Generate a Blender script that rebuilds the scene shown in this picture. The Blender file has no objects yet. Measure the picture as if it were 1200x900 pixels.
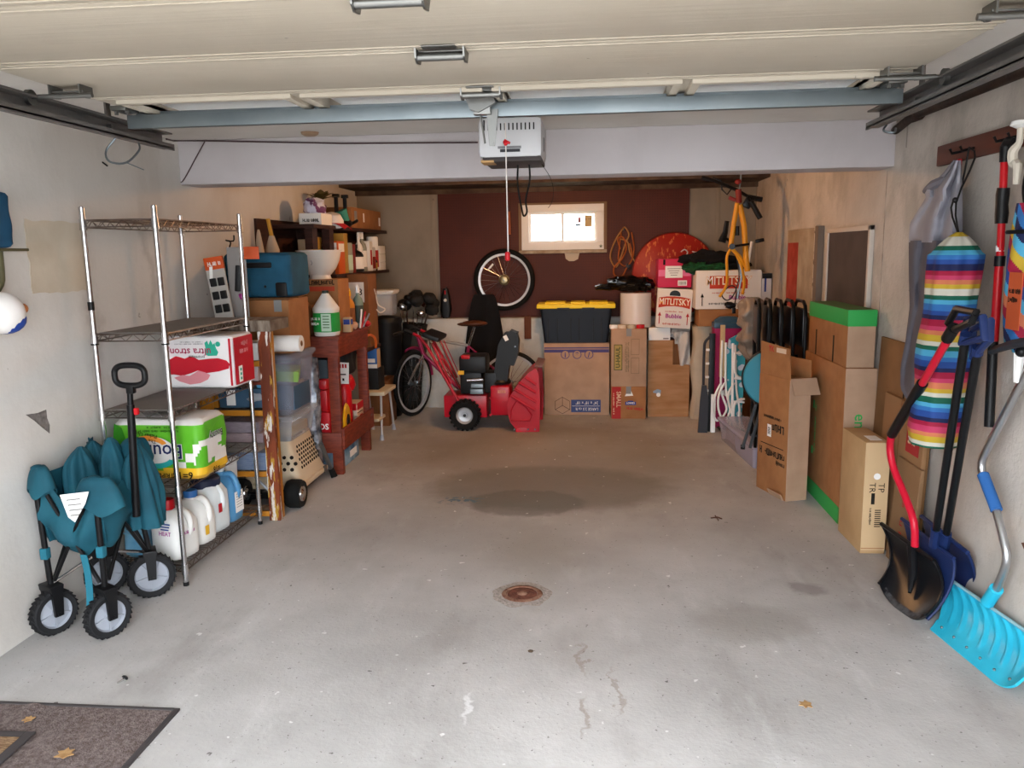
import bpy, bmesh, math, random
from mathutils import Vector as V, Matrix, noise, Euler

# ------------------------------------------------------------------ camera, sky, exposure
S = bpy.context.scene
COL = S.collection
PI = math.pi
H = 1.6
_p, _y, _r, FPX = 0.1628, -0.09775, -0.0166, 944.4
FW = V((math.sin(_y)*math.cos(_p), math.cos(_y)*math.cos(_p), -math.sin(_p)))
RT = V((math.cos(_y), -math.sin(_y), 0)); UP = RT.cross(FW)
RT, UP = RT*math.cos(_r)+UP*math.sin(_r), UP*math.cos(_r)-RT*math.sin(_r)
cam = bpy.data.objects.new('camera', bpy.data.cameras.new('camera'))
COL.objects.link(cam)
m = Matrix((RT, UP, -FW)).transposed().to_4x4(); m.translation = (0, 0, H)
cam.matrix_world = m
cam.data.sensor_width = 36; cam.data.lens = 36*FPX/1200; cam.data.clip_start = .02
S.camera = cam
w = bpy.data.worlds.new('World'); S.world = w; w.use_nodes = True
bg = w.node_tree.nodes['Background']; bg.inputs[0].default_value = (0.89, 0.945, 1.0, 1)
# overcast sky: brightness (1 + 2 sin elevation) / 3, the same in every direction of the compass
_tc = w.node_tree.nodes.new('ShaderNodeTexCoord'); _sx = w.node_tree.nodes.new('ShaderNodeSeparateXYZ'); _mx = w.node_tree.nodes.new('ShaderNodeMath'); _ma = w.node_tree.nodes.new('ShaderNodeMath')
_mx.operation = 'MAXIMUM'; _mx.inputs[1].default_value = 0; _ma.operation = 'MULTIPLY_ADD'; SKY = 22.0
_ma.inputs[1].default_value = SKY*2/3; _ma.inputs[2].default_value = SKY/3
for _a, _b in ((_tc.outputs['Generated'], _sx.inputs[0]), (_sx.outputs['Z'], _mx.inputs[0]), (_mx.outputs[0], _ma.inputs[0]), (_ma.outputs[0], bg.inputs[1])): w.node_tree.links.new(_a, _b)
BULB_W = 130.0
S.view_settings.view_transform = 'Standard'; S.view_settings.look = 'None'
S.view_settings.exposure = 0.52; S.view_settings.gamma = 1; S.view_settings.use_curve_mapping = False

def ray(x, y): return FW+RT*((x-600)/FPX)-UP*((y-450)/FPX)
def Zp(x, y, z=0.0): d = ray(x, y); return V((0, 0, H))+d*((z-H)/d.z)     # photo pixel -> point at height z
def Yp(x, y, Y): d = ray(x, y); return V((0, 0, H))+d*(Y/d.y)            # photo pixel -> point on plane y=Y
def Xp(x, y, X): d = ray(x, y); return V((0, 0, H))+d*(X/d.x)            # photo pixel -> point on wall x=X

# ------------------------------------------------------------------ helpers
random.seed(7)
def lin(h):
    if not isinstance(h, str): return (*h, 1)
    h = h.lstrip('#'); o = []
    for i in (0, 2, 4):
        c = int(h[i:i+2], 16)/255; o.append(c/12.92 if c <= .04045 else ((c+.055)/1.055)**2.4)
    return (*o, 1)
_mats = {}
def mat(name, col='#808080', rough=.6, metal=0, col2=None, scale=6, lo=.35, hi=.65, bump=0, bscale=40, trans=0, alpha=1,
        spec=.3, stretch=(1, 1, 1), emit=0, ior=1.45, det=4):
    if name in _mats: return _mats[name]
    M = bpy.data.materials.new(name); M.use_nodes = True; N = M.node_tree.nodes; L = M.node_tree.links
    b = N['Principled BSDF']; b.inputs['Base Color'].default_value = lin(col); b.inputs['Roughness'].default_value = rough
    b.inputs['Metallic'].default_value = metal; b.inputs['Alpha'].default_value = alpha
    b.inputs['Transmission Weight'].default_value = trans; b.inputs['IOR'].default_value = ior
    b.inputs['Specular IOR Level'].default_value = spec
    if emit: b.inputs['Emission Color'].default_value = lin(col); b.inputs['Emission Strength'].default_value = emit
    if col2 or bump:
        tc = N.new('ShaderNodeTexCoord'); mp = N.new('ShaderNodeMapping'); mp.inputs['Scale'].default_value = stretch
        L.new(tc.outputs['Object'], mp.inputs[0])
    if col2:
        n = N.new('ShaderNodeTexNoise'); n.inputs['Scale'].default_value = scale; n.inputs['Detail'].default_value = det
        r = N.new('ShaderNodeValToRGB'); r.color_ramp.elements[0].position = lo; r.color_ramp.elements[1].position = hi
        r.color_ramp.elements[0].color = lin(col); r.color_ramp.elements[1].color = lin(col2)
        L.new(mp.outputs[0], n.inputs[0]); L.new(n.outputs[0], r.inputs[0]); L.new(r.outputs[0], b.inputs['Base Color'])
    if bump:
        n = N.new('ShaderNodeTexNoise'); n.inputs['Scale'].default_value = bscale; n.inputs['Detail'].default_value = 5
        bp = N.new('ShaderNodeBump'); bp.inputs['Strength'].default_value = bump; bp.inputs['Distance'].default_value = .01
        L.new(mp.outputs[0], n.inputs[0]); L.new(n.outputs[0], bp.inputs['Height']); L.new(bp.outputs[0], b.inputs['Normal'])
    _mats[name] = M; return M

def xf(loc=(0, 0, 0), rot=(0, 0, 0), sc=1):
    s = sc if hasattr(sc, '__len__') else (sc, sc, sc)
    return Matrix.Translation(loc) @ Euler(rot).to_matrix().to_4x4() @ Matrix.Diagonal((*s, 1))
def frame(o, x, z):                     # matrix with local x along x, local z along z
    x = V(x).normalized(); z = V(z); y = z.cross(x).normalized(); z = x.cross(y)
    M = Matrix((x, y, z)).transposed().to_4x4(); M.translation = o; return M
def align(p0, p1):                      # local z from p0 to p1
    d = (V(p1)-V(p0)); M = d.to_track_quat('Z', 'Y').to_matrix().to_4x4(); M.translation = p0; return M

class B:
    """collects geometry for one mesh"""
    def __init__(s): s.v = []; s.f = []; s.m = []; s.T = None
    def add(s, vs, fs, mi=0, M=None):
        o = len(s.v)
        if M is not None: vs = [M @ V(q) for q in vs]
        if s.T is not None: vs = [s.T @ V(q) for q in vs]
        s.v += [tuple(q) for q in vs]; s.f += [tuple(i+o for i in f) for f in fs]; s.m += [mi]*len(fs); return s
    def bm(s, b, mi=0, M=None):
        b.verts.index_update(); s.add([q.co.copy() for q in b.verts], [[q.index for q in f.verts] for f in b.faces], mi, M); b.free(); return s
    def box(s, c, size, rot=(0, 0, 0), bev=0, mi=0, M=None, taper=1):
        X, Y, Z = [q/2 for q in size]; t = taper
        vs = [(-X*t, -Y*t, -Z), (X*t, -Y*t, -Z), (X*t, Y*t, -Z), (-X*t, Y*t, -Z), (-X, -Y, Z), (X, -Y, Z), (X, Y, Z), (-X, Y, Z)]
        fs = [(3, 2, 1, 0), (4, 5, 6, 7), (0, 1, 5, 4), (1, 2, 6, 5), (2, 3, 7, 6), (3, 0, 4, 7)]
        T = xf(c, rot)
        if M is not None: T = M @ T
        if bev:
            b = bmesh.new(); bv = [b.verts.new(q) for q in vs]; [b.faces.new([bv[i] for i in f]) for f in fs]
            bmesh.ops.bevel(b, geom=b.edges[:], offset=min(bev, .45*min(size)), segments=2, affect='EDGES', profile=.6); return s.bm(b, mi, T)
        return s.add(vs, fs, mi, T)
    def bx(s, a, b, bev=0, mi=0):
        return s.box([(p+q)/2 for p, q in zip(a, b)], [abs(q-p) for p, q in zip(a, b)], bev=bev, mi=mi)
    def cyl(s, p0, p1, r0, r1=None, n=12, mi=0, caps=True):
        r1 = r0 if r1 is None else r1; h = (V(p1)-V(p0)).length
        return s.lathe([(r0, 0), (r1, h)], n, align(p0, p1), mi, caps)
    def lathe(s, prof, n=20, M=None, mi=0, caps=True, ang=2*PI, sq=None):
        vs = []; fs = []; full = ang > 2*PI-.01; k = n if full else n+1
        for r, z in prof:
            for i in range(k):
                a = ang*i/n; vs.append((r*math.cos(a), r*math.sin(a)*(sq or 1), z))
        for j in range(len(prof)-1):
            for i in range(n):
                a, b = j*k+i, j*k+(i+1) % k; fs.append((a, b, b+k, a+k))
        if caps and full:
            if prof[0][0] > 1e-6: fs.append(tuple(range(k-1, -1, -1)))
            if prof[-1][0] > 1e-6: fs.append(tuple(range((len(prof)-1)*k, len(prof)*k)))
        return s.add(vs, fs, mi, M)
    def tube(s, pts, r, n=8, closed=False, mi=0, smooth=0, sq=None):
        P = [V(p) for p in pts]; R = list(r) if hasattr(r, '__len__') else [r]*len(P)
        if smooth: P, R = catmull(P, R, smooth, closed)
        L = len(P); vs = []; fs = []; up = None
        for i in range(L):
            a = P[(i-1) % L] if (closed or i) else P[0]; b = P[(i+1) % L] if (closed or i < L-1) else P[-1]
            t = (b-a).normalized() if (b-a).length > 1e-9 else V((0, 0, 1))
            if up is None: up = t.orthogonal().normalized()
            else: up = (up-t*up.dot(t)); up = up.normalized() if up.length > 1e-6 else t.orthogonal().normalized()
            w_ = t.cross(up)
            for k in range(n):
                c = 2*PI*k/n; vs.append(P[i]+(up*math.cos(c)+w_*math.sin(c)*(sq or 1))*R[i])
        for i in range(L if closed else L-1):
            j = (i+1) % L
            for k in range(n): fs.append((i*n+k, i*n+(k+1) % n, j*n+(k+1) % n, j*n+k))
        if not closed: fs.append(tuple(range(n-1, -1, -1))); fs.append(tuple(range((L-1)*n, L*n)))
        return s.add(vs, fs, mi)
    def prism(s, pts, h, M=None, mi=0, z0=0):
        n = len(pts)
        vs = [(x, y, z0) for x, y in pts]+[(x, y, z0+h) for x, y in pts]
        fs = [tuple(range(n-1, -1, -1)), tuple(range(n, 2*n))]+[(i, (i+1) % n, n+(i+1) % n, n+i) for i in range(n)]
        return s.add(vs, fs, mi, M)
    def grid(s, fn, nu, nv, mi=0, thick=0, wrapu=False, M=None):
        vs = []; fs = []; k = nu if wrapu else nu+1
        for j in range(nv+1):
            for i in range(k): vs.append(V(fn(i/nu, j/nv)))
        def F(o, flip):
            for j in range(nv):
                for i in range(nu):
                    a, b = j*k+i, j*k+(i+1) % k; q = (a+o, b+o, b+k+o, a+k+o); fs.append(q[::-1] if flip else q)
        F(0, False)
        if thick:
            nn = [V((0, 0, 0)) for _ in vs]
            for f in fs:
                q = (vs[f[1]]-vs[f[0]]).cross(vs[f[2]]-vs[f[0]])
                for i in f: nn[i] += q
            n0 = len(vs); vs += [a-(q.normalized()*thick if q.length else q) for a, q in zip(vs, nn)]; F(n0, True)
            rim = []
            for i in range(nu): rim += [(i, (i+1) % k, False), (nv*k+i, nv*k+(i+1) % k, True)]
            if not wrapu:
                for j in range(nv): rim += [(j*k, (j+1)*k, True), (j*k+nu, (j+1)*k+nu, False)]
            for a, b, fl in rim: q = (b, a, a+n0, b+n0); fs.append(q[::-1] if fl else q)
        return s.add(vs, fs, mi, M)
    def ball(s, c, r, n=16, mi=0, amp=0, freq=5, seed=0, rot=(0, 0, 0)):
        rr = r if hasattr(r, '__len__') else (r, r, r); vs = []; fs = []; h = max(6, n//2)
        for j in range(h+1):
            t = PI*j/h
            for i in range(n):
                a = 2*PI*i/n; q = V((math.sin(t)*math.cos(a), math.sin(t)*math.sin(a), math.cos(t)))
                if amp: q = q*(1+amp*noise.noise(q*freq+V((seed*7.1, seed*3.3, seed))))
                vs.append((q.x*rr[0], q.y*rr[1], q.z*rr[2]))
        for j in range(h):
            for i in range(n): fs.append((j*n+i, (j+1)*n+i, (j+1)*n+(i+1) % n, j*n+(i+1) % n))
        return s.add(vs, fs, mi, xf(c, rot))
    def torus(s, c, R, r, M=None, n=40, k=10, mi=0, sq=1):
        vs = []; fs = []
        for i in range(n):
            a = 2*PI*i/n
            for j in range(k):
                b = 2*PI*j/k; q = R+r*math.cos(b); vs.append((q*math.cos(a)+c[0], q*math.sin(a)+c[1], r*sq*math.sin(b)+c[2]))
        for i in range(n):
            for j in range(k): fs.append((i*k+j, ((i+1) % n)*k+j, ((i+1) % n)*k+(j+1) % k, i*k+(j+1) % k))
        return s.add(vs, fs, mi, M)

def catmull(P, R, k, closed=False):
    n = len(P); Q = []; W = []
    g = (lambda i: i % n) if closed else (lambda i: max(0, min(n-1, i)))
    for i in range(n if closed else n-1):
        a, b, c, d = [P[g(i+o)] for o in (-1, 0, 1, 2)]
        for j in range(k):
            t = j/k; Q.append(.5*((2*b)+(c-a)*t+(2*a-5*b+4*c-d)*t*t+(3*b-a-3*c+d)*t**3)); W.append(R[g(i)]*(1-t)+R[g(i+1)]*t)
    if not closed: Q.append(P[-1]); W.append(R[-1])
    return Q, W

def ob(name, b, mats, parent=None, smooth=38, kind=None):
    me = bpy.data.meshes.new(name); me.from_pydata(b.v, [], b.f)
    mats = mats if isinstance(mats, (list, tuple)) else [mats]
    for q in mats: me.materials.append(q)
    if len(mats) > 1: me.polygons.foreach_set('material_index', b.m)
    me.update()
    t = bmesh.new(); t.from_mesh(me); bmesh.ops.recalc_face_normals(t, faces=t.faces[:]); t.to_mesh(me); t.free()
    if smooth:
        me.polygons.foreach_set('use_smooth', [True]*len(me.polygons)); me.set_sharp_from_angle(angle=math.radians(smooth))
    o = bpy.data.objects.new(name, me); COL.objects.link(o)
    if parent: o.parent = parent
    if kind: o['kind'] = kind
    return o
def tag(o, label, cat, group=None):
    o['label'] = label; o['category'] = cat
    if group: o['group'] = group
    return o
def thing(name, label, cat, loc=(0, 0, 0), rot=0, group=None):
    o = bpy.data.objects.new(name, None); COL.objects.link(o); o.empty_display_size = .05
    o.location = loc; o.rotation_euler = rot if hasattr(rot, '__len__') else (0, 0, rot); return tag(o, label, cat, group)
def part(parent, name, b, mats, smooth=38, label=None):
    o = ob(name, b, mats, parent, smooth)
    if label: o['label'] = label
    return o
def dup(root, label=None, group=None, loc=None, rot=None):
    def cp(o, par):
        c = o.copy(); COL.objects.link(c); c.parent = par
        for q in list(o.children): cp(q, c)
        return c
    r = cp(root, None)
    if loc is not None: r.location = loc
    if rot is not None: r.rotation_euler = rot
    if label: r['label'] = label
    if group: r['group'] = group
    return r
def txt(parent, s, size, loc, right, up, M, name='lettering', ax='CENTER', sx=1.0, bold=0.0, off=.0012, shear=0):
    """flat printed lettering lying on a surface; right/up are in the parent's axes"""
    cu = bpy.data.curves.new('t', 'FONT'); cu.body = s; cu.size = size; cu.align_x = ax; cu.align_y = 'CENTER'; cu.offset = bold*size; cu.shear = shear
    cu.resolution_u = 2
    o = bpy.data.objects.new('t', cu); COL.objects.link(o)
    dg = bpy.context.evaluated_depsgraph_get(); me = bpy.data.meshes.new_from_object(o.evaluated_get(dg))
    bpy.data.objects.remove(o); bpy.data.curves.remove(cu)
    r = V(right).normalized(); u = V(up); n = r.cross(u).normalized(); u = n.cross(r)
    T = Matrix((r*sx, u, n)).transposed().to_4x4(); T.translation = V(loc)+n*off
    me.transform(T); me.materials.clear(); me.materials.append(M)
    e = bpy.data.objects.new(name, me); COL.objects.link(e); e.parent = parent; return e
def quad(parent, name, c, w_, h, right, up, M, off=.0008, pts=None):
    """thin printed patch on a surface"""
    r = V(right).normalized(); u = V(up); n = r.cross(u).normalized(); u = n.cross(r)
    pts = pts or [(-w_/2, -h/2), (w_/2, -h/2), (w_/2, h/2), (-w_/2, h/2)]
    T = Matrix((r, u, n)).transposed().to_4x4(); T.translation = V(c)+n*off*.2
    return ob(name, B().prism(pts, off*.8, T), M, parent, 0)
def squig(parent, loc, right, up, w_, h, M, rows=1, off=.0012, seed=1):
    """print too small to read: rows of short uneven strokes"""
    r = V(right).normalized(); u = V(up); n = r.cross(u).normalized(); u = n.cross(r)
    T = Matrix((r, u, n)).transposed().to_4x4(); T.translation = V(loc)+n*off
    rn = random.Random(seed); b = B(); rh = h/(rows*1.5-.5)
    for k in range(rows):
        x = -w_/2; z = h/2-rh*.5-k*rh*1.5; e = w_/2*(1 if k < rows-1 or rows == 1 else .6)
        while x < e:
            q = rh*rn.uniform(.35, .75)
            if rn.random() > .14:
                a = rn.uniform(.55, 1)*rh/2; s_ = q*.32
                b.prism([(x, z-a), (x+s_, z-a), (x+s_, z+a), (x, z+a)], .0004, T)
                c = rn.choice((-1, 0, 1))*a*.8; b.prism([(x+s_, z+c-a*.18), (x+q*.85, z+c-a*.18), (x+q*.85, z+c+a*.18), (x+s_, z+c+a*.18)], .0004, T)
                if rn.random() > .4: b.prism([(x+q*.6, z-a), (x+q*.85, z-a), (x+q*.85, z+a*.8), (x+q*.6, z+a*.8)], .0004, T)
            x += q
    return ob('lettering', b, M, parent, 0)
def circ(r, n=24, cx=0, cy=0, a0=0, a1=2*PI, ry=None):
    e = 0 if a1-a0 > 2*PI-.01 else 1
    return [(cx+r*math.cos(a0+(a1-a0)*i/n), cy+(ry or r)*math.sin(a0+(a1-a0)*i/n)) for i in range(n+e)]
def rrect(w_, h, r, n=4, cx=0, cy=0):
    o = []
    for sx, sy, a in ((1, -1, -PI/2), (1, 1, 0), (-1, 1, PI/2), (-1, -1, PI)):
        for i in range(n+1): t = a+PI/2*i/n; o.append((cx+sx*(w_/2-r)+r*math.cos(t), cy+sy*(h/2-r)+r*math.sin(t)))
    return o
def structure(o): o['kind'] = 'structure'; return o

# common materials
CARD = mat('cardboard', '#9a6a43', .8, col2='#8e603b', scale=9, bump=.05, bscale=60)
CARDL = mat('cardboard_pale', '#ab8c74', .8, col2='#9e8069', scale=7, bump=.05, bscale=60)  # pale boxes' own colour; on the right-hand cartons' fronts, painted light
CARDD = mat('cardboard_dark', '#7f5434', .8, col2='#744a2b', scale=7, bump=.05, bscale=60)
CHROME = mat('chrome', '#c9c9cc', .22, 1)
STEEL = mat('galvanised_steel', '#757e83', .5, 1, col2='#81898d', scale=5)
DSTEEL = mat('dark_track_steel', '#6b6866', .5, .7, col2='#7b7673', scale=8)
BLACK = mat('black_plastic', '#0e0e10', .45)
BLKM = mat('black_metal', '#121214', .35, .3)
RUB = mat('rubber', '#0c0c0c', .85)
WHITE = mat('white_plastic', '#e9e8e6', .4)
PAPER = mat('white_paper', '#e8e6e2', .8)
GREYP = mat('grey_plastic', '#8d9199', .5)
RED = mat('red_paint', '#b5121c', .35)
INK = mat('black_ink', '#15120f', .9)
REDINK = mat('red_ink', '#b0232a', .8)
BLUEINK = mat('blue_ink', '#2b3f86', .8)
GREENINK = mat('green_ink', '#3fa34a', .8)
WOODD = mat('dark_brown_wood', '#3a1d14', .6, col2='#2b140e', scale=5, stretch=(1, 1, 12), bump=.05)
WOODR = mat('red_brown_wood', '#7c3421', .5, col2='#5e2416', scale=4, stretch=(3, 3, 14), bump=.04)
def clear_plastic(name, col='#888888', a=.35, rough=.15):
    if name in _mats: return _mats[name]
    M = bpy.data.materials.new(name); M.use_nodes = True; N = M.node_tree.nodes; L = M.node_tree.links
    b = N['Principled BSDF']; b.inputs['Base Color'].default_value = lin(col); b.inputs['Roughness'].default_value = rough
    t = N.new('ShaderNodeBsdfTransparent'); mx = N.new('ShaderNodeMixShader'); mx.inputs[0].default_value = a
    L.new(t.outputs[0], mx.inputs[1]); L.new(b.outputs[0], mx.inputs[2]); L.new(mx.outputs[0], N['Material Output'].inputs[0])
    _mats[name] = M; return M
CLEAR = clear_plastic('clear_plastic', '#c9ccd2', .38)

# ------------------------------------------------------------------ the garage shell
XL, XR, YB, CZ, YF = -2.40, 1.64, 8.34, 2.27, 0.15

def node_mat(name):
    M = bpy.data.materials.new(name); M.use_nodes = True
    M.node_tree.nodes['Principled BSDF'].inputs['Specular IOR Level'].default_value = .2
    return M, M.node_tree.nodes, M.node_tree.links, M.node_tree.nodes['Principled BSDF']
class G:
    """little node graph helper working on object coordinates"""
    def __init__(s, N, L):
        s.N, s.L = N, L; s.tc = N.new('ShaderNodeTexCoord').outputs['Object']
    def noise(s, sc, det=5, co=None, rough=.6, stretch=None):
        co = co or s.tc
        if stretch: mp = s.N.new('ShaderNodeMapping'); mp.inputs['Scale'].default_value = stretch; s.L.new(co, mp.inputs[0]); co = mp.outputs[0]
        n = s.N.new('ShaderNodeTexNoise'); n.inputs['Scale'].default_value = sc; n.inputs['Detail'].default_value = det; n.inputs['Roughness'].default_value = rough
        s.L.new(co, n.inputs[0]); return n
    def math(s, op, a, b=None, clamp=False):
        n = s.N.new('ShaderNodeMath'); n.operation = op; n.use_clamp = clamp
        for i, q in enumerate((a, b)):
            if q is None: continue
            if isinstance(q, (int, float)): n.inputs[i].default_value = q
            else: s.L.new(q, n.inputs[i])
        return n.outputs[0]
    def ramp(s, v, a, b):
        n = s.N.new('ShaderNodeMapRange'); n.inputs['From Min'].default_value = a; n.inputs['From Max'].default_value = b
        n.interpolation_type = 'SMOOTHSTEP'; s.L.new(v, n.inputs['Value']); return n.outputs[0]
    def warp(s, sc=2, amt=.3):
        n = s.noise(sc); v = s.N.new('ShaderNodeVectorMath'); v.operation = 'SUBTRACT'; s.L.new(n.outputs['Color'], v.inputs[0]); v.inputs[1].default_value = (.5, .5, .5)
        k = s.N.new('ShaderNodeVectorMath'); k.operation = 'SCALE'; s.L.new(v.outputs[0], k.inputs[0]); k.inputs['Scale'].default_value = amt
        a = s.N.new('ShaderNodeVectorMath'); a.operation = 'ADD'; s.L.new(s.tc, a.inputs[0]); s.L.new(k.outputs[0], a.inputs[1]); return a.outputs[0]
    def blob(s, co, c, r, soft=.4):          # 1 inside an ellipse, 0 outside
        mp = s.N.new('ShaderNodeVectorMath'); mp.operation = 'SUBTRACT'; s.L.new(co, mp.inputs[0]); mp.inputs[1].default_value = c
        d = s.N.new('ShaderNodeVectorMath'); d.operation = 'DIVIDE'; s.L.new(mp.outputs[0], d.inputs[0]); d.inputs[1].default_value = r
        l = s.N.new('ShaderNodeVectorMath'); l.operation = 'LENGTH'; s.L.new(d.outputs[0], l.inputs[0])
        return s.ramp(l.outputs['Value'], 1, 1-soft)
    def mix(s, f, a, b):
        n = s.N.new('ShaderNodeMix'); n.data_type = 'RGBA'
        if isinstance(f, (int, float)): n.inputs[0].default_value = f
        else: s.L.new(f, n.inputs[0])
        for i, q in ((6, a), (7, b)):
            if isinstance(q, (str, tuple)): n.inputs[i].default_value = lin(q) if isinstance(q, str) else q
            else: s.L.new(q, n.inputs[i])
        return n.outputs[2]
    def bump(s, b, h, st, dist=.01):
        n = s.N.new('ShaderNodeBump'); n.inputs['Strength'].default_value = st; n.inputs['Distance'].default_value = dist
        s.L.new(h, n.inputs['Height']); s.L.new(n.outputs[0], b.inputs['Normal'])

# concrete floor with its oil stain, drain dirt, scuffs and cracks
M_FLOOR, N, L, b = node_mat('concrete_floor'); g = G(N, L)
wp = g.warp(1.6, .9); wp2 = g.warp(6, .18)
c = g.mix(g.ramp(g.noise(.7, 6).outputs[0], .35, .66), '#a09e9c', '#b9b7b6')
c = g.mix(g.math('MULTIPLY', g.ramp(g.noise(2.6, 8, stretch=(1, .45, 1)).outputs[0], .5, .72), .55), c, '#8b8784')
c = g.mix(g.math('MULTIPLY', g.ramp(g.noise(3.5, 8, stretch=(1.6, .5, 1)).outputs[0], .54, .74), .28), c, '#cfcfd0')
c = g.mix(g.math('MULTIPLY', g.blob(wp, (-.35, 4.6, 0), (1.9, 1.5, 1), .8), .45), c, '#8f8b88')
c = g.mix(g.math('MULTIPLY', g.blob(wp, (-.35, 6.3, 0), (1.75, 1.75, 1), .55), .72), c, '#6f645a')
c = g.mix(g.math('MULTIPLY', g.blob(wp2, (-.28, 5.35, 0), (.95, .62, 1), .3), .6), c, '#5b564d')
c = g.mix(g.math('MULTIPLY', g.blob(wp2, (-.42, 5.0, 0), (.42, .3, 1), .2), .5), c, '#4a4b45')
c = g.mix(g.math('MULTIPLY', g.blob(wp2, (.7, 3.35, 0), (.34, .22, 1), .5), .5), c, '#8d8984')
c = g.mix(g.math('MULTIPLY', g.blob(wp2, (1.02, 3.72, 0), (.12, .1, 1), .5), .55), c, '#716d6c')
c = g.mix(g.math('MULTIPLY', g.blob(wp2, (-.3, 4.2, 0), (.4, .55, 1), .8), .35), c, '#837c74')
c = g.mix(g.math('MULTIPLY', g.blob(wp2, (-.85, 5.02, 0), (.2, .12, 1), .7), g.ramp(g.noise(22, 3).outputs[0], .5, .56)), c, '#486272')
sp = g.noise(60, 3).outputs[0]
c = g.mix(g.math('MULTIPLY', g.ramp(sp, .66, .7), .7), c, '#57524e')
c = g.mix(g.math('MULTIPLY', g.ramp(g.noise(23, 2).outputs[0], .72, .75), .8), c, '#4a4441')
c = g.mix(g.math('MULTIPLY', g.ramp(g.noise(17, 2).outputs[0], .71, .74), .6), c, '#e3e2e1')
# crack running from the drain towards the door
for (cx, cy, rx, ry) in ((-.02, 3.02, .02, .16), (.1, 2.78, .02, .2), (-.02, 2.6, .03, .15)):
    c = g.mix(g.math('MULTIPLY', g.blob(g.warp(7, .25), (cx, cy, 0), (rx*.7, ry, 1), .6), .45), c, '#7b6a58')
c = g.mix(g.math('MULTIPLY', g.blob(g.warp(5, .3), (-.45, 2.6, 0), (.025, .13, 1), .6), .55), c, '#e0e0e0')
L.new(c, b.inputs['Base Color']); b.inputs['Roughness'].default_value = .62
hh = g.math('ADD', g.math('MULTIPLY', g.noise(9, 6).outputs[0], .6), g.math('MULTIPLY', sp, .25)); g.bump(b, hh, .22, .02)

def wall_mat(name, c0, c1, c2, streak, bst, sc=1.0, extra=None):
    M, N, L, b = node_mat(name); g = G(N, L)
    c = g.mix(g.ramp(g.noise(.9*sc, 6).outputs[0], .35, .65), c0, c1)
    c = g.mix(g.math('MULTIPLY', g.ramp(g.noise(2.2*sc, 8, stretch=(1, 1, .45)).outputs[0], .5, .75), streak), c, c2)
    c = g.mix(g.math('MULTIPLY', g.ramp(g.noise(9, 3).outputs[0], .73, .76), .75), c, '#5a534e')
    if extra: c = extra(g, c)
    L.new(c, b.inputs['Base Color']); b.inputs['Roughness'].default_value = .75
    h = g.math('ADD', g.noise(5, 7).outputs[0], g.math('MULTIPLY', g.noise(45, 3).outputs[0], .15)); g.bump(b, h, bst, .03)
    return M
def lw(g, c):
    wq = g.warp(5, .12)
    c = g.mix(g.math('MULTIPLY', g.blob(g.warp(5, .3), (XL, 3.7, 1.3), (1, .06, .5), .9), .35), c, '#9b948e')
    return g.mix(g.math('MULTIPLY', g.blob(g.warp(3, .4), (XL, 4.25, 1.5), (1, .07, .6), .9), .4), c, '#8f8881')
M_WL = wall_mat('painted_wall_left', '#c3beb8', '#d2cfcb', '#aea69e', .5, .18, extra=lw)
def rw(g, c):
    return g.mix(g.math('MULTIPLY', g.ramp(g.noise(2.4, 8).outputs[0], .5, .62), .5), c, '#9f988f')
M_WR = wall_mat('rough_wall_right', '#b3aaa1', '#c6beb6', '#938b84', .6, .5, 1.3, extra=rw)
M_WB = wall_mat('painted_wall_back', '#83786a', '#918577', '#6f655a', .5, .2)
M_CEIL = wall_mat('ceiling_paint', '#c9c4be', '#d3cfca', '#b6b0aa', .4, .06)
M_BEAM = wall_mat('beam_paint', '#b9b3b6', '#c3bec1', '#a8a2a4', .4, .08)

structure(ob('floor', B().bx((XL-.2, YF-.15, -.12), (XR+.2, YB+.3, 0)), M_FLOOR, smooth=0))
structure(ob('driveway', B().bx((-9, -14, -.14), (9, YF-.15, -.02)), mat('driveway_concrete', '#8a857e', .8, col2='#76726c', scale=1.2, bump=.2), smooth=0))
structure(ob('wall_left', B().bx((XL-.2, YF, 0), (XL, YB+.3, CZ)), M_WL, smooth=0))
structure(ob('wall_right', B().bx((XR, YF, 0), (XR+.2, YB+.3, CZ)), M_WR, smooth=0))
structure(ob('ceiling', B().bx((XL-.2, YF-.25, CZ), (XR+.2, YB+.3, CZ+.15)), M_CEIL, smooth=0))
# wall around the door opening (beside and behind the camera)
OX0, OX1, OZ = -1.80, 1.12, 2.16
structure(ob('wall_front', B().bx((XL-.2, YF-.25, 0), (OX0, YF, CZ)).bx((OX1, YF-.25, 0), (XR+.2, YF, CZ)).bx((OX0, YF-.25, OZ), (OX1, YF, CZ)), M_CEIL, smooth=0))
# back wall with window opening
WX0, WX1, WZ0, WZ1 = -.69, .14, 1.61, 2.06
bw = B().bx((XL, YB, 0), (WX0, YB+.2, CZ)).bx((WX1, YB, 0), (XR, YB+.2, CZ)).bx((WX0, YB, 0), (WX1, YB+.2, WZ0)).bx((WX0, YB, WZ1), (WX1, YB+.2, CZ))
wall_back = structure(ob('wall_back', bw, M_WB, smooth=0))
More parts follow.
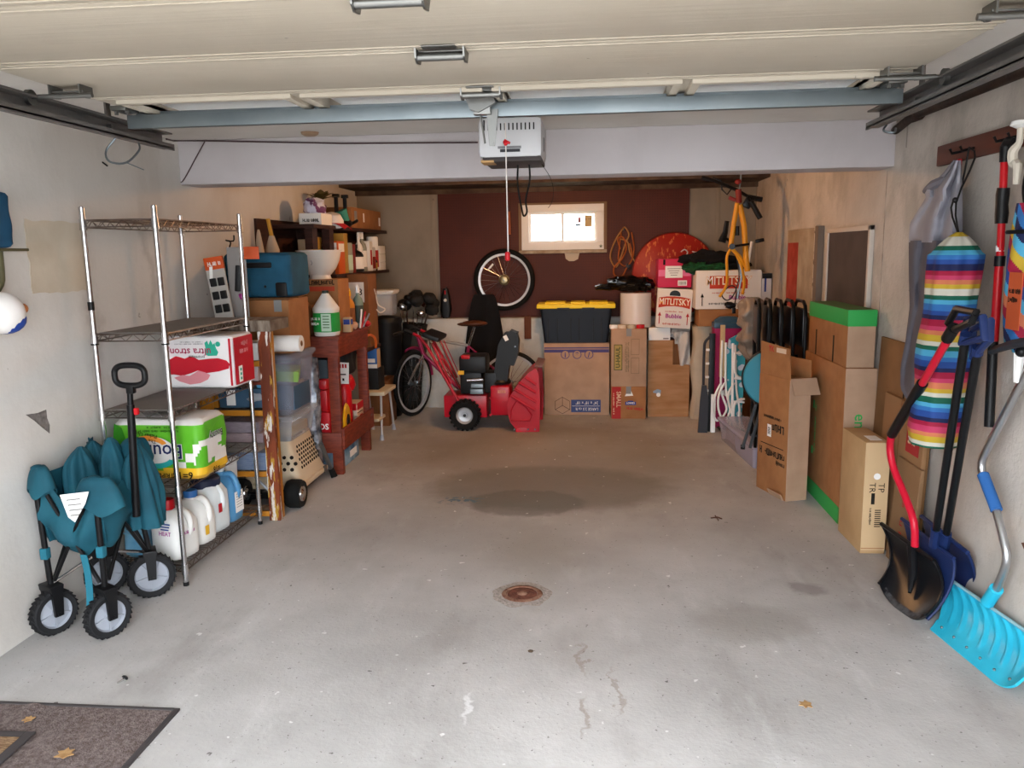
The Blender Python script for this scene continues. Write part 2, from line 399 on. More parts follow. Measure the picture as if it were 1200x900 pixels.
# the panel joints of the back wall
for px in (507, 841):
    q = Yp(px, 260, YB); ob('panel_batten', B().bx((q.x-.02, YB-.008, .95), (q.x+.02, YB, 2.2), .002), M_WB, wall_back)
M_LEDGE = wall_mat('whitewashed_ledge', '#b4b3ad', '#c9c8c2', '#8f8c86', .7, .5, 2)
structure(ob('foundation_ledge', B().bx((XL, YB-.16, 0), (XR, YB, .93), .01), M_LEDGE))
lb = Yp(618, 385, YB-.17)
tag(ob('wooden_batten', B().bx((lb.x-.03, YB-.185, .72), (lb.x+.04, YB-.162, .95), .003), mat('batten_wood', '#6b3d28', .7, col2='#55301f', scale=6)), 'short brown batten screwed to the white ledge under the hanging wheel', 'batten')
# beam across the ceiling
structure(ob('ceiling_beam', B().bx((XL, 4.67, 2.02), (XR, 4.92, CZ), .006), M_BEAM))
structure(ob('trim_1', B().bx((XL, 7.75, 2.235), (XR, YB, CZ)).bx((XL, YB-.05, 2.19), (XR, YB, 2.24)), mat('dark_brown_plate', '#3a2a22', .85, col2='#5a4a3e', scale=7, bump=.5, bscale=20), smooth=0))  # dark brown mottled plank and strip along the top of the back wall
# pegboard, with a hole for the window
M_PEG, N, L, b = node_mat('brown_pegboard'); g = G(N, L)
mp = N.new('ShaderNodeVectorMath'); mp.operation = 'SCALE'; mp.inputs['Scale'].default_value = 1/.0254; L.new(g.tc, mp.inputs[0])
fr = N.new('ShaderNodeVectorMath'); fr.operation = 'FRACTION'; L.new(mp.outputs[0], fr.inputs[0])
sb = N.new('ShaderNodeVectorMath'); sb.operation = 'SUBTRACT'; L.new(fr.outputs[0], sb.inputs[0]); sb.inputs[1].default_value = (.5, .5, .5)
ml = N.new('ShaderNodeVectorMath'); ml.operation = 'MULTIPLY'; L.new(sb.outputs[0], ml.inputs[0]); ml.inputs[1].default_value = (1, 0, 1)
le = N.new('ShaderNodeVectorMath'); le.operation = 'LENGTH'; L.new(ml.outputs[0], le.inputs[0])
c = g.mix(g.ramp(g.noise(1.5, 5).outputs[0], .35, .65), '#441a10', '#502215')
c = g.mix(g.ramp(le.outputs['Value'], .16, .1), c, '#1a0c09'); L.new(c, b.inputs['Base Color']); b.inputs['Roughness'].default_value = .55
PX0, PX1, PZ0, PZ1 = -1.548, .985, .93, 2.2
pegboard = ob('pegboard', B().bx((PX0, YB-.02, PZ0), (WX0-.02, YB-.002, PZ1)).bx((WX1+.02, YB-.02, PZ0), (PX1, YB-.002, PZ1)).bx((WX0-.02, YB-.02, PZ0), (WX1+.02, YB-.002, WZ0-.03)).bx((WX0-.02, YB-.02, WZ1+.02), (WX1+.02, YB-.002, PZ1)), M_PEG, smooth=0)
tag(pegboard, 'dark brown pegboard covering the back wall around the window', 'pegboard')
# window: outer frame, two sashes with panes, stickers
M_VINYL = mat('window_vinyl', '#e4e1dc', .45)
win = structure(ob('window_1', B().bx((WX0, YB-.05, WZ0), (WX1, YB+.1, WZ0+.075), .004).bx((WX0, YB-.05, WZ1-.075), (WX1, YB+.1, WZ1), .004).bx((WX0, YB-.05, WZ0+.075), (WX0+.075, YB+.1, WZ1-.075), .004).bx((WX1-.075, YB-.05, WZ0+.075), (WX1, YB+.1, WZ1-.075), .004), M_VINYL))
xm = (WX0+WX1)/2
M_GLASS = clear_plastic('window_glass', '#eef4f2', .10, .03)
for i, (a, e, y) in enumerate(((WX0+.07, xm+.012, YB+.0), (xm-.012, WX1-.07, YB+.035))):
    z0, z1 = WZ0+.07, WZ1-.07
    s_ = ob('sash', B().bx((a, y-.015, z0), (e, y+.015, z0+.025)).bx((a, y-.015, z1-.025), (e, y+.015, z1)).bx((a, y-.015, z0+.025), (a+.025, y+.015, z1-.025)).bx((e-.025, y-.015, z0+.025), (e, y+.015, z1-.025)), M_VINYL, win)
    ob('pane', B().bx((a+.025, y-.003, z0+.025), (e-.025, y+.003, z1-.025)), M_GLASS, s_, 0)
ob('latch', B().box((xm, YB-.02, (WZ0+WZ1)/2), (.012, .02, .05), bev=.004), M_VINYL, win)
st = ob('window_sticker', B().box((WX1-.155, YB+.028, WZ1-.165), (.075, .002, .115), (0, .05, 0)), mat('tan_sticker', '#b89a6c', .8), win, 0)
ob('window_sticker', B().box((WX1-.245, YB+.028, WZ1-.155), (.03, .002, .055)), mat('flag_sticker', '#7d6f86', .8, col2='#b06a62', scale=30), win, 0)
ob('window_sticker', B().box((WX1-.262, YB+.028, WZ1-.205), (.055, .002, .022)), mat('blue_sticker', '#6d7f95', .8), win, 0)
txt(win, 'o —', .05, (WX1-.155, YB+.026, WZ1-.145), (1, 0, 0), (0, 0, 1), INK)
ob('star_charm', B().prism([((.022 if i % 2 == 0 else .009)*math.sin(i*PI/5), (.022 if i % 2 == 0 else .009)*math.cos(i*PI/5)) for i in range(10)], .006, frame((WX1-.03, YB-.05, WZ0+.03), (1, 0, 0), (0, -1, 0))), mat('star_green', '#6d7360', .6), win)
sill = B().bx((WX0-.03, YB-.06, WZ0-.035), (WX1+.03, YB-.02, WZ0-.002), .004)
ob('window_sill', sill, mat('rough_sill', '#8d7a66', .85, col2='#b3a48f', scale=12, bump=.4), win)
ob('sill_patch', B().prism([(-.075, .04), (.075, .04), (.06, -.02), (.02, -.04), (-.03, -.04), (-.065, -.015)], .012, frame((-.18, YB-.02, WZ0-.075), (1, 0, 0), (0, -1, 0))), mat('plaster_patch', '#b4a999', .9), win)
for s_ in (0, 1): ob('casing', B().bx((WX0-.03 if s_ == 0 else WX1, YB-.035, WZ0), (WX0 if s_ == 0 else WX1+.03, YB-.02, WZ1+.02)), mat('casing_wood', '#7b624a', .8), win)
ob('casing', B().bx((WX0, YB-.035, WZ1), (WX1, YB-.02, WZ1+.02)), _mats['casing_wood'], win)
# hedge outside the window, faint through the glass
hb = B(); random.seed(3)
for i in range(150):
    hb.ball((random.uniform(-2.4, 1.6), 11.5+random.uniform(-.3, .5), random.uniform(-.02, 1.45+.35*random.random())), random.uniform(.04, .13), 6, amp=.6, freq=3, seed=i)
structure(ob('ground_outside', B().bx((-9, YB+.3, -.14), (9, 24, -.02)), mat('lawn', '#6d7a58', .9, col2='#7f8a6a', scale=3), smooth=0))
hd = tag(ob('hedge', hb, mat('hedge_leaves', '#7f8f78', .8, col2='#9aa692', scale=9)), 'pale green hedge outside, seen through the back window', 'hedge'); hd['kind'] = 'stuff'

# ------------------------------------------------------------------ garage door on its tracks
DX0, DX1, DZ = -1.70, 1.02, 2.14
door = thing('garage_door', 'raised cream sectional garage door lying open under the ceiling', 'garage door', ((DX0+DX1)/2, 0, DZ))
M_DOOR, N, L, b = node_mat('cream_door'); g = G(N, L)
c = g.mix(g.ramp(g.noise(.8, 5).outputs[0], .35, .65), '#aaa091', '#b4ab9d')
c = g.mix(g.math('MULTIPLY', g.ramp(g.noise(2.2, 7, stretch=(.25, 5, 1)).outputs[0], .58, .74), .3), c, '#a89f94')
c = g.mix(g.math('MULTIPLY', g.ramp(g.noise(20, 2).outputs[0], .74, .77), .7), c, '#5f5750')
L.new(c, b.inputs['Base Color']); b.inputs['Roughness'].default_value = .5
g.bump(b, g.noise(8, 5, stretch=(.15, 6, 1)).outputs[0], .15, .01)
ox = -(DX0+DX1)/2
M_FROST = mat('frosted_window', '#e2e6e8', .5)
secs = [(.72, 1.23), (1.23, 1.745), (1.745, 2.245), (2.245, 2.755), (2.755, 3.33)]
HW = (DX1-DX0)/2
for k, (a, e) in enumerate(secs):
    q = B()
    if k < 4:
        q.bx((-HW, a+.006, 0), (HW, e-.006, .045), .004)
        for yy in (a+.03, e-.03): q.bx((-HW, yy-.006, -.0025), (HW, yy+.006, .004), .001)
    else:
        n = 4; wx = (2*HW-.1)/n; y0, y1 = a+.045, e-.12
        q.bx((-HW, a+.006, 0), (HW, y0, .045), .003).bx((-HW, y1, 0), (HW, e, .045), .003)
        for i in range(n+1):
            xx = -HW+.05+i*wx; q.bx((max(-HW, xx-.045), y0, 0), (min(HW, xx+.045), y1, .045), .003)
    pn = part(door, 'door_panel', q, M_DOOR)
    if k == 4:
        for i in range(n):
            x0, x1 = -HW+.05+i*wx+.045, -HW+.05+(i+1)*wx-.045
            fr_ = B()
            for (u0, u1, v0, v1) in ((x0-.03, x1+.03, y0-.03, y0), (x0-.03, x1+.03, y1, y1+.03), (x0-.03, x0, y0, y1), (x1, x1+.03, y0, y1)): fr_.bx((u0, v0, -.014), (u1, v1, .02), .004)
            f_ = ob('window_moulding', fr_, M_DOOR, pn)
            ob('window_moulding', B().bx((x0, y0, .012), (x1, y0+.03, .03), .004).bx((x0, y1-.03, .012), (x1, y1, .03), .004), M_DOOR, pn)
            ob('window_pane', B().bx((x0, y0, .028), (x1, y1, .036)), M_FROST, pn, 0)
# galvanised strut
part(door, 'strut', B().bx((-HW-.0, 2.945, -.068), (HW+.03, 2.965, -.02), .002).bx((-HW, 2.955, -.026), (HW+.03, 3.02, -.018), .002).bx((-HW, 3.01, -.026), (HW+.03, 3.02, .001)).bx((-HW, 2.955, -.068), (HW+.03, 2.975, -.06), .002), STEEL)
M_HINGE = mat('hinge_zinc', '#7a7a78', .45, 1)
def hinge(x, y, w_=.15):
    q = B(); q.box((0, .03, -.004), (w_, .06, .004), bev=.001); q.box((0, -.03, -.003), (w_*.7, .05, .003), bev=.001); q.cyl((-w_/2, -.012, -.022), (w_/2, -.012, -.022), .011, n=10)
    for sx in (-1, 1):
        q.prism([(-.035, 0), (.05, 0), (.03, -.03), (-.01, -.036), (-.03, -.025)], .005, frame((sx*(w_/2)-.0025, 0, -.002), (0, 1, 0), (1, 0, 0)))
        q.cyl((sx*w_*.3, .04, -.004), (sx*w_*.3, .04, -.014), .007, n=6)
    q.prism([(-.06, 0), (.06, 0), (.03, .045), (-.03, .045)], .004, xf((0, .02, -.008)))
    q.T = None
    o_ = part(door, 'hinge', q, M_HINGE); o_.location = (x+ox, y, 0); return o_
hinge(Zp(465, 8, 2.13).x, 1.77); hinge(Zp(520, 66, 2.13).x, 2.255, .13); hinge(Zp(563, 106, 2.13).x, 2.80, .13)
for sx in (-1, 1):
    for y in (2.53, 1.9) if sx < 0 else (2.72, 2.05):
        q = B(); q.box((0, 0, -.02), (.11, .045, .005), bev=.001); q.box((-.05, 0, -.012), (.005, .07, .034)); q.box((.05, 0, -.012), (.005, .07, .034))
        q.cyl((-.09, -.03, -.035), (.09, -.03, -.035), .008); q.cyl((-.05, .01, -.02), (-.05, .01, -.036), .009, n=6); q.cyl((.05, .01, -.02), (.05, .01, -.036), .009, n=6)
        o_ = part(door, 'roller_bracket', q, M_HINGE); o_.location = (sx*(HW-.06), y, 0)
        q = B(); q.cyl((.0, 0, 0), (sx*.05, 0, 0), .006); q.cyl((sx*.045, 0, 0), (sx*.06, 0, 0), .024, n=16)
        o_ = part(door, 'roller', q, M_HINGE); o_.location = (sx*(HW+.005), y-.03, -.035)
    q = B(); q.box((0, 0, -.01), (.06, .09, .016), bev=.003); q.cyl((-.02, -.02, -.018), (-.02, -.02, -.03), .008, n=6); q.cyl((.02, -.02, -.018), (.02, -.02, -.03), .008, n=6)
    o_ = part(door, 'corner_bracket', q, M_HINGE); o_.location = (sx*(HW-.02), 2.9, 0)
# opener arm hanging off the strut
q = B(); q.box((0, 2.93, -.02), (.06, .05, .09), bev=.002); q.tube([(-.01, 2.93, -.05), (.005, 2.94, -.16)], .004, 6)
q.prism([(-.012, 0), (.03, 0), (.016, -.125), (-.004, -.125)], .006, frame((.025, 2.935, -.045), (1, 0, 0), (0, -1, 0)))
q.cyl((.03, 2.925, -.158), (.03, 2.945, -.158), .008, n=8); q.prism([(-.05, .0), (.05, 0), (.06, -.03), (.0, -.06), (-.03, -.05)], .02, frame((-.01, 2.91, .0), (1, 0, 0), (0, -1, 0)))
o_ = part(door, 'opener_arm', q, M_HINGE); o_.location = (Yp(566, 110, 2.95).x+ox, 0, 0)
# tracks
for nm, x, s_ in (('left', -1.755, 1), ('right', 1.085, -1)):
    t = thing('door_track', f'dark steel horizontal door track hanging along the {"white left" if s_ > 0 else "rough"} wall side of the raised door' if 0 else ('dark steel door track with a loose cable loop near the shelving rack side' if s_ > 0 else 'dark steel door track above the wall rail with hanging tools'), 'door track', (x, 0, 2.05))
    # channel: open side faces the door (s_)
    q = B().bx((-.018*s_-.003, .7, 0), (-.018*s_+.003, 3.32, .055)).bx((min(-.018*s_, .03*s_), .7, -.006), (max(-.018*s_, .03*s_), 3.33, .0)).bx((min(-.018*s_, .03*s_), .7, .052), (max(-.018*s_, .03*s_), 3.32, .058)).bx((.027*s_-.003, .7, -.012), (.027*s_+.003, 3.33, .014))
    part(t, 'channel', q, DSTEEL)
    q = B().bx((-.018*s_-.032*s_-.002, .9, .03), (-.018*s_-.002 if s_ > 0 else -.018*s_+.034, 3.1, .04)).bx((-.026*s_-.003, .9, .03), (-.026*s_+.003, 3.1, .075))
    part(t, 'angle_iron', q, DSTEEL)
    for y in (1.3, 2.95): part(t, 'hanger', B().bx((-.03*s_-.004, y, .05), (-.03*s_+.004, y+.03, CZ-2.05)), DSTEEL)
    part(t, 'bolt', B().cyl((-.014*s_, 2.93, .03), (.004*s_, 2.93, .03), .008, n=8), M_HINGE)
    q = B()
    if s_ > 0: q.tube([(.0, 2.95, -.01), (-.03, 2.93, -.06), (.0, 2.9, -.1), (.04, 2.94, -.1), (.06, 3.0, -.05), (.05, 3.02, -.02)], .004, 6, smooth=5); q.tube([(.04, 2.94, -.1), (.09, 2.97, -.125)], .002, 5)
    else: q.tube([(.04*0+.02, 3.25, -.005), (.0, 3.22, -.03), (.03, 3.2, -.04), (.05, 3.24, -.02)], .004, 6, smooth=5)
    part(t, 'cable_loop', q, STEEL)
tag(ob('wall_pipe', B().tube([(1.605, .4, 2.215), (1.605, 4.35, 2.235), (1.61, 4.6, 2.20)], .022, 12).cyl((1.605, 4.28, 2.234), (1.605, 4.36, 2.235), .032), mat('rusty_pipe', '#241d1b', .6, .4, col2='#3a2b24', scale=12, bump=.2)), 'dark pipe running along the top of the right wall beside the track', 'pipe')
# opener head
op = thing('garage_door_opener', 'grey garage door opener with vents hanging in front of the beam', 'opener', (-.355, 3.88, 2.0))
q = B(); q.grid(lambda u, v: ((u-.5)*(.285+.015*v), -.17+(.0 if 0 else 0)+.0*u, v*.19), 2, 2)
body = B().box((0, 0, .105), (.29, .34, .18), bev=.03)
part(op, 'housing', body, mat('opener_shell', '#c3c3c6', .45))
part(op, 'base_plate', B().box((.005, 0, .012), (.265, .32, .024), bev=.008), mat('opener_base', '#3a3434', .6))
part(op, 'light_lens', B().box((-.105, -.1, .004), (.06, .12, .012), bev=.003), mat('lens_amber', '#b08a5a', .5))
for i in range(13):
    h = .03 if 3 < i else .045
    part(op, 'vent_slot', B().bx((-.118+i*.0185, -.1715, .135), (-.112+i*.0185, -.168, .135+h)), BLACK, 0)
part(op, 'name_plate', B().bx((-.055, -.1725, .055), (.05, -.1695, .066)), mat('opener_plate', '#77777a', .4), 0)
part(op, 'name_plate', B().bx((-.045, -.1730, .04), (.045, -.1695, .053)), mat('opener_plate_dark', '#26262a', .4), 0)
part(op, 'side_slot', B().bx((.1445, -.09, .05), (.1465, -.05, .11)), BLACK, 0)
for sx in (-.1, .08): part(op, 'hanger_strap', B().bx((sx, -.02, .19), (sx+.02, .02, CZ-2.0)), STEEL, 0)
part(op, 'rail', B().bx((-.02, -1.7, .19), (.02, -.0, .225)), STEEL, 0)
q = B().tube([(.02, 0, .005), (.018, -.01, -.09), (.035, -.01, -.2), (.045, -.01, -.235), (.06, -.01, -.215), (.055, -.01, -.16), (.075, -.01, -.07), (.072, 0, .005)], .0045, 6, smooth=4)
part(op, 'power_cord', q, RUB)
part(op, 'antenna_wire', B().tube([(.125, 0, .01), (.17, 0, -.06), (.185, 0, -.12), (.178, .0, -.17), (.16, 0, -.2)], .0014, 5, smooth=4), RUB)
pc = Yp(590, 180, 3.5)
cord = thing('release_cord', 'white emergency release cord with a red handle hanging below the opener', 'cord', (pc.x, 3.6, 2.02))
part(cord, 'rope', B().cyl((0, 0, .13), (.003, 0, -.43), .0028, n=6), mat('white_rope', '#d9d2cc', .8))
part(cord, 'handle', B().lathe([(.006, -.46), (.012, -.455), (.012, -.425), (.006, -.42)], 12), RED)
part(cord, 'knot', B().ball((0, 0, .045), .012, 8, amp=.4).box((.006, 0, .05), (.03, .012, .012), (0, .5, 0), bev=.003), RED)
# cable along the beam, round ceiling box, and the lamp behind the beam
q = B().tube([Yp(195, 163, 3.9), Yp(203, 165, 4.6), Yp(240, 165, 4.655), Yp(400, 168, 4.655), Yp(560, 167, 4.655)], .0045, 6)
q.tube([Yp(240, 166, 4.65), Yp(230, 184, 4.65), Yp(217, 208, 4.65), Yp(212, 214, 4.66)], .0035, 6, smooth=4)
tag(ob('beam_cable', q, mat('cable_brown', '#4b3a3c', .7)), 'thin dark cable strung along the white beam with a drop near the left wall', 'cable')
cb = Zp(363, 155, CZ)
tag(ob('ceiling_box', B().lathe([(.0, -.02), (.03, -.02), (.045, -.012), (.05, 0)], 20, xf((cb.x, cb.y, CZ))), mat('bakelite', '#9a7f66', .5)), 'small round tan ceiling box in front of the beam', 'ceiling fixture')
lamp = thing('ceiling_lamp', 'bare warm bulb in a round holder on the ceiling behind the beam', 'lamp', (-.3, 6.3, CZ))
part(lamp, 'holder', B().lathe([(.06, 0), (.06, -.015), (.03, -.03), (.026, -.055)], 20), mat('porcelain', '#ddd8cf', .4))
M = bpy.data.materials.new('lit_bulb'); M.use_nodes = True; bb = M.node_tree.nodes['Principled BSDF']
bb.inputs['Emission Color'].default_value = (1, .52, .22, 1); bb.inputs['Emission Strength'].default_value = BULB_W*10
part(lamp, 'bulb', B().ball((0, 0, -.085), .03, 12), M)

# cast joints of the right wall
wr_ = bpy.data.objects['wall_right']
for px, py0, py1 in ((1066, 112, 172), (1040, 200, 420), (890, 225, 330)):
    a_, e_ = Xp(px, py0, XR), Xp(px, py1, XR); ob('cast_joint', B().bx((XR-.0015, a_.y-.006, e_.z), (XR, a_.y+.006, a_.z)), mat('joint_grey', '#8b847c', .9, col2='#b5aea6', scale=12), wr_, 0)
ob('wall_nail', B().cyl((XL, Xp(120, 190, XL).y, Xp(120, 190, XL).z), (XL+.03, Xp(120, 190, XL).y-.01, Xp(120, 190, XL).z-.02), .004, n=6), BLKM, wl_) if (wl_ := bpy.data.objects['wall_left']) else None

# ------------------------------------------------------------------ shared builders
def loft(b, rings, mi=0, cap=True, mfn=None):
    n = len(rings[0]); vs = [V(q) for r in rings for q in r]; o = len(b.v)
    fs = []; ms = []
    for j in range(len(rings)-1):
        for i in range(n):
            f = (j*n+i, j*n+(i+1) % n, (j+1)*n+(i+1) % n, (j+1)*n+i); fs.append(f)
            ms.append(mfn(sum((vs[k] for k in f), V())/4) if mfn else mi)
    if cap: fs += [tuple(range(n-1, -1, -1)), tuple(range((len(rings)-1)*n, len(rings)*n))]; ms += [ms[0], ms[-1]]
    b.add(vs, fs); b.m[-len(fs):] = ms; return b
def ring(w_, d, r, z, n=5, cx=0, cy=0): return [(x, y, z) for x, y in rrect(w_, d, min(r, .499*w_, .499*d), n, cx, cy)]
def softbox(b, size, r, z0=0, nz=8, amp=0, freq=6, seed=0, mfn=None, nseg=6, c=(0, 0)):
    """rounded box with slightly crumpled sides"""
    w_, d, h = size; rings = []
    prof = [(0, -r*.9), (r*.15, -r*.35), (r*.6, 0)]+[(r+(h-2*r)*i/nz, 0) for i in range(nz+1)]+[(h-r*.6, 0), (h-r*.15, -r*.35), (h, -r*.9)]
    def sub(pts, m=3):
        o = []
        for i in range(len(pts)):
            a, e = pts[i], pts[(i+1) % len(pts)]; k = max(1, int(math.dist(a, e)/(max(w_, d)/12)))
            for j in range(k): t = j/k; o.append((a[0]+(e[0]-a[0])*t, a[1]+(e[1]-a[1])*t))
        return o
    base = sub(rrect(w_, d, r, nseg))
    for z, ins in prof:
        rg = []
        for x, y in base:
            sx = (w_+2*ins)/w_; sy = (d+2*ins)/d; p = V((x*sx+c[0], y*sy+c[1], z+z0))
            if amp:
                k = noise.noise(p*freq+V((seed, seed*2, 0))); n_ = V((x/w_, y/d, 0)).normalized(); p += n_*k*amp
            rg.append(p)
        rings.append(rg)
    return loft(b, rings, mfn=mfn)
def carton(name, label, loc, size, rotz=0, M=None, group=None, cat='box', tape=True, flaps=False, tilt=(0, 0)):
    """closed cardboard box: body, top flaps with a seam, tape"""
    w_, d, h = size; M = M or CARD
    t = thing(name, label, cat, loc, (tilt[0], tilt[1], rotz), group)
    part(t, 'body', B().bx((-w_/2, -d/2, 0), (w_/2, d/2, h-.004), .004), M)
    for s_ in (-1, 1):
        if w_ >= d: part(t, 'flap', B().bx((-w_/2, s_*.0015 if s_ > 0 else -d/2, h-.004), (w_/2, d/2 if s_ > 0 else -.0015, h), .001), M, 0)
        else: part(t, 'flap', B().bx((s_*.0015 if s_ > 0 else -w_/2, -d/2, h-.004), (w_/2 if s_ > 0 else -.0015, d/2, h), .001), M, 0)
    if tape:
        if w_ >= d: part(t, 'tape', B().bx((-w_/2-.001, -.024, h-.0005), (w_/2+.001, .024, h+.001)).bx((-w_/2-.0015, -.024, h-.07), (-w_/2-.0002, .024, h)).bx((w_/2+.0002, -.024, h-.07), (w_/2+.0015, .024, h)), mat('parcel_tape', '#b08d63', .3), 0)
        else: part(t, 'tape', B().bx((-.024, -d/2-.001, h-.0005), (.024, d/2+.001, h+.001)).bx((-.024, -d/2-.0015, h-.07), (.024, -d/2-.0002, h)), mat('parcel_tape', '#b08d63', .3), 0)
    return t
X_, Y_, Z_ = V((1, 0, 0)), V((0, 1, 0)), V((0, 0, 1))

# ------------------------------------------------------------------ left wall marks
pt = B(); pa, pb = Xp(28, 257, XL), Xp(103, 340, XL); random.seed(5)
ed = []
for i in range(40):
    t = i/40*4; k = int(t); f = t-k; cs = [(0, 0), (1, 0), (1, 1), (0, 1), (0, 0)]; a, e = cs[k], cs[k+1]
    ed.append((pa.y+(pb.y-pa.y)*(a[0]+(e[0]-a[0])*f)+random.uniform(-.006, .006), pb.z+(pa.z-pb.z)*(a[1]+(e[1]-a[1])*f)+random.uniform(-.006, .006)))
wl = bpy.data.objects['wall_left']
ob('plaster_patch', B().prism(ed, .003, frame((XL, 0, 0), (0, 1, 0), (1, 0, 0))), mat('plaster_patch_left', '#b8ab98', .85, col2='#c4b9a8', scale=5, bump=.2, bscale=15), wl, 0)
tri = [Xp(30, 486, XL), Xp(44, 484, XL), Xp(54, 480, XL), Xp(55, 490, XL), Xp(58, 498, XL), Xp(58, 508, XL), Xp(48, 500, XL), Xp(40, 493, XL)]
ob('dark_mark', B().prism([(q.y, q.z) for q in tri], .0012, frame((XL, 0, 0), (0, 1, 0), (1, 0, 0))), mat('graphite_smudge', '#5d5856', .9, col2='#847e7b', scale=30, lo=.4, hi=.7), wl, 0)
# things hung on the left wall at the edge of the picture
hk = Xp(10, 293, XL); hkt = thing('wall_hook', 'olive metal hook arm on the left wall with dark blue bag above', 'hook', hk)
part(hkt, 'arm', B().box((.06, -.06, 0), (.012, .19, .012), bev=.003), mat('olive_metal', '#4f4a33', .6))
part(hkt, 'strut', B().tube([(.06, -.13, -.005), (.04, -.11, -.12), (.01, -.1, -.16)], .012, 8, smooth=3), _mats['olive_metal'])
part(hkt, 'plate', B().box((.004, -.09, -.05), (.008, .05, .2), bev=.002), _mats['olive_metal'])
part(hkt, 'cross_bar', B().box((.033, -.09, 0), (.06, .012, .012)), _mats['olive_metal'])
tag(ob('dark_blue_bag', softbox(B(), (.06, .12, .22), .028, 0, 8, .01, 12, mfn=None, c=(XL+.062, hk.y-.13)), mat('blue_cloth', '#1d4a68', .8, col2='#173a55', scale=8)), 'dark blue cloth bag sitting on the olive hook arm at the left wall', 'bag').location = (0, 0, hk.z+.007)
bl = Xp(0, 365, XL); bt = thing('toy_ball', 'white, blue and orange toy ball hung low on the left wall', 'ball', (XL+.085, bl.y-.10, bl.z-.08))
part(bt, 'ball', B().ball((0, 0, .08), .083, 24), mat('ball_white', '#e4e0dd', .5))
part(bt, 'blue_panel', B().ball((.0, .012, .055), (.078, .074, .06), 20), mat('ball_blue', '#22408f', .5))
part(bt, 'orange_dot', B().ball((.045, .058, .093), .022, 12), mat('ball_orange', '#a8653a', .5))
part(bt, 'hanging_loop', B().tube([(-.05, 0, .14), (-.075, 0, .18), (-.083, 0, .22)], .003, 6), BLACK)

# ------------------------------------------------------------------ folded teal wagon
TEAL = mat('teal_canvas', '#1a5463', .75, col2='#134453', scale=5, bump=.08, bscale=200)
TEALL = mat('teal_webbing', '#226678', .8)
WF = [(-2.309, 3.076), (-2.053, 3.06), (-2.084, 3.468), (-2.335, 3.50)]
wc = V((-2.19, 3.27, 0))
wg = thing('folding_wagon', 'folded teal canvas wagon with black frame standing by the wire rack', 'wagon', wc)
def WL(x, y, z): return V((x, y, z))-wc
def wagon_wheel(i, r, yaw):
    x, y = WF[i]; T = xf(WL(x, y, r), (0, 0, yaw)) @ Matrix.Rotation(PI/2, 4, 'Y')
    q = B(); q.T = T
    q.lathe([(r*.72, -.02), (r*.93, -.024), (r, -.018), (r, .018), (r*.93, .024), (r*.72, .02)], 32, caps=False)
    for k in range(28):
        a = 2*PI*k/28
        for s_ in (-1, 1): q.box((0, 0, 0), (.006, .016, .02), (0, 0, .5*s_), M=Matrix.Rotation(a+s_*.05, 4, 'Z') @ xf((r, 0, s_*.01)))
    wh = part(wg, 'wheel', q, mat('wheel_tread', '#1c1c1e', .8))
    q = B(); q.T = T
    q.lathe([(.012, -.012), (r*.66, -.006), (r*.74, -.02), (r*.74, .02), (r*.66, .006), (.012, .012)], 32, caps=True)
    q.cyl((0, 0, -.026), (0, 0, .026), .018, n=12)
    for k in range(5):
        a = 2*PI*k/5; q.box((0, 0, 0), (r*.68, .008, .03), M=Matrix.Rotation(a, 4, 'Z') @ xf((r*.36, 0, 0)))
    part(wh, 'rim', q, mat('wheel_rim_grey', '#8f939c', .45))
    q = B(); q.T = xf(WL(x, y, 0), (0, 0, yaw)); s_ = 1
    q.prism([(-.018, -.01), (.018, -.01), (.024, .09), (.03, .125), (-.03, .125), (-.022, .09)], .014, xf((.032, 0, r), (PI/2, 0, PI/2)))
    q.prism([(-.018, -.01), (.018, -.01), (.024, .09), (.03, .125), (-.03, .125), (-.022, .09)], .014, xf((-.046, 0, r), (PI/2, 0, PI/2)))
    q.box((0, 0, r+.115), (.09, .06, .03), bev=.006); q.cyl((-.05, 0, r), (.05, 0, r), .008, n=8)
    part(wg, 'fork', q, BLACK)
rads = [.095, .095, .105, .10]
for i, yw in enumerate((-.45, -.5, -1.0, -.9)): wagon_wheel(i, rads[i], yw)
fab_top = [.70, .66, .72, .75]
for i in range(4):
    x, y = WF[i]; r = rads[i]
    lean = [(-.02, 0), (.0, 0), (-.06, -.02), (-.01, -.01)][i]
    part(wg, 'leg_post', B().tube([WL(x, y, r+.12), WL(x+lean[0], y+lean[1], fab_top[i])], .0125, 10), BLKM)
    part(wg, 'post_collar', B().box(WL(x+lean[0]*.45, y, .36+.02*i), (.032, .032, .05), bev=.006), BLACK if i > 1 else TEALL)
for a, e in ((0, 1), (1, 0), (1, 2), (2, 1), (0, 3), (3, 0), (2, 3)):
    xa, ya = WF[a]; xe, ye = WF[e]
    p0 = WL(xa+(xe-xa)*.08, ya+(ye-ya)*.08, .24); p1 = WL(xe+(xa-xe)*.12, ye+(ya-ye)*.12, .62)
    part(wg, 'cross_brace', B().tube([p0, p1], .009, 8), BLKM)
cxm = sum(q[0] for q in WF)/4; cym = sum(q[1] for q in WF)/4
part(wg, 'centre_hub', B().box(WL(cxm, cym, .30), (.09, .09, .05), bev=.01), BLACK)
for x, y in WF: part(wg, 'centre_strut', B().tube([WL(x, y, .22), WL(cxm, cym, .30)], .007, 8), CHROME)
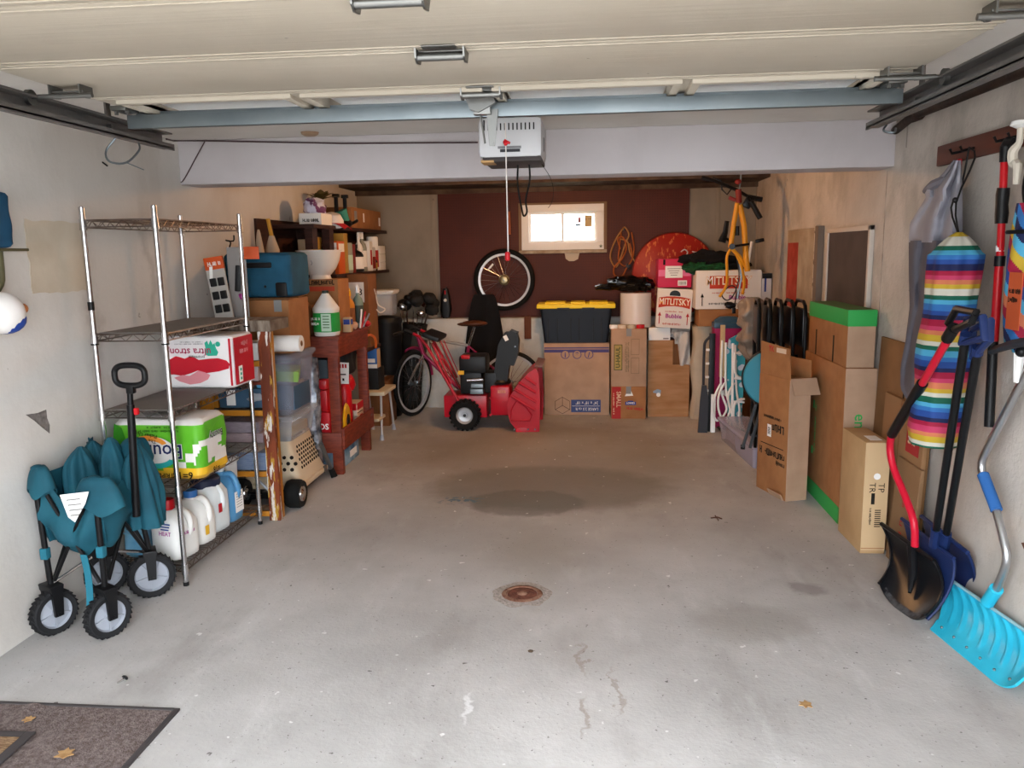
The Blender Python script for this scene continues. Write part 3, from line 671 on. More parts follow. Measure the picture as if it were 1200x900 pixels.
# canvas: slack walls hanging between the posts, gathered folds behind
def sheet(A, Bp, zA, zB, dip, zb, bulge, seed, fr=5):
    A = V((*A, 0)); Bp = V((*Bp, 0)); d = (Bp-A); nrm = V((d.y, -d.x, 0)).normalized()
    def fn(u, v):
        top = zA+(zB-zA)*u-dip*math.sin(PI*u)**1.2; bot = zb+.03*math.sin(u*7+seed)+.02*noise.noise(V((u*4, seed, 1)))
        f = math.sin(u*fr*PI+seed+v*2)*.5+noise.noise(V((u*3+seed, v*2.5, seed)))*1.1
        p = A.lerp(Bp, -.02+1.04*u)+nrm*(bulge*math.sin(PI*v)*(.4+.6*math.sin(PI*u))+.022*f*(.3+v)-.012)
        return WL(p.x, p.y, top+(bot-top)*v)
    return B().grid(fn, 36, 20, thick=.003)
FLp, FRp, BRp, BLp = (-2.318, 3.09), (-2.045, 3.075), (-2.11, 3.46), (-2.345, 3.50)
for a_, e_, za, ze, dip, zb, bu, sd in ((FLp, FRp, .705, .665, .13, .375, .045, 1.0), (FRp, BRp, .665, .72, .10, .40, .06, 3.0), (BRp, BLp, .74, .77, .03, .36, .02, 5.0), (BLp, FLp, .77, .70, .03, .38, .02, 7.0)):
    part(wg, 'canvas_wall', sheet(a_, e_, za, ze, dip, zb, bu, sd), TEAL, 60)
def puff(c, rx, ry, h, seed, z0):
    def fn(u, v):
        a = 2*PI*u; k = max(.02, 1-v**2.6)**.5; n_ = noise.noise(V((math.cos(a)*1.6, math.sin(a)*1.6, v*2+seed)))
        rr = k*(1+.30*n_+.14*math.sin(5*a+seed+2*v)+.07*math.sin(11*a+v*3))
        return WL(c[0]+rx*rr*math.cos(a), c[1]+ry*rr*math.sin(a), z0+h*(v+.05*n_*v*(1-v)*4))
    return B().grid(fn, 60, 14, thick=.003, wrapu=True)
for c, rx, ry, h, z0, sd in (((-2.245, 3.27), .062, .10, .31, .47, 1), ((-2.165, 3.37), .06, .07, .30, .50, 2.7), ((-2.055, 3.40), .085, .085, .38, .38, 4.1), ((-2.28, 3.42), .06, .06, .27, .5, 7.7)):
    part(wg, 'canvas_fold', puff(c, rx, ry, h, sd, z0), TEAL, 60)
for (x, y), z, sd in ((WF[0], .725, 3), (WF[1], .685, 8), ((-2.10, 3.44), .76, 5)):       # corner hoods over the front posts
    def hood(u, v, x=x, y=y, z=z, sd=sd):
        a = 2*PI*u; rr = (.020+.042*v**.7)*(1+.25*math.sin(2*a+sd)+.2*noise.noise(V((math.cos(a), math.sin(a), v+sd))))
        return WL(x-.004+rr*math.cos(a)*(1.5 if sd > 4 else 1), y+.02+rr*.9*math.sin(a), z+.012-(.14 if sd > 5 else .11)*v**1.7+.02*math.sin(3*a+sd)*v)
    part(wg, 'corner_hood', B().grid(hood, 32, 8, thick=.003, wrapu=True).ball(WL(x-.015, y+.02, z+.008), (.028, .026, .012), 12), TEAL, 60)
wlab = [Yp(70, 580, 3.005), Yp(104, 576, 3.005), Yp(100, 590, 3.005), Yp(88, 612, 3.005), Yp(80, 606, 3.005)]
lo_ = B().prism([(q.x, q.z) for q in wlab], .002, frame((0, 3.006, 0), (1, 0, 0), (0, -1, 0))); lo_.v = [tuple(WL(*q)) for q in lo_.v]
tl = part(wg, 'care_label', lo_, PAPER, 0)
for k in range(4): txt(tl, 'wwwwwww', .012, WL(*(Yp(78+k*1.5, 586+k*6, 3.003))), (1, 0, .12), (0, 0, 1), INK, ax='LEFT', bold=.02)
sp_ = [Yp(98, 650, 3.03), Yp(103, 660, 3.02), Yp(104, 690, 3.02), Yp(106, 734, 3.03)]
part(wg, 'strap', B().grid(lambda u, v: WL(*(sp_[0].lerp(sp_[3], v)+V(((u-.5)*.03+.012*math.sin(v*3), .004*math.sin(v*6), .0))) ), 2, 12, thick=.003), TEALL)
hy = 3.28
hp = [Yp(152, 456, hy), Yp(160, 605, hy)]
part(wg, 'handle_pole', B().tube([WL(*hp[0]), WL(*hp[1])], .013, 10).tube([WL(*hp[0].lerp(hp[1], .12)), WL(*hp[1])], .017, 10), BLKM)
hc = Yp(152, 440, hy); hw = .066
part(wg, 'handle_grip', B().tube([WL(*(hc+V((hw*1.05*math.copysign(abs(math.cos(a))**.7, math.cos(a)), 0, .045*math.copysign(abs(math.sin(a))**.7, math.sin(a)))))) for a in [2*PI*i/28 for i in range(28)]], .0135, 10, closed=True).box(WL(*(hc+V((0, 0, -.06)))), (.035, .03, .04), bev=.008), BLACK)
part(wg, 'release_button', B().box(WL(*Yp(160, 482, hy-.01)), (.018, .02, .03), bev=.005), RED)

# ------------------------------------------------------------------ chrome wire rack
RX0, RX1, RY0, RY1 = -2.335, -1.985, 3.594, 4.504
RZ = [1.775, 1.245, .875, .502, .105]
rk = thing('wire_rack', 'chrome five tier wire shelving rack against the left wall', 'shelving', ((RX0+RX1)/2, (RY0+RY1)/2, 0))
def RL(x, y, z): return V((x-(RX0+RX1)/2, y-(RY0+RY1)/2, z))
for x in (RX0, RX1):
    for y in (RY0, RY1):
        po = part(rk, 'post', B().cyl(RL(x, y, .012), RL(x, y, 1.83), .0127, n=16), CHROME)
        part(po, 'foot', B().cyl(RL(x, y, 0), RL(x, y, .02), .014, n=12), BLACK)
        part(po, 'post_cap', B().lathe([(.0135, 0), (.0135, .012), (.008, .016)], 12, xf(RL(x, y, 1.822))), CHROME)
        for z in RZ: part(po, 'collar', B().cyl(RL(x, y, z-.045), RL(x, y, z+.006), .0175, .0155, n=16), CHROME)
        for z in RZ[1:2]: part(po, 'collar_ring', B().cyl(RL(x, y, z-.05), RL(x, y, z-.043), .0178, n=16), BLACK)
part(rk, 'post_tape', B().cyl(RL(RX0, RY0, 1.36), RL(RX0, RY0, 1.40), .0145, n=16), BLACK)
M_WIRE = mat('rack_wire', '#8d8480', .35, 1, col2='#6d6058', scale=12)
def wire_shelf(z):
    q = B(); r = .0028
    cs = [(RX0, RY0), (RX1, RY0), (RX1, RY1), (RX0, RY1)]
    for k in range(4):
        a, e = cs[k], cs[(k+1) % 4]
        for dz in (0, -.032): q.tube([RL(*a, z+dz), RL(*e, z+dz)], .0036, 6)
        L_ = math.dist(a, e); n = int(L_/.035); zz = []
        for i in range(n+1): t = i/n; zz.append(RL(a[0]+(e[0]-a[0])*t, a[1]+(e[1]-a[1])*t, z if i % 2 else z-.032))
        q.tube(zz, .0022, 5)
    n = 34
    for i in range(1, n): y = RY0+(RY1-RY0)*i/n; q.tube([RL(RX0, y, z+.001), RL(RX1, y, z+.001)], .0018, 5)
    for x in (RX0+.11, RX1-.11): q.tube([RL(x, RY0, z-.004), RL(x, RY1, z-.004)], .003, 5)
    return q
for k, z in enumerate(RZ):
    sh = part(rk, 'wire_shelf', wire_shelf(z), M_WIRE)
    if k in (1, 2): part(sh, 'shelf_liner', B().bx(RL(RX0+.02, RY0+.01, z+.003), RL(RX1-.006, RY1-.02, z+.007)), mat('grey_liner', '#7c7672', .7, col2='#6d6864', scale=3), 0)

# toilet paper pack (standing upside down) on the third shelf
TPW, TPD, TPH = .38, .275, .29
tp = thing('toilet_paper_pack', 'white and red toilet paper pack standing upside down on the wire rack', 'toilet paper', (-2.137, 4.345, RZ[2]+.008))
TPWH = mat('tp_wrap', '#e6e2e2', .35); TPRED = mat('tp_red', '#c1202f', .35, col2='#b3182a', scale=4); TPPK = mat('tp_pink', '#d98b93', .4)
part(tp, 'pack', softbox(B(), (TPW, TPD, TPH), .018, 0, 8, .004, 14, 1), TPWH)
fy = -TPD/2-.0045; LX, LU = (-1, 0, 0), (0, 0, -1)      # upside-down print on the front
scal = [(-TPW/2+.004, .075), (-TPW/2+.004, .155), (-.16, .165), (-.13, .18), (-.1, .172), (-.08, .165), (-.05, .178), (-.02, .17), (.0, .158), (.03, .165), (.06, .168), (.085, .155), (.095, .135), (.09, .11), (.06, .095), (.02, .085), (-.01, .1), (-.05, .085), (-.1, .07), (-.15, .078)]
quad(tp, 'red_cloud', (.0, fy, 0), 0, 0, X_, Z_, TPRED, pts=[(x*(1.85 if x > 0 else 1), z) for x, z in scal], off=.002)
quad(tp, 'pink_cloud', (0, fy-.001, 0), 0, 0, X_, Z_, TPPK, pts=[(-.15, .06), (-.1, .075), (-.06, .07), (-.03, .085), (-.005, .1), (.03, .09), (.06, .075), (.045, .05), (.0, .03), (-.06, .022), (-.12, .04)], off=.002)
TG = mat('tp_green', '#2fa88d', .5)
quad(tp, 'green_emblem', (.075, fy, .222), 0, 0, X_, Z_, TG, pts=[(-.035, .03), (-.02, .042), (-.012, .02), (.0, .045), (.012, .02), (.022, .03), (.028, .0), (.04, -.022), (.03, -.04), (-.02, -.042), (-.036, -.03), (-.03, -.005)], off=.002)
quad(tp, 'green_emblem', (.115, fy, .245), .02, .02, X_, Z_, TG, pts=circ(.014, 14), off=.002)
TPR2 = mat('tp_red_ink', '#a51f4c', .6)
txt(tp, 'ultra strong', .055, (-.055, fy-.002, .205), LX, LU, TPR2, bold=.012)
txt(tp, 'premium', .026, (-.01, fy-.002, .165+.01), LX, LU, INK)
squig(tp, (-.05, fy-.002, .252), LX, LU, .16, .018, mat('grey_ink', '#8a8688', .8), 2)
quad(tp, 'red_side', (TPW/2+.0045, 0, TPH/2), TPD-.03, TPH-.03, (0, 1, 0), Z_, TPRED, off=.002)
quad(tp, 'nutrition_label', (TPW/2+.007, -.06, .07), .045, .09, (0, 1, 0), Z_, PAPER, off=.002)
for k in range(3): quad(tp, 'label_mark', (TPW/2+.009, -.06, .045+k*.025), .02, .014, (0, 1, 0), Z_, TG, off=.001)
squig(tp, (TPW/2+.007, .0, .215), (0, -1, 0), (0, 0, -1), .1, .07, TPPK, 2)
quad(tp, 'red_front_band', (TPW/2-.01, fy, TPH/2), .012, TPH-.03, X_, Z_, TPRED, off=.0015)

# paper towel pack (upside down) on the fourth shelf
PW, PD, PH = .46, .30, .31
pt_ = thing('paper_towel_pack', 'green and yellow paper towel pack lying upside down on the wire rack', 'paper towels', (-2.12, 3.83, RZ[3]+.0065))
GR = mat('towel_green', '#5fae2e', .3, col2='#4f9c22', scale=5); YL = mat('towel_yellow', '#d8a72a', .35); WT = mat('towel_white', '#d9d4d0', .4)
def pmf(p):
    if p.z < .055+.01*math.sin(p.x*9): return 1
    if p.z > PH-.02: return 2
    if p.x > .10 and .07 < p.z < .20 and noise.noise(p*14)+(p.x-.2)*2 > .12: return 2
    return 0
part(pt_, 'pack', softbox(B(), (PW, PD, PH), .05, 0, 14, .012, 8, 3, mfn=pmf, nseg=8), [GR, YL, WT])
fy = -PD/2-.010
NV = mat('navy_ink', '#14204f', .5); OR = mat('orange_print', '#dd8a33', .4); TLP = mat('teal_print', '#2a9a96', .4)
quad(pt_, 'emblem_swirl', (-.02, fy, .15), 0, 0, X_, Z_, WT, pts=circ(.115, 28, ry=.075), off=.002)
quad(pt_, 'emblem_swirl', (-.04, fy-.0015, .175), 0, 0, X_, Z_, OR, pts=circ(.1, 20, ry=.055, a0=.3, a1=2.9)+circ(.075, 20, ry=.03, a0=.3, a1=2.9)[::-1], off=.002)
quad(pt_, 'emblem_swirl', (-.01, fy-.0015, .125), 0, 0, X_, Z_, TLP, pts=circ(.11, 20, ry=.06, a0=3.6, a1=5.9)+circ(.08, 20, ry=.035, a0=3.6, a1=5.9)[::-1], off=.002)
txt(pt_, 'Bounty', .1, (-.0, fy-.0035, .155), LX, LU, WT, bold=.04, sx=.95); txt(pt_, 'Bounty', .1, (-.0, fy-.005, .155), LX, LU, NV, bold=.012, sx=.95)
txt(pt_, 'The Quicker\nPicker Upper', .026, (-.06, fy-.003, .225), (-1, 0, .18), LU, INK, bold=.01)
txt(pt_, '6=18', .05, (.125, fy+.002, .032), LX, LU, INK, bold=.015); txt(pt_, 'TRIPLE ROLLS', .032, (-.02, fy+.002, .03), LX, LU, INK, bold=.012)
squig(pt_, (.02, fy+.001, .262), LX, LU, .2, .03, mat('dark_green_ink', '#2c5c1a', .7), 2)
quad(pt_, 'leaf_panel', (-.185, fy-.001, .2), 0, 0, X_, Z_, mat('towel_dark_green', '#2f7a1d', .35), pts=[(-.0, -.085), (.04, -.02), (.015, .07), (-.02, .09), (-.035, .0)], off=.002)
txt(pt_, 'Bounty', .05, (PW/2+.010, -.02, .21), (0, -1, 0), LU, WT, bold=.05); txt(pt_, 'Bounty', .05, (PW/2+.012, -.02, .21), (0, -1, 0), LU, INK, bold=.01)
txt(pt_, '=18', .045, (PW/2+.006, -.03, .035), (0, -1, 0), LU, INK, bold=.015)
part(pt_, 'wrap_fold', B().grid(lambda u, v: (PW/2+.004-.02*v, -.12+.2*u, PH-.02-.11*v*(1-abs(u-.5))-.0), 6, 6, thick=.002), GR)

# jugs on the bottom shelf
def jug(name, label, loc, rot, w_, d, h, body, cap, cap_r, cap_h, neck=.03, handle='side', lab=None, capsq=1, group=None, shoulder=.62):
    t = thing(name, label, 'jug', loc, rot, group)
    rr = []
    prof = [(0, .86), (.012, .97), (.04, 1), (h*.5, 1), (h*shoulder, .98), (h*(shoulder+.12), .82), (h*(shoulder+.22), .55), (h-cap_h-.02, neck*2/w_), (h-cap_h, neck*2/w_)]
    for z, k in prof:
        a = max(w_*k, neck*2); e = max(d*(k if k < 1 else 1), neck*2 if k < .9 else 0); rr.append(ring(a, e, min(a, e)*.32 if k > .6 else min(a, e)*.499, z, 5, cx=0, cy=(1-k)*d*.25 if handle else 0))
    cy = (1-prof[-1][1])*d*.25 if handle else 0
    part(t, 'bottle', loft(B(), rr), body, 50)
    part(t, 'cap', B().lathe([(cap_r, 0), (cap_r, cap_h*.8), (cap_r*.9, cap_h), (0, cap_h)], 20, xf((0, cy, h-cap_h))), cap)
    if handle:
        part(t, 'handle', B().tube([(0, cy-neck*.3, h-cap_h-.03), (0, -d*.25, h*.92-cap_h*.5), (0, -d*.46, h*.72), (0, -d*.49, h*.52), (0, -d*.42, h*.40)], [.016, .017, .017, .017, .014], 10, smooth=4), body)
    if lab: part(t, 'paper_label', B().bx((w_/2-.001, -d*.32, h*.1), (w_/2+.0015, d*.32, h*.5)), lab, 0)
    return t
z0 = RZ[4]+.004
HDPE = mat('jug_white', '#d8d6d2', .45); HDPE2 = mat('jug_pale', '#cfd3d4', .45)
j1 = jug('laundry_jug', 'white laundry jug with a red cap on the bottom of the wire rack', (-2.09, 3.72, z0), PI/2-.25, .17, .20, .29, HDPE, RED, .035, .05)
txt(j1, 'HEAT', .03, (-.0885, -.02, .14), (0, -1, 0), Z_, mat('magenta_ink', '#a03a86', .7), bold=.02); 
for k in range(3): quad(j1, 'label_line', (-.088, -.02, .19-k*.014), .07-.01*k, .007, (0, -1, 0), Z_, BLUEINK)
squig(j1, (-.02, -.1035, .14), X_, Z_, .07, .02, mat('magenta_ink'))
j2 = jug('bleach_jug', 'plain white jug with a blue cap beside the red capped jug', (-2.075, 3.915, z0), PI/2-.2, .14, .17, .28, HDPE, mat('blue_cap', '#2b5d97', .45), .036, .035)
quad(j2, 'sticker', (-.03, -.089, .08), .03, .05, X_, Z_, YL)
j3 = jug('detergent_tub', 'pale detergent tub with a wide navy lid among the jugs', (-2.10, 4.10, z0), PI/2-.2, .17, .20, .30, HDPE2, mat('navy_lid', '#1c2238', .5), .082, .05, neck=.07, shoulder=.72)
quad(j3, 'label_patch', (-.03, -.104, .14), .03, .05, X_, Z_, REDINK)
j4 = jug('washer_fluid_jug', 'clear jug of blue washer fluid with a white paper label', (-2.075, 4.265, z0), PI/2-.1, .15, .16, .31, mat('blue_fluid', '#4f86b0', .3), mat('pale_cap', '#c9d3da', .4), .022, .025)
quad(j4, 'paper_label', (-.0, -.0835, .115), .085, .12, X_, Z_, PAPER, off=.002); quad(j4, 'paper_label', (-.0775, .0, .115), .085, .12, (0, -1, 0), Z_, PAPER, off=.002)
for k in range(6): quad(j4, 'label_line', (0, -.0855, .16-k*.015), .06, .003, X_, Z_, mat('grey_ink'), off=.001)
pail = thing('white_pail', 'square white pail with black print at the back of the rack bottom', 'pail', (-2.2, 4.43, z0), -.1)
part(pail, 'bucket', loft(B(), [ring(.2, .12, .02, 0), ring(.22, .125, .02, .29)]), WHITE); part(pail, 'lid', softbox(B(), (.232, .135, .03), .012, .29, 1), WHITE)
for k in range(4): squig(pail, (.03, -.0655, .24-k*.055), X_, Z_, .12, .03-.003*k, INK, seed=k)
part(pail, 'handle', B().tube([(-.11, 0, .28), (-.1, -.055, .29), (0, -.075, .285), (.1, -.055, .29), (.11, 0, .28)], .004, 6, smooth=4), WHITE)
wp_ = thing('wipes_pack', 'light blue plastic wrapped pack on the rack bottom behind the wagon', 'pack', (-2.275, 3.74, z0), 0)
part(wp_, 'pack', softbox(B(), (.11, .2, .2), .04, 0, 8, .01, 10, 2), mat('pale_blue_film', '#7fb4cf', .3, col2='#5b97bb', scale=9))
part(wp_, 'fold_seam', B().tube([(-.06, -.104, .14), (0, -.108, .135), (.06, -.104, .14)], .004, 6), mat('pale_blue_film'))

# ------------------------------------------------------------------ old painted shelf and the stack of bins behind the rack
def peel_mat():
    M, N, L, b = node_mat('peeling_paint'); g = G(N, L)
    c = g.mix(g.ramp(g.noise(5, 5, stretch=(3, 3, .6)).outputs[0], .42, .6), '#7a3a20', '#5c2a18')
    c = g.mix(g.ramp(g.noise(9, 4, stretch=(3, 3, .5)).outputs[0], .54, .58), c, '#a87f2e')
    c = g.mix(g.ramp(g.noise(7, 5, stretch=(4, 4, .7)).outputs[0], .55, .58), c, '#cdc5bc')
    L.new(c, b.inputs['Base Color']); b.inputs['Roughness'].default_value = .6; return M
PEEL = peel_mat(); ORG = mat('mustard_paint', '#b3741f', .5)
WEATH = mat('weathered_board', '#8a7d70', .8, col2='#5a4a3e', scale=8, stretch=(4, 1, 1), bump=.3)
ua = thing('painted_shelf', 'old narrow wooden shelf with peeling brown and white paint', 'shelf', (-2.12, 4.72, 0))
for x, y in ((-1.915, 4.585), (-2.31, 4.60), (-1.925, 4.64), (-2.31, 4.70)):
    part(ua, 'post', B().bx((x+2.12-.035, y-4.72-.02, 0), (x+2.12+.035, y-4.72+.02, 1.16), .003), PEEL if y < 4.6 else ORG)
part(ua, 'top_board', B().bx((-.24, -.16, 1.16), (.255, .13, 1.225), .004), WEATH)
for z in (.96, .66, .28, .03):
    sb_ = part(ua, 'shelf_board', B().bx((-.21, -.115, z), (.17, .0, z+.02)), WEATH, 0)
    part(sb_, 'shelf_edge', B().bx((-.19, -.13, z-.012), (.18, -.115, z+.022), .002), ORG)
part(ua, 'brace', B().tube([(.08, -.125, .27), (.18, -.13, .17)], .008, 6), GREYP)
def smallbox(name, label, cat, lo, hi, M, rot=0, bev=.004, group=None, prints=()):
    t = thing(name, label, cat, ((lo[0]+hi[0])/2, (lo[1]+hi[1])/2, lo[2]), rot, group)
    w_, d, h = hi[0]-lo[0], hi[1]-lo[1], hi[2]-lo[2]
    part(t, 'carton', B().bx((-w_/2, -d/2, 0), (w_/2, d/2, h-.003), bev), M)
    part(t, 'lid_flap', B().bx((-w_/2+.002, -d/2+.002, h-.003), (w_/2-.002, d/2-.002, h), .001), M, 0)
    for p in prints:
        side, cx, cz, pw, ph, pm = p[:6]
        if side == 'f': quad(t, 'print', (cx*w_/2, -d/2, cz*h), pw*w_, ph*h, X_, Z_, pm, off=.002)
        else: quad(t, 'print', (w_/2, cx*d/2, cz*h), pw*d, ph*h, Y_, Z_, pm, off=.002)
    return t
zz = .98
smallbox('white_carton', 'white carton with small red print on the painted shelf top level', 'box', (-2.22, 4.63, zz), (-1.98, 4.80, zz+.105), PAPER, prints=[('f', .2, .6, .3, .15, INK), ('f', -.3, .6, .1, .2, REDINK)])
smallbox('pink_carton', 'pale pink carton lying under the white carton on the painted shelf', 'box', (-2.22, 4.63, .855), (-1.99, 4.80, .95), mat('pale_pink', '#c9b8ba', .7))
part(ua, 'shelf_board', B().bx((-.21, -.115, .835), (.17, .0, .853)), mat('red_shelf', '#6a2b1d', .6), 0)
bb_ = thing('blue_parts_box', 'dark blue tub of odds and ends on the painted shelf', 'tub', (-2.10, 4.72, .684))
part(bb_, 'tub', B().box((0, 0, .062), (.32, .16, .12), bev=.01, taper=.95), mat('slate_blue', '#39546b', .5)); part(bb_, 'label', B().bx((-.10, -.086, .02), (-.045, -.082, .115)), PAPER, 0)
part(bb_, 'blue_cup', B().lathe([(.028, 0), (.034, .06)], 14, xf((.10, -.02, .09))), mat('sky_blue', '#5fa8cc', .5)); part(bb_, 'rag', B().ball((.08, -.05, .07), (.06, .045, .04), 14, amp=.5, freq=4), mat('grey_rag', '#9a9da2', .9))
for k in range(4):
    smallbox('paper_stack', ('stack of papers with a blue top sheet', 'thick bundle of pinkish paper', 'flat mauve folder', 'folded newspaper')[k]+' on the painted shelf lower level', 'papers', (-2.268+.005*k, 4.625, .302+(0, .17, .235, .11)[k]), (-1.965-.02*k, 4.80, .302+(.108, .232, .30, .168)[k]), mat(f'paper{k}', ('#5d6f8e', '#a38f93', '#7b7079', '#8f8a86')[k], .8, col2=('#7d8aa0', '#8d7b80', '#948791', '#a39d98')[k], scale=30, stretch=(1, 1, 20)), bev=.002)
# paper towel roll on the bin lid
pr = thing('paper_roll', 'white paper towel roll lying in front of the big cardboard box', 'paper roll', (-1.99, 4.895, 1.0))
part(pr, 'roll', B().lathe([(.018, 0), (.05, 0), (.052, .004), (.052, .2), (.05, .204), (.018, .204)], 28, xf((-.02, 0, .052), (0, PI/2, 0)), caps=False), mat('roll_paper', '#dedad6', .9))
part(pr, 'core', B().lathe([(.018, -.001), (.018, .206), (.015, .206), (.015, -.001)], 18, xf((-.02, 0, .052), (0, PI/2, 0)), caps=False), CARDD)
# clear storage bins and crate stacked
def bin_(name, label, loc, size, rot=0, M=None, lidM=None, fill=()):
    w_, d, h = size; t = thing(name, label, 'storage bin', loc, rot)
    q = loft(B(), [ring(w_*.9, d*.9, .03, 0), ring(w_, d, .03, h-.03)]); part(t, 'tub', q, M or CLEAR, 40)
    ld = part(t, 'lid', softbox(B(), (w_+.03, d+.03, .035), .014, h-.032, 1), lidM or CLEAR)
    part(t, 'rim', B().tube([V(p)+V((0, 0, h-.034)) for p in ring(w_+.012, d+.012, .03, 0, 4)], .006, 6, closed=True), lidM or CLEAR)
    for k, (c, s_, m_, shp) in enumerate(fill):
        if shp == 'box': part(t, 'contents', B().box(c, s_, (.05*k, .08*k, .3*k), bev=.006), m_)
        else: part(t, 'contents', B().ball(c, [x/2 for x in s_], 14, amp=.45, freq=3, seed=k), m_)
    return t
CLG = clear_plastic('cloudy_grey_plastic', '#a3a8ba', .42)
bA = bin_('storage_bin', 'tall clear storage bin with green and blue papers inside', (-2.1, 5.14, .585), (.40, .46, .385), 0, CLG, CLG,
     [((.08, 0, .10), (.22, .3, .16), mat('slate_blue'), 'box'), ((.09, -.05, .25), (.2, .25, .07), mat('lime_print', '#7fa24d', .7), 'box'), ((-.05, .08, .2), (.2, .2, .2), mat('grey_rag'), 'ball')])
part(bA, 'photo_card', B().bx((.178, -.05, .06), (.184, .06, .2)), mat('photo_print', '#9a8a76', .6, col2='#4b4038', scale=9), 0)
bin_('storage_bin', 'low clear storage bin between the tall bin and the pet crate', (-2.1, 5.14, .41), (.38, .48, .17), 0, CLEAR, CLEAR,
     [((.05, 0, .05), (.22, .3, .06), mat('tan_stuff', '#a58d63', .8), 'box'), ((.06, -.1, .09), (.16, .14, .06), mat('paper1'), 'ball')])
# pet crate with round holes
BEI = mat('crate_beige', '#c9b79c', .5)
cr = thing('pet_crate', 'beige plastic pet crate top with rows of round holes', 'pet crate', (-2.08, 5.20, .0855))
def crate_pt(u, v, o=0): return V((.19-.055*v+.0*u+o, -.25+.55*u*(1-.04*v)+.02*v, .03+.285*v))
q = B()
vs0 = [(-.2, -.27, .0), (.21, -.27, .0), (.21, .31, .0), (-.2, .31, .0)]
loft(q, [ring(.41, .50, .03, 0, 3, 0, -.015), ring(.40, .49, .03, .03, 3, 0, -.015), ring(.36, .48, .05, .10, 3, -.005, -.015), ring(.28, .45, .06, .315, 3, -.02, -.015)], cap=True)
part(cr, 'shell', q, BEI)
part(cr, 'rim', softbox(B(), (.43, .52, .035), .012, 0, 1, c=(0, -.015)), BEI)
M_H = mat('hole_dark', '#1a1512', .9)
for r_ in range(6):
    for k in range(9):
        t_ = k/8; z = .12+r_*.027; y = -.15+t_*.32+(.02 if r_ % 2 else 0)
        f = (z-.10)/.215; x = -.005+.18+(-.02+.14-(-.005+.18))*f
        nx = V((.215, 0, .055)).normalized()
        part(cr, 'air_hole', B().lathe([(.0105, -.004), (.0105, .0025)], 8, frame((x+.0005, y, z), (0, 1, 0), nx)), M_H, 0)
for r_ in range(3):
    for k in range(7): part(cr, 'air_hole', B().lathe([(.013, -.004), (.013, .002)], 8, frame((-.16+k*.05+(.025 if r_ % 2 else 0), -.2555+.015*(.05+r_*.04)/.2, .13+r_*.04), (1, 0, 0), (0, -1, .12))), M_H, 0)
part(cr, 'clip', B().box((.214, .18, .02), (.012, .05, .05), bev=.003), mat('crate_clip', '#4b4640', .5)); part(cr, 'knob', B().cyl((.12, .04, .315), (.12, .04, .33), .012), BEI)
dl = thing('wheeled_base', 'black wheeled base with a silver hub under the pet crate', 'dolly', (-2.08, 5.12, 0))
part(dl, 'deck', B().box((-.02, .03, .055), (.34, .5, .06), bev=.015), BLACK)
for (x, y) in ((.16, -.24), (-.17, -.24)):
    r_ = .092
    w_ = part(dl, 'tyre', B().lathe([(.05, -.045), (r_*.9, -.05), (r_, -.03), (r_, .03), (r_*.9, .05), (.05, .045)], 28, xf((x+.04 if x > 0 else x, y-.05, r_), (0, PI/2, 0)), caps=True), RUB)
    part(w_, 'hub', B().lathe([(.0, .052), (.018, .055), (.03, .046), (.048, .052), (.052, .044)], 20, xf((x+.04 if x > 0 else x, y-.05, r_), (0, PI/2, 0))), CHROME)
part(dl, 'axle', B().cyl((-.17, -.29, .092), (.2, -.29, .092), .01), BLKM)
part(dl, 'axle_arm', B().bx((-.02, -.30, .06), (.02, -.2, .1)), BLKM)
cn0 = Zp(392, 560, .0); cne = thing('cane', 'grey metal cane with dark rubber foot propped beside the pet crate', 'cane', cn0)
part(cne, 'tube', B().tube([Xp(376, 520, -1.87)-cn0, Yp(388, 550, 5.53)-cn0], .016, 12), mat('cane_metal', '#7d868d', .35, .9)); part(cne, 'rubber_foot', B().cyl(Yp(388, 549, 5.53)-cn0, (0, 0, .006), .021, .024), RUB)
bwr = thing('bubble_wrap_roll', 'silver crinkled roll of insulation standing between crate and red stand', 'roll', (-1.99, 5.515, .10), 0)
part(bwr, 'roll', B().grid(lambda u, v: (.065*(1+.12*noise.noise(V((math.cos(6.283*u)*3, math.sin(6.283*u)*3, v*9))))*math.cos(6.283*u), .055*(1+.12*noise.noise(V((math.cos(6.283*u)*3, math.sin(6.283*u)*3, v*9))))*math.sin(6.283*u), v*.78), 28, 40, thick=.004, wrapu=True), mat('silver_foil', '#b9bfc9', .25, .7, col2='#4a5262', scale=22))
part(bwr, 'core', B().cyl((0, 0, 0), (0, 0, .77), .03), CARDD)
# big cardboard box with suitcase
cb_ = thing('cardboard_box', 'big brown cardboard box with sagging top under the blue suitcase', 'box', (-2.115, 5.19, .975), .03)
part(cb_, 'body', B().bx((-.2, -.2, 0), (.195, .2, .345), .005), CARD)
for s_ in (-1, 1): part(cb_, 'flap', B().box((0, s_*.1, .352+.004*s_), (.39, .195, .005), (.05*s_, 0, 0)), CARD, 0)
part(cb_, 'seam_tape', B().bx((.1, -.2015, .27), (.15, -.1995, .345)), mat('parcel_tape'), 0)
sc_ = thing('suitcase', 'blue fabric suitcase lying on its side on the big cardboard box', 'suitcase', (-2.118, 5.2, 1.335))
BLUE = mat('suitcase_blue', '#1f5470', .75, col2='#194860', scale=8, bump=.1, bscale=150)
part(sc_, 'shell', softbox(B(), (.44, .36, .285), .035, 0, 8, .006, 8, 4), BLUE)
part(sc_, 'piping', B().tube([(x, y-.0, z) for x, y, z in [(-.2, -.165, .02), (.2, -.165, .02), (.2, -.165, .265), (-.2, -.165, .265)]], .006, 6, closed=True), mat('piping_blue', '#173f56', .7))
part(sc_, 'grip', B().box((-.03, -.187, .205), (.26, .018, .035), bev=.008), BLACK)
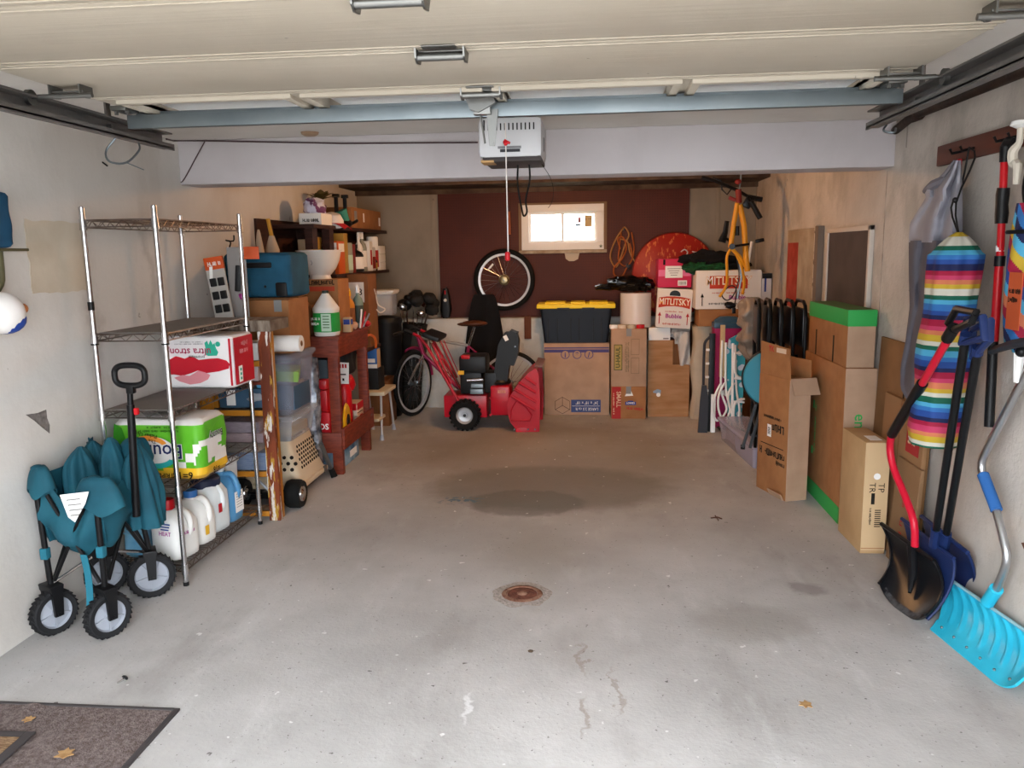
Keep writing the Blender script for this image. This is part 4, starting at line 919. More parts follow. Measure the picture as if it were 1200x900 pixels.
for x in (-.185, .155): part(sc_, 'corner_guard', B().box((x, -.175, .05), (.075, .03, .09), bev=.012), BLACK)
for x in (-.08, .05): part(sc_, 'stud', B().ball((x, -.185, .07), .009, 8), BLACK)
# retail packages leaning between rack and suitcase
pk = thing('power_strip_pack', 'tall carded power strip pack with orange header beside the suitcase', 'package', Yp(255, 371, 4.94)+V((-.06, -.0, 0)), (.0, -.13, 0))
pk.location.z = 1.235
pk.location = (-2.20, 4.7, 1.226)
part(pk, 'card', B().bx((-.06, -.006, 0), (.055, .006, .36), .002), mat('pack_grey', '#a9a39d', .5)); part(pk, 'header', B().bx((-.062, -.008, .30), (.057, .008, .375), .003), mat('pack_orange', '#c8501f', .5))
for k in range(6): part(pk, 'outlet', B().bx((-.045+(k % 2)*.05, -.02, .04+(k//2)*.08), (-.005+(k % 2)*.05, -.006, .09+(k//2)*.08), .006), BLACK)
part(pk, 'shine', B().grid(lambda u, v: (-.052+.02*u+.02*v, -.0105, .2+.12*v), 1, 6, thick=.001), WHITE)
squig(pk, (-.0, -.0085, .335), X_, Z_, .08, .03, PAPER)
pk2 = thing('hardware_pack', 'small blister pack with an orange tab behind the power strip pack', 'package', (-2.20, 4.78, 1.226), (0, 0, .2))
part(pk2, 'card', B().bx((0, 0, 0), (.11, .012, .43), .002), mat('pack_grey2', '#8b8684', .4)); part(pk2, 'orange_tab', B().bx((.10, -.002, .355), (.19, .014, .43), .002), mat('pack_orange'))
part(pk2, 'tool_shape', B().box((.06, -.012, .24), (.035, .02, .16), (0, .1, 0), bev=.008), BLACK); part(pk2, 'magenta_bit', B().ball((.075, -.014, .13), .018, 8, amp=.4), mat('magenta_ink'))
part(pk2, 'hook_wire', B().tube([(.02, 0, .43), (.03, -.01, .46), (.0, 0, .47), (.045, 0, .465), (.05, 0, .5)], .005, 6, smooth=3), BLKM)

# ------------------------------------------------------------------ red brown stand
SX0, SX1, SY0, SY1 = -2.30, -1.805, 5.60, 6.38
sd_ = thing('wooden_stand', 'red brown wooden stand with a lower rail holding tools', 'stand', ((SX0+SX1)/2, (SY0+SY1)/2, 0))
sx, sy = (SX1-SX0)/2, (SY1-SY0)/2
for i in (-1, 1):
    for j in (-1, 1): part(sd_, 'leg', B().bx((i*sx-(.075 if i > 0 else 0), j*sy-(.05 if j > 0 else 0), 0), (i*sx+(.075 if i < 0 else 0), j*sy+(.05 if j < 0 else 0), .88), .004), WOODR)
part(sd_, 'top', B().bx((-sx-.01, -sy-.01, .995), (sx+.02, sy+.02, 1.02), .004), WOODR)
part(sd_, 'apron', B().bx((-sx, -sy-.005, .87), (sx+.01, -sy+.02, .997), .003), WOODR); part(sd_, 'apron', B().bx((sx-.012, -sy+.02, .87), (sx+.01, sy, .997), .003), WOODR)
part(sd_, 'apron', B().bx((-sx, sy-.02, .87), (sx-.012, sy, .997), .003), WOODR)
part(sd_, 'rail', B().bx((-sx, -sy-.012, .165), (sx+.002, -sy+.008, .315), .003), WOODR); part(sd_, 'rail', B().bx((sx-.0, -sy+.0, .19), (sx+.02, sy+.04, .345), .003), WOODR)
part(sd_, 'lower_shelf', B().bx((-sx+.01, -sy+.01, .2), (sx-.002, sy-.01, .22)), WOODR)
for y in (sy-.02, sy+.005): part(sd_, 'screw', B().cyl((sx+.02, y-.03, .28+y*.05), (sx+.023, y-.03, .28+y*.05), .007, n=8), STEEL)
lz = .2201
tbx = thing('toolbox', 'red metal toolbox on the lower shelf of the stand', 'toolbox', (-2.06, 5.77, lz+.2355), .05)
part(tbx, 'body', B().box((0, 0, .08), (.26, .2, .16), bev=.012), RED); part(tbx, 'lid', B().box((0, 0, .2), (.27, .21, .08), bev=.025), RED); part(tbx, 'latch', B().box((.06, -.108, .16), (.05, .012, .03), bev=.003), BLACK)
sos = smallbox('tool_case', 'red boxed tool kit with white SOS lettering on the stand', 'box', (-2.14, 5.66, lz), (-1.91, 5.80, lz+.235), RED)
txt(sos, 'SOS', .06, (.055, -.071, .125), X_, Z_, PAPER, bold=.03); txt(sos, 'T°', .05, (.02, -.071, .195), X_, Z_, PAPER, bold=.02)
rc_ = thing('red_canister', 'tall red cylinder standing inside the stand behind its front leg', 'canister', (-1.90, 6.02, lz))
part(rc_, 'cylinder', B().lathe([(.05, 0), (.055, .01), (.055, .34), (.04, .385), (.0, .39)], 20), RED); part(rc_, 'nozzle', B().cyl((0, 0, .38), (0, 0, .41), .015), BLACK)
yd = thing('yellow_disc', 'yellow plastic disc with a black hub standing on edge in the stand', 'disc', (-1.84, 5.84, lz+.136), (PI/2, 0, PI/2+.12))
part(yd, 'disc', B().lathe([(0, -.008), (.12, -.008), (.135, 0), (.12, .012), (0, .012)], 32), mat('yellow_plastic', '#d9a91b', .4)); part(yd, 'hub', B().cyl((0, 0, .01), (0, 0, .02), .05), BLACK)
rbx = smallbox('tool_carton', 'red and cream tool carton tilted behind the yellow disc', 'box', (-2.0, 6.145, lz), (-1.845, 6.325, lz+.21), mat('cream_print', '#cdb7a4', .6), prints=[('r', 0, .86, .96, .26, RED), ('r', .2, .4, .4, .2, REDINK), ('r', -.1, .62, .8, .03, INK), ('f', 0, .86, .96, .26, RED)])
dbg = thing('tool_bag', 'black tool bag with a white hang tag on the stand', 'bag', (-2.02, 6.16, lz+.44), 0)
part(dbg, 'bag', softbox(B(), (.30, .34, .2), .05, 0, 8, .02, 7, 6), mat('black_nylon', '#17191c', .7)); part(dbg, 'hang_tag', B().box((.135, -.19, .04), (.085, .003, .165), (.0, .05, 0)), PAPER, 0)
for k in range(3): part(dbg, 'tag_print', B().bx((.105+k*.022, -.1925, .08), (.119+k*.022, -.1918, .11)), REDINK, 0)
part(dbg, 'tag_print', B().bx((.11, -.1925, .025), (.155, -.1918, .035)).bx((.125, -.1925, -.02), (.14, -.1918, .0)), INK, 0)
part(dbg, 'red_pouch', B().ball((.12, .0, -.07), (.045, .07, .07), 14, amp=.2), RED)
smallbox('black_tool_case', 'black plastic tool case stacked under the tool bag', 'case', (-2.2, 6.02, lz), (-1.96, 6.14, lz+.425), BLACK)
smallbox('grey_cooler', 'dark grey soft case beside the red toolbox in the stand', 'case', (-2.17, 5.70, lz+.48), (-1.92, 5.87, lz+.62), mat('charcoal_cloth', '#3a434a', .8))
smallbox('blue_pack', 'blue and white wrapped pack on the floor under the stand', 'pack', (-2.1, 5.75, 0), (-1.86, 6.2, .13), mat('pack_blue', '#2f5f86', .5, col2='#8fb0c6', scale=9), prints=[('r', .3, .5, .4, .4, PAPER)])
smallbox('stand_filler_box', 'brown carton on the floor behind the blue pack', 'box', (-2.28, 5.7, 0), (-2.11, 6.3, .17), CARDD)
# on the stand top
bj = thing('cleaner_jug', 'white gallon cleaner jug with a green label on the wooden stand', 'jug', (-1.905, 5.70, 1.02), -.1)
pr_ = [(0, .17), (.01, .185), (.05, .19), (.21, .188), (.225, .195), (.245, .195), (.255, .18), (.31, .12), (.36, .06), (.375, .045)]
part(bj, 'bottle', loft(B(), [ring(w_*.92, w_*.92, w_*.36, z*.82, 6) for z, w_ in pr_]), HDPE, 45)
part(bj, 'cap', B().cyl((0, 0, .305), (0, 0, .325), .024), mat('dark_green_cap', '#33403a', .5))
part(bj, 'green_label', loft(B(), [ring(.178, .178, .066, .03, 6), ring(.178, .178, .066, .168, 6)], cap=False), mat('label_green', '#1f8a3c', .5))
quad(bj, 'label_panel', (.035, -.0895, .1), .075, .125, X_, Z_, mat('label_pale', '#b9d3bf', .6), off=.002)
for k in range(5): quad(bj, 'label_line', (.035, -.091, .145-k*.02), .05, .006, X_, Z_, mat('dark_green_ink'), off=.001)
squig(bj, (-.045, -.0905, .11), X_, Z_, .06, .06, PAPER, 2)
kb = carton('print_carton', 'brown carton with black lettering and a red stripe under the white bowl', (-2.04, 6.0, 1.02), (.36, .28, .40), 0, CARD, tape=False)
quad(kb, 'red_stripe', (.0, -.14, .33), .31, .035, X_, Z_, mat('stripe_orange', '#b3442a', .7), off=.002); squig(kb, (.0, -.1405, .375), (1, 0, .02), Z_, .30, .04, INK, seed=4)
smallbox('thin_carton', 'thin brown carton standing on the stand behind the cleaner jug', 'box', (-2.05, 5.66, 1.02), (-2.02, 5.80, 1.24), CARDD)
smallbox('thin_carton', 'slim dark carton wedged beside the big cardboard box on the stand', 'box', (-2.10, 5.65, 1.02), (-2.06, 5.80, 1.255), CARDD)
bo = thing('mixing_bowl', 'large white bowl with a footed base on the printed carton', 'bowl', (-2.03, 5.98, 1.42))
part(bo, 'bowl', B().lathe([(.0, .03), (.08, .03), (.12, .075), (.15, .14), (.163, .205), (.172, .207), (.172, .215), (.16, .215), (.15, .2), (.14, .15), (.1, .075), (.0, .05)], 36), mat('bowl_white', '#cfc9c2', .35))
part(bo, 'foot', B().lathe([(.085, 0), (.08, .012), (.075, .035)], 28), _mats['bowl_white'])
for s_ in (-1, 1): part(bo, 'handle_mark', B().tube([(.018*s_-.03, -.152, .14), (.024*s_-.03, -.147, .12), (.014*s_-.03, -.142, .105)], .003, 6), mat('grey_ink'))
def bottle(name, label, loc, r, h, body, cap, labm=None, spray=False, cat='bottle', neck=.35, group=None):
    t = thing(name, label, cat, loc, random.uniform(-.3, .3), group)
    part(t, 'bottle', B().lathe([(r*.9, 0), (r, .006), (r, h*.62), (r*.8, h*.72), (r*neck, h*.8), (r*neck, h*.86)], 18), body)
    part(t, 'cap', B().cyl((0, 0, h*.86), (0, 0, h), r*neck*1.15), cap)
    if spray: part(t, 'trigger', B().box((0, -.012, h*1.02), (.022, .06, .026), bev=.006).box((0, -.022, h*.95), (.01, .012, .05), (.4, 0, 0), bev=.003), cap)
    if labm: part(t, 'label', B().lathe([(r*1.01, h*.12), (r*1.01, h*.55)], 18, caps=False), labm)
    return t
YP = mat('yellow_plastic'); AMB = mat('amber_plastic', '#b8741f', .4)
bottle('spray_bottle', 'yellow spray bottle standing on the stand behind the cleaner jug', (-1.885, 6.2, 1.02), .045, .30, AMB, YP, mat('brown_label', '#7a4a2a', .6), True)
bottle('spray_bottle', 'grey green spray bottle with a white trigger on the stand', (-1.85, 6.33, 1.02), .042, .32, mat('sage_plastic', '#6d7f74', .4), WHITE, mat('dark_label', '#39443f', .6), True)
br = thing('scrub_brush', 'pale scrub brush leaning with its handle down on the stand', 'brush', (-1.88, 6.03, 1.02), (.0, -.42, .3))
part(br, 'handle', B().tube([(0, 0, .0), (.0, 0, .1), (0, .01, .17)], [.012, .012, .018], 8), mat('cream_plastic', '#c9b29a', .6)); part(br, 'head', B().box((0, 0, .2), (.05, .04, .09), bev=.012), mat('cream_plastic'))
smallbox('small_blue_box', 'tiny tan and blue box at the edge of the stand', 'box', (-1.855, 5.92, 1.02), (-1.795, 5.98, 1.13), mat('tan_card', '#b79a78', .7), prints=[('f', 0, .7, .8, .35, BLUEINK), ('r', 0, .7, .8, .35, BLUEINK)])
tag(ob('plastic_stopper', B().ball((-1.79, 6.36, 1.045), (.03, .04, .025), 12, amp=.3), RED), 'small red plastic piece at the back edge of the stand', 'piece')
tag(ob('crumpled_rag', B().ball((-1.845, 6.15, 1.05), (.035, .06, .03), 16, amp=.5, freq=4), mat('pink_rag', '#bfa08c', .9)), 'crumpled pinkish rag among the bottles on the stand', 'rag')
for k in range(3): tag(ob('marker', B().cyl((-1.815, 6.24+k*.035, 1.02), (-1.80+.02*k, 6.25+k*.04, 1.17-.02*k), .007), [WHITE, RED, GREYP][k]), ('white', 'red', 'grey')[k]+' marker pen leaning upright at the stand edge', 'marker')

# ------------------------------------------------------------------ dark wall shelves with cleaning things
bc_ = thing('wall_bookcase', 'dark brown bookcase along the left wall in the back corner', 'bookcase', (-2.22, 7.1, 0))
part(bc_, 'back_panel', B().bx((-.178, -1.41, 1.02), (-.16, 1.1, 1.866)), WOODD, 0)
part(bc_, 'top_shelf', B().bx((-.16, -1.12, 1.80), (.16, 1.1, 1.83), .003), WOODD); part(bc_, 'shelf', B().bx((-.16, -.65, 1.41), (.17, 1.1, 1.44), .003), WOODD)
part(bc_, 'shelf', B().bx((-.16, -.93, 1.60), (.08, -.55, 1.62), .003), WOODD); part(bc_, 'shelf', B().bx((-.16, -.6, .78), (.35, -.04, .81), .003), WOODD)
for y in (-1.1, -.70): part(bc_, 'upright', B().bx((.08, y, 1.642 if y < -1 else 1.44), (.14, y+.11, 1.80)), WOODD, 0)
for y in (-.62, 1.06): part(bc_, 'upright', B().bx((-.16, y, 0), (.0 if y < 0 else -.1, y+.03, 1.80)), WOODD, 0)
for k, (y, z, s_, m_) in enumerate(((6.20, 1.62, (.1, .06, .1), mat('tan_card')), (6.295, 1.62, (.1, .09, .1), mat('gold_card', '#a8843a', .6)), (6.40, 1.62, (.1, .09, .12), mat('gold_card')))):
    smallbox('snack_box', ('tan', 'gold', 'taller gold')[k]+' little box between the bookcase posts', 'box', (-2.26, y-s_[1]/2, z), (-2.26+s_[0], y+s_[1]/2, z+s_[2]), m_)
sz = 1.44
rows = [  # name, label, cat, y, x, kind, dims, mats
    ('cereal_box', 'orange and white box on the bookcase shelf', 'box', 6.62, 'box', (.10, .16, .24), mat('orange_box', '#c65a1e', .5), [('r', 0, .8, .8, .25, PAPER), ('f', .2, .8, .6, .3, PAPER), ('f', 0, .4, .7, .2, mat('yellow_plastic'))]),
    ('tin', 'short yellow box behind the orange box on the bookcase', 'box', 6.77, 'box', (.09, .1, .30), mat('gold_card'), []),
    ('canister', 'grey canister with a white and green label on the bookcase', 'canister', 6.91, 'can', (.055, .23), mat('grey_green', '#8d8f85', .5), mat('label_pale')),
    ('red_box', 'narrow dark red box on the bookcase shelf', 'box', 7.03, 'box', (.08, .06, .22), mat('dark_red', '#7c2320', .5), []),
    ('black_jug', 'black jug with a small white label on the bookcase', 'jug', 7.17, 'bot', (.075, .22), BLACK, PAPER),
    ('spray_bottle', 'slim white spray bottle on the bookcase shelf', 'bottle', 7.32, 'spray', (.035, .30), WHITE, None),
    ('spray_bottle', 'grey spray bottle with a white nozzle on the bookcase shelf', 'bottle', 7.43, 'spray', (.04, .31), mat('grey_green'), PAPER),
    ('milk_box', 'white box with red side print on the bookcase shelf', 'box', 7.56, 'box', (.09, .09, .25), PAPER, [('f', -.3, .45, .3, .7, REDINK), ('r', 0, .45, .5, .5, REDINK)]),
    ('soda_can_tall', 'dark red tall can with a pale top on the bookcase', 'can', 7.69, 'can', (.05, .20), mat('pale_tin', '#b8b4ac', .4), mat('dark_red')),
    ('soda_can_tall', 'red and white striped can on the bookcase', 'can', 7.80, 'can', (.05, .29), PAPER, mat('red_stripes', '#b02a2a', .5)),
]
for nm, lb_, ct, y, kd, dm, m1, m2 in rows:
    x = -2.11
    dm = tuple(q*1.12 for q in dm)
    if kd == 'box': smallbox(nm, lb_, ct, (x-dm[0]/2, y-dm[1]/2, sz), (x+dm[0]/2, y+dm[1]/2, sz+dm[2]), m1, prints=m2)
    elif kd == 'can':
        t = thing(nm, lb_, ct, (x, y, sz)); part(t, 'can', B().lathe([(dm[0]*.92, 0), (dm[0], .008), (dm[0], dm[1]-.01), (dm[0]*.9, dm[1])], 18), m1); part(t, 'label', B().lathe([(dm[0]*1.015, dm[1]*.1), (dm[0]*1.015, dm[1]*.6)], 18, caps=False), m2)
    else: bottle(nm, lb_, (x, y, sz), dm[0], dm[1], m1, WHITE if kd == 'spray' else BLACK, m2, kd == 'spray', ct)
for k in range(3): smallbox('white_small_box', ('lowest', 'middle', 'top')[k]+' of three stacked white cartons at the bookcase end', 'box', (-2.2, 7.92, sz+k*.08), (-2.07, 8.14, sz+k*.08+.078), PAPER, prints=[('f', 0, .5, .8, .1, mat('grey_ink'))])
for nm_, lb_, y_, r_, h_, m1_, m2_ in (('bottle', 'small green bottle standing behind the orange box on the bookcase', 6.70, .03, .25, mat('label_green', '#1f8a3c', .5), None), ('bottle', 'amber bottle between the canister and black jug on the bookcase', 7.06, .028, .27, AMB, PAPER), ('bottle', 'tiny dark bottle in front of the red striped can on the bookcase', 7.74, .025, .14, BLACK, mat('gold_card'))):
    bottle(nm_, lb_, (-2.25 if 'behind' in lb_ or 'between' in lb_ else -2.075, y_, sz), r_, h_, m1_, WHITE, m2_)
# top shelf
tz = 1.8305
pb_ = smallbox('patterned_box', 'white box with purple and blue pattern on top of the bookcase', 'box', (-2.25, 6.2, tz), (-2.07, 6.46, tz+.09), PAPER)
part(pb_, 'wrapped_cloth', B().ball((0, 0, .13), (.085, .12, .08), 24, amp=.3, freq=3), mat('dotted_cloth', '#6a3f66', .8, col2='#c9cbe0', scale=14, lo=.45, hi=.5))
squig(pb_, (.0, -.131, .035), X_, Z_, .12, .03, INK)
cp_ = thing('sports_cap', 'red and white cap hanging over the top shelf edge', 'cap', (-2.12, 6.6, tz))
part(cp_, 'crown', B().lathe([(.1, 0), (.098, .05), (.07, .1), (.0, .12)], 20, xf((0, 0, 0), (.2, .1, 0))), mat('cap_white', '#d6d0cc', .8)); part(cp_, 'brim', B().grid(lambda u, v: (.02+.12*v, -.1+.2*u, .02+.02*math.sin(PI*u)-.05*v*v), 8, 6, thick=.004), mat('cap_red', '#b2222e', .7))
bl_ = carton('long_carton', 'long brown cardboard box lying on the top shelf in the corner', (-2.2, 7.55, tz), (.24, 1.0, .18), 0, CARD, tape=False)
part(bl_, 'tape_patch', B().bx((.1203, -.42, .05), (.1225, -.34, .15)), mat('parcel_tape'), 0); quad(bl_, 'shipping_label', (.12, .44, .08), .05, .08, Y_, Z_, PAPER, off=.002); quad(bl_, 'shipping_label', (.12, -.12, .1), .04, .08, Y_, Z_, PAPER, off=.002)
gl = thing('work_gloves', 'dark gloves with teal cuffs lying on the top shelf edge', 'gloves', (-2.1, 6.93, tz))
part(gl, 'glove', B().ball((0, 0, .035), (.05, .1, .035), 16, amp=.4), BLACK); part(gl, 'cuff', B().lathe([(.035, 0), (.05, .1)], 12, xf((.01, -.03, .05), (.3, -.3, 0))), mat('teal_cuff', '#3f8f80', .8)); part(gl, 'finger', B().tube([(.03, .05, .03), (.06, .1, .05), (.06, .14, .06)], .014, 8), BLACK)
pl = thing('plant_pot', 'dark leafy artificial plant in a pot on the top shelf', 'plant', (-2.25, 6.74, tz))
part(pl, 'pot', B().lathe([(.05, 0), (.07, .11), (.06, .11), (.01, .12), (.008, .23)], 18), mat('dark_pot', '#3a2a22', .7))
random.seed(11)
for k in range(14):
    a = k*2.4; tl_ = random.uniform(.5, 1.1); ln = random.uniform(.12, .2); d_ = V((math.cos(a)*math.sin(tl_), math.sin(a)*math.sin(tl_), math.cos(tl_))); sd2 = d_.cross(Z_).normalized()
    part(pl, 'leaf', B().grid(lambda u, v: V((0, 0, .22))+d_*(ln*v)+sd2*((u-.5)*.07*math.sin(PI*min(1, .12+v*.9)))-V((0, 0, .06*v*v)), 2, 6, thick=.002), mat('olive_leaf', '#4f4a2a', .6, col2='#6a5a34', scale=6))
for k, (px, py) in enumerate(((392, 208), (400, 218))): tag(ob('shelf_bracket', B().box((-2.16+.04*k, 6.88+.12*k, tz+.13), (.03, .03, .26), bev=.004).box((-2.16+.04*k, 6.88+.12*k, tz+.265), (.06, .04, .03), bev=.006), BLACK), ('short', 'tall')[k]+' black post standing behind the plant on the top shelf', 'post')
# lean-to things before the bookcase
cn = thing('funnel', 'pale cone shaped funnel standing upside down behind the suitcase', 'funnel', (-2.29, 5.5, 0))
part(cn, 'cone', B().lathe([(.055, 1.45), (.058, 1.46), (.012, 1.76), (.006, 1.78)], 18), mat('pale_cone', '#b9a793', .6)); part(cn, 'tube_box', B().box((0, 0, .725), (.1, .1, 1.45), bev=.004), CARDD)
bs = thing('whisk_broom', 'pale brush with a yellow handle standing behind the suitcase', 'brush', (-2.27, 5.68, 1.02))
part(bs, 'bristles', B().lathe([(.05, 0), (.05, .62), (.018, .72)], 14), mat('pale_cone')); part(bs, 'handle', B().cyl((0, 0, .72), (-.02, 0, .84), .014), mat('broom_yellow', '#b98b2d', .5))
# ------------------------------------------------------------------ corner by the stand: labelled box, bins, trash can, stool
lb2 = carton('label_carton', 'brown carton with two white shipping labels on the low bookcase shelf', (-2.04, 6.72, .81), (.18, .28, .62), 0, CARDD, tape=False)
lb2.location = (-1.958, 6.85, .8105)
for z in (.2, .47): quad(lb2, 'shipping_label', (-.01, -.14, z), .13, .17, X_, Z_, PAPER, off=.002); txt(lb2, '8', .08, (.02, -.142, z), X_, Z_, INK)
bin_('storage_bin', 'small clear bin with a white card above the black trash can', (-2.0, 7.78, 1.011), (.2, .25, .24), 0, CLEAR, WHITE, [((-.02, 0, .12), (.12, .18, .2), PAPER, 'box')])
tag(ob('twine_loop', B().tube([(-1.865, 6.95, 1.24), (-1.85, 6.95, 1.16), (-1.79, 6.95, 1.12), (-1.83, 6.94, 1.09), (-1.862, 6.93, 1.12)], .006, 6, smooth=5).tube([(-1.865, 6.95, 1.24), (-1.868, 6.9, 1.3)], .006, 6), mat('cream_cord', '#c9beb0', .7)), 'loop of cream cord hanging beside the labelled carton', 'cord')
tc_ = thing('trash_can', 'tall black plastic trash can in the back left corner', 'trash can', (-2.0, 7.78, 0))
part(tc_, 'bin', B().lathe([(.12, 0), (.13, .02), (.15, .9), (.155, .94)], 28), mat('can_black', '#101114', .5)); part(tc_, 'lid', B().lathe([(.16, .93), (.16, .955), (.15, .98), (.0, 1.01)], 28), _mats['can_black'])
smallbox('tall_grey_carton', 'tall faded brown carton standing beyond the stand', 'box', (-2.12, 6.48, 0), (-1.885, 6.62, .775), mat('faded_card', '#7d6f60', .8), prints=[('f', 0, .3, .8, .2, CARDD)])
smallbox('blue_retail_box', 'blue and white retail box standing on the floor stack', 'box', (-2.04, 6.9, .6005), (-1.87, 7.02, .775), mat('retail_blue', '#2a5c9e', .5), prints=[('f', 0, .12, 1, .2, PAPER), ('f', .3, .4, .5, .2, PAPER), ('r', .0, .5, .9, .95, mat('tan_card'))])
smallbox('black_case', 'black case under the blue retail box', 'case', (-2.04, 6.88, .4135), (-1.86, 7.1, .60), mat('black_nylon'))
tag(ob('orange_cord_end', B().tube([(-1.83, 6.42, .93), (-1.81, 6.5, .94), (-1.79, 6.58, .9), (-1.80, 6.62, .82)], .011, 8, smooth=5), mat('orange_tube', '#c4602a', .5)), 'short orange hose end curling at the back of the stand', 'hose')
tag(ob('green_bottle_cap', B().ball((-1.93, 6.68, .88), (.04, .05, .04), 12, amp=.3).cyl((-1.93, 6.68, .83), (-1.93, 6.68, .86), .03), mat('bright_green', '#2f7d3f', .5)), 'green plastic piece on the tall faded carton', 'piece').location = (0, -.13, .01)
# white legged step stool
ss = thing('step_stool', 'folding step stool with cream treads and grey feet beyond the stand', 'step stool', (-1.93, 6.9, 0))
CRM = mat('stool_cream', '#c3b69c', .6); CRL = mat('stool_leg', '#a9a7a6', .4, .5)
part(ss, 'tread', B().box((.03, .08, .395), (.24, .42, .035), bev=.01), CRM); part(ss, 'step', B().box((.03, -.16, .19), (.2, .22, .03), bev=.01), CRM)
for (x, y) in ((.13, .23), (.13, -.2), (-.07, .23), (-.07, -.2)):
    lg = part(ss, 'leg', B().tube([(x-.02, y*.7+.04, .38), (x, y, .03)], .011, 8), CRL); part(lg, 'foot', B().cyl((x, y, 0), (x, y, .05), .022, .014), GREYP)
part(ss, 'side_panel', B().bx((-.06, -.27, .0), (-.04, .05, .18)), CRM)
carton('cardboard_box', 'small dark cardboard box on the floor by the bicycle wheel', (-1.985, 7.44, 0), (.21, .34, .43), .04, CARDD)

# ------------------------------------------------------------------ back wall: wheel, coat, cord, saucer
def spoked_wheel(parent, T, R, tyre=.024, rimM=None, nsp=24, name='wheel', disc=None):
    q = B(); q.T = T; q.torus((0, 0, 0), R-tyre, tyre, n=56, k=10); wh = part(parent, 'tyre', q, RUB)
    q = B(); q.T = T; q.lathe([(R-tyre*2-.018, -.011), (R-tyre*1.6, -.015), (R-tyre*1.6, .015), (R-tyre*2-.018, .011), (R-tyre*2-.018, -.011)], 56, caps=False); part(wh, 'rim', q, rimM or CHROME)
    q = B(); q.T = T; q.lathe([(.012, -.035), (.03, -.03), (.03, -.024), (.016, -.02), (.016, .02), (.03, .024), (.03, .03), (.012, .035)], 20); part(wh, 'hub', q, STEEL)
    for k in range(nsp):
        a = 2*PI*k/nsp; a2 = a+(.5 if k % 4 < 2 else -.5); s_ = 1 if k % 2 else -1
        q = B(); q.T = T; q.cyl((.028*math.cos(a2), .028*math.sin(a2), s_*.026), ((R-tyre*2-.01)*math.cos(a), (R-tyre*2-.01)*math.sin(a), 0), .0013, n=5, caps=False); part(wh, 'spoke', q, CHROME)
    return wh
wc2 = Yp(591, 328, 8.24)
hw_ = thing('bicycle_wheel', 'single bicycle wheel with black tyre hanging on the pegboard', 'wheel', wc2)
Tw = Matrix.Rotation(PI/2, 4, 'X')
ww = spoked_wheel(hw_, Tw, .315, .026, mat('rim_light', '#b9b9bb', .35, .3))
part(hw_, 'cassette', B().lathe([(.055, 0), (.055, .012), (.04, .02), (.035, .03), (.012, .035)], 28, Matrix.Translation((0, -.01, 0)) @ Tw), mat('brass_sprocket', '#a39878', .4, .8))
part(hw_, 'axle', B().cyl((0, -.06, 0), (0, .08, 0), .006), STEEL)
part(hw_, 'reflector', B().box((-.135, -.02, .135), (.018, .008, .075), (0, .75, 0), bev=.003), WHITE)
part(hw_, 'wall_hook', B().tube([(0, .085, .29), (0, .0, .285), (0, -.02, .3)], .006, 6), STEEL)
ort = Yp(597, 262, 8.30); tag(ob('wooden_stick', B().cyl((ort.x, 8.30, ort.z-.11), (ort.x, 8.30, ort.z+.12), .012), mat('orange_wood', '#9a4f22', .5)), 'short orange wooden stick hanging on the pegboard above the wheel', 'stick')
def cloth_panel(name, label, cat, x0, x1, z0, z1, y, M, amp=.03, fq=9, seed=0, shape=None, th=.01, parent=None):
    def fn(u, v):
        x = x0+(x1-x0)*u; z = z1+(z0-z1)*v
        if shape: x = (x0+x1)/2+(x-(x0+x1)/2)*shape(v)
        return (x, y-amp*(.6+.5*math.sin(u*fq+seed+v)+.5*noise.noise(V((u*3, v*2, seed))))*(.3+.7*v), z)
    return B().grid(fn, 24, 20, thick=th)
ja, jb = Yp(543, 345, 8.2), Yp(592, 425, 8.2)
tag(ob('black_coat', cloth_panel('', '', '', ja.x, jb.x+.02, jb.z-.1, ja.z, 8.16, 0, .05, 8, 2, lambda v: .45+.6*v**.6), mat('black_cloth', '#0e0e11', .9)), 'black cloth coat hanging below the bicycle wheel', 'coat')
hv = Yp(522, 338, 8.25); hvt = thing('hand_vacuum', 'black hand tool with a white button hanging left of the pegboard wheel', 'tool', hv)
part(hvt, 'body', loft(B(), [ring(.05, .04, .018, 0), ring(.1, .06, .03, -.1), ring(.12, .06, .03, -.22), ring(.08, .05, .02, -.3)]), BLACK); part(hvt, 'nozzle', B().tube([(-.0, 0, -.28), (-.06, 0, -.38), (-.1, 0, -.42)], [.025, .018, .012], 8, smooth=3), BLACK)
part(hvt, 'button', B().ball((.0, -.035, -.12), .018, 10), WHITE); part(hvt, 'red_tip', B().cyl((0, -.03, -.06), (0, -.035, -.02), .008), RED); part(hvt, 'hook', B().tube([(0, 0, 0), (0, .03, .01), (0, .08, .01)], .005, 6), STEEL)
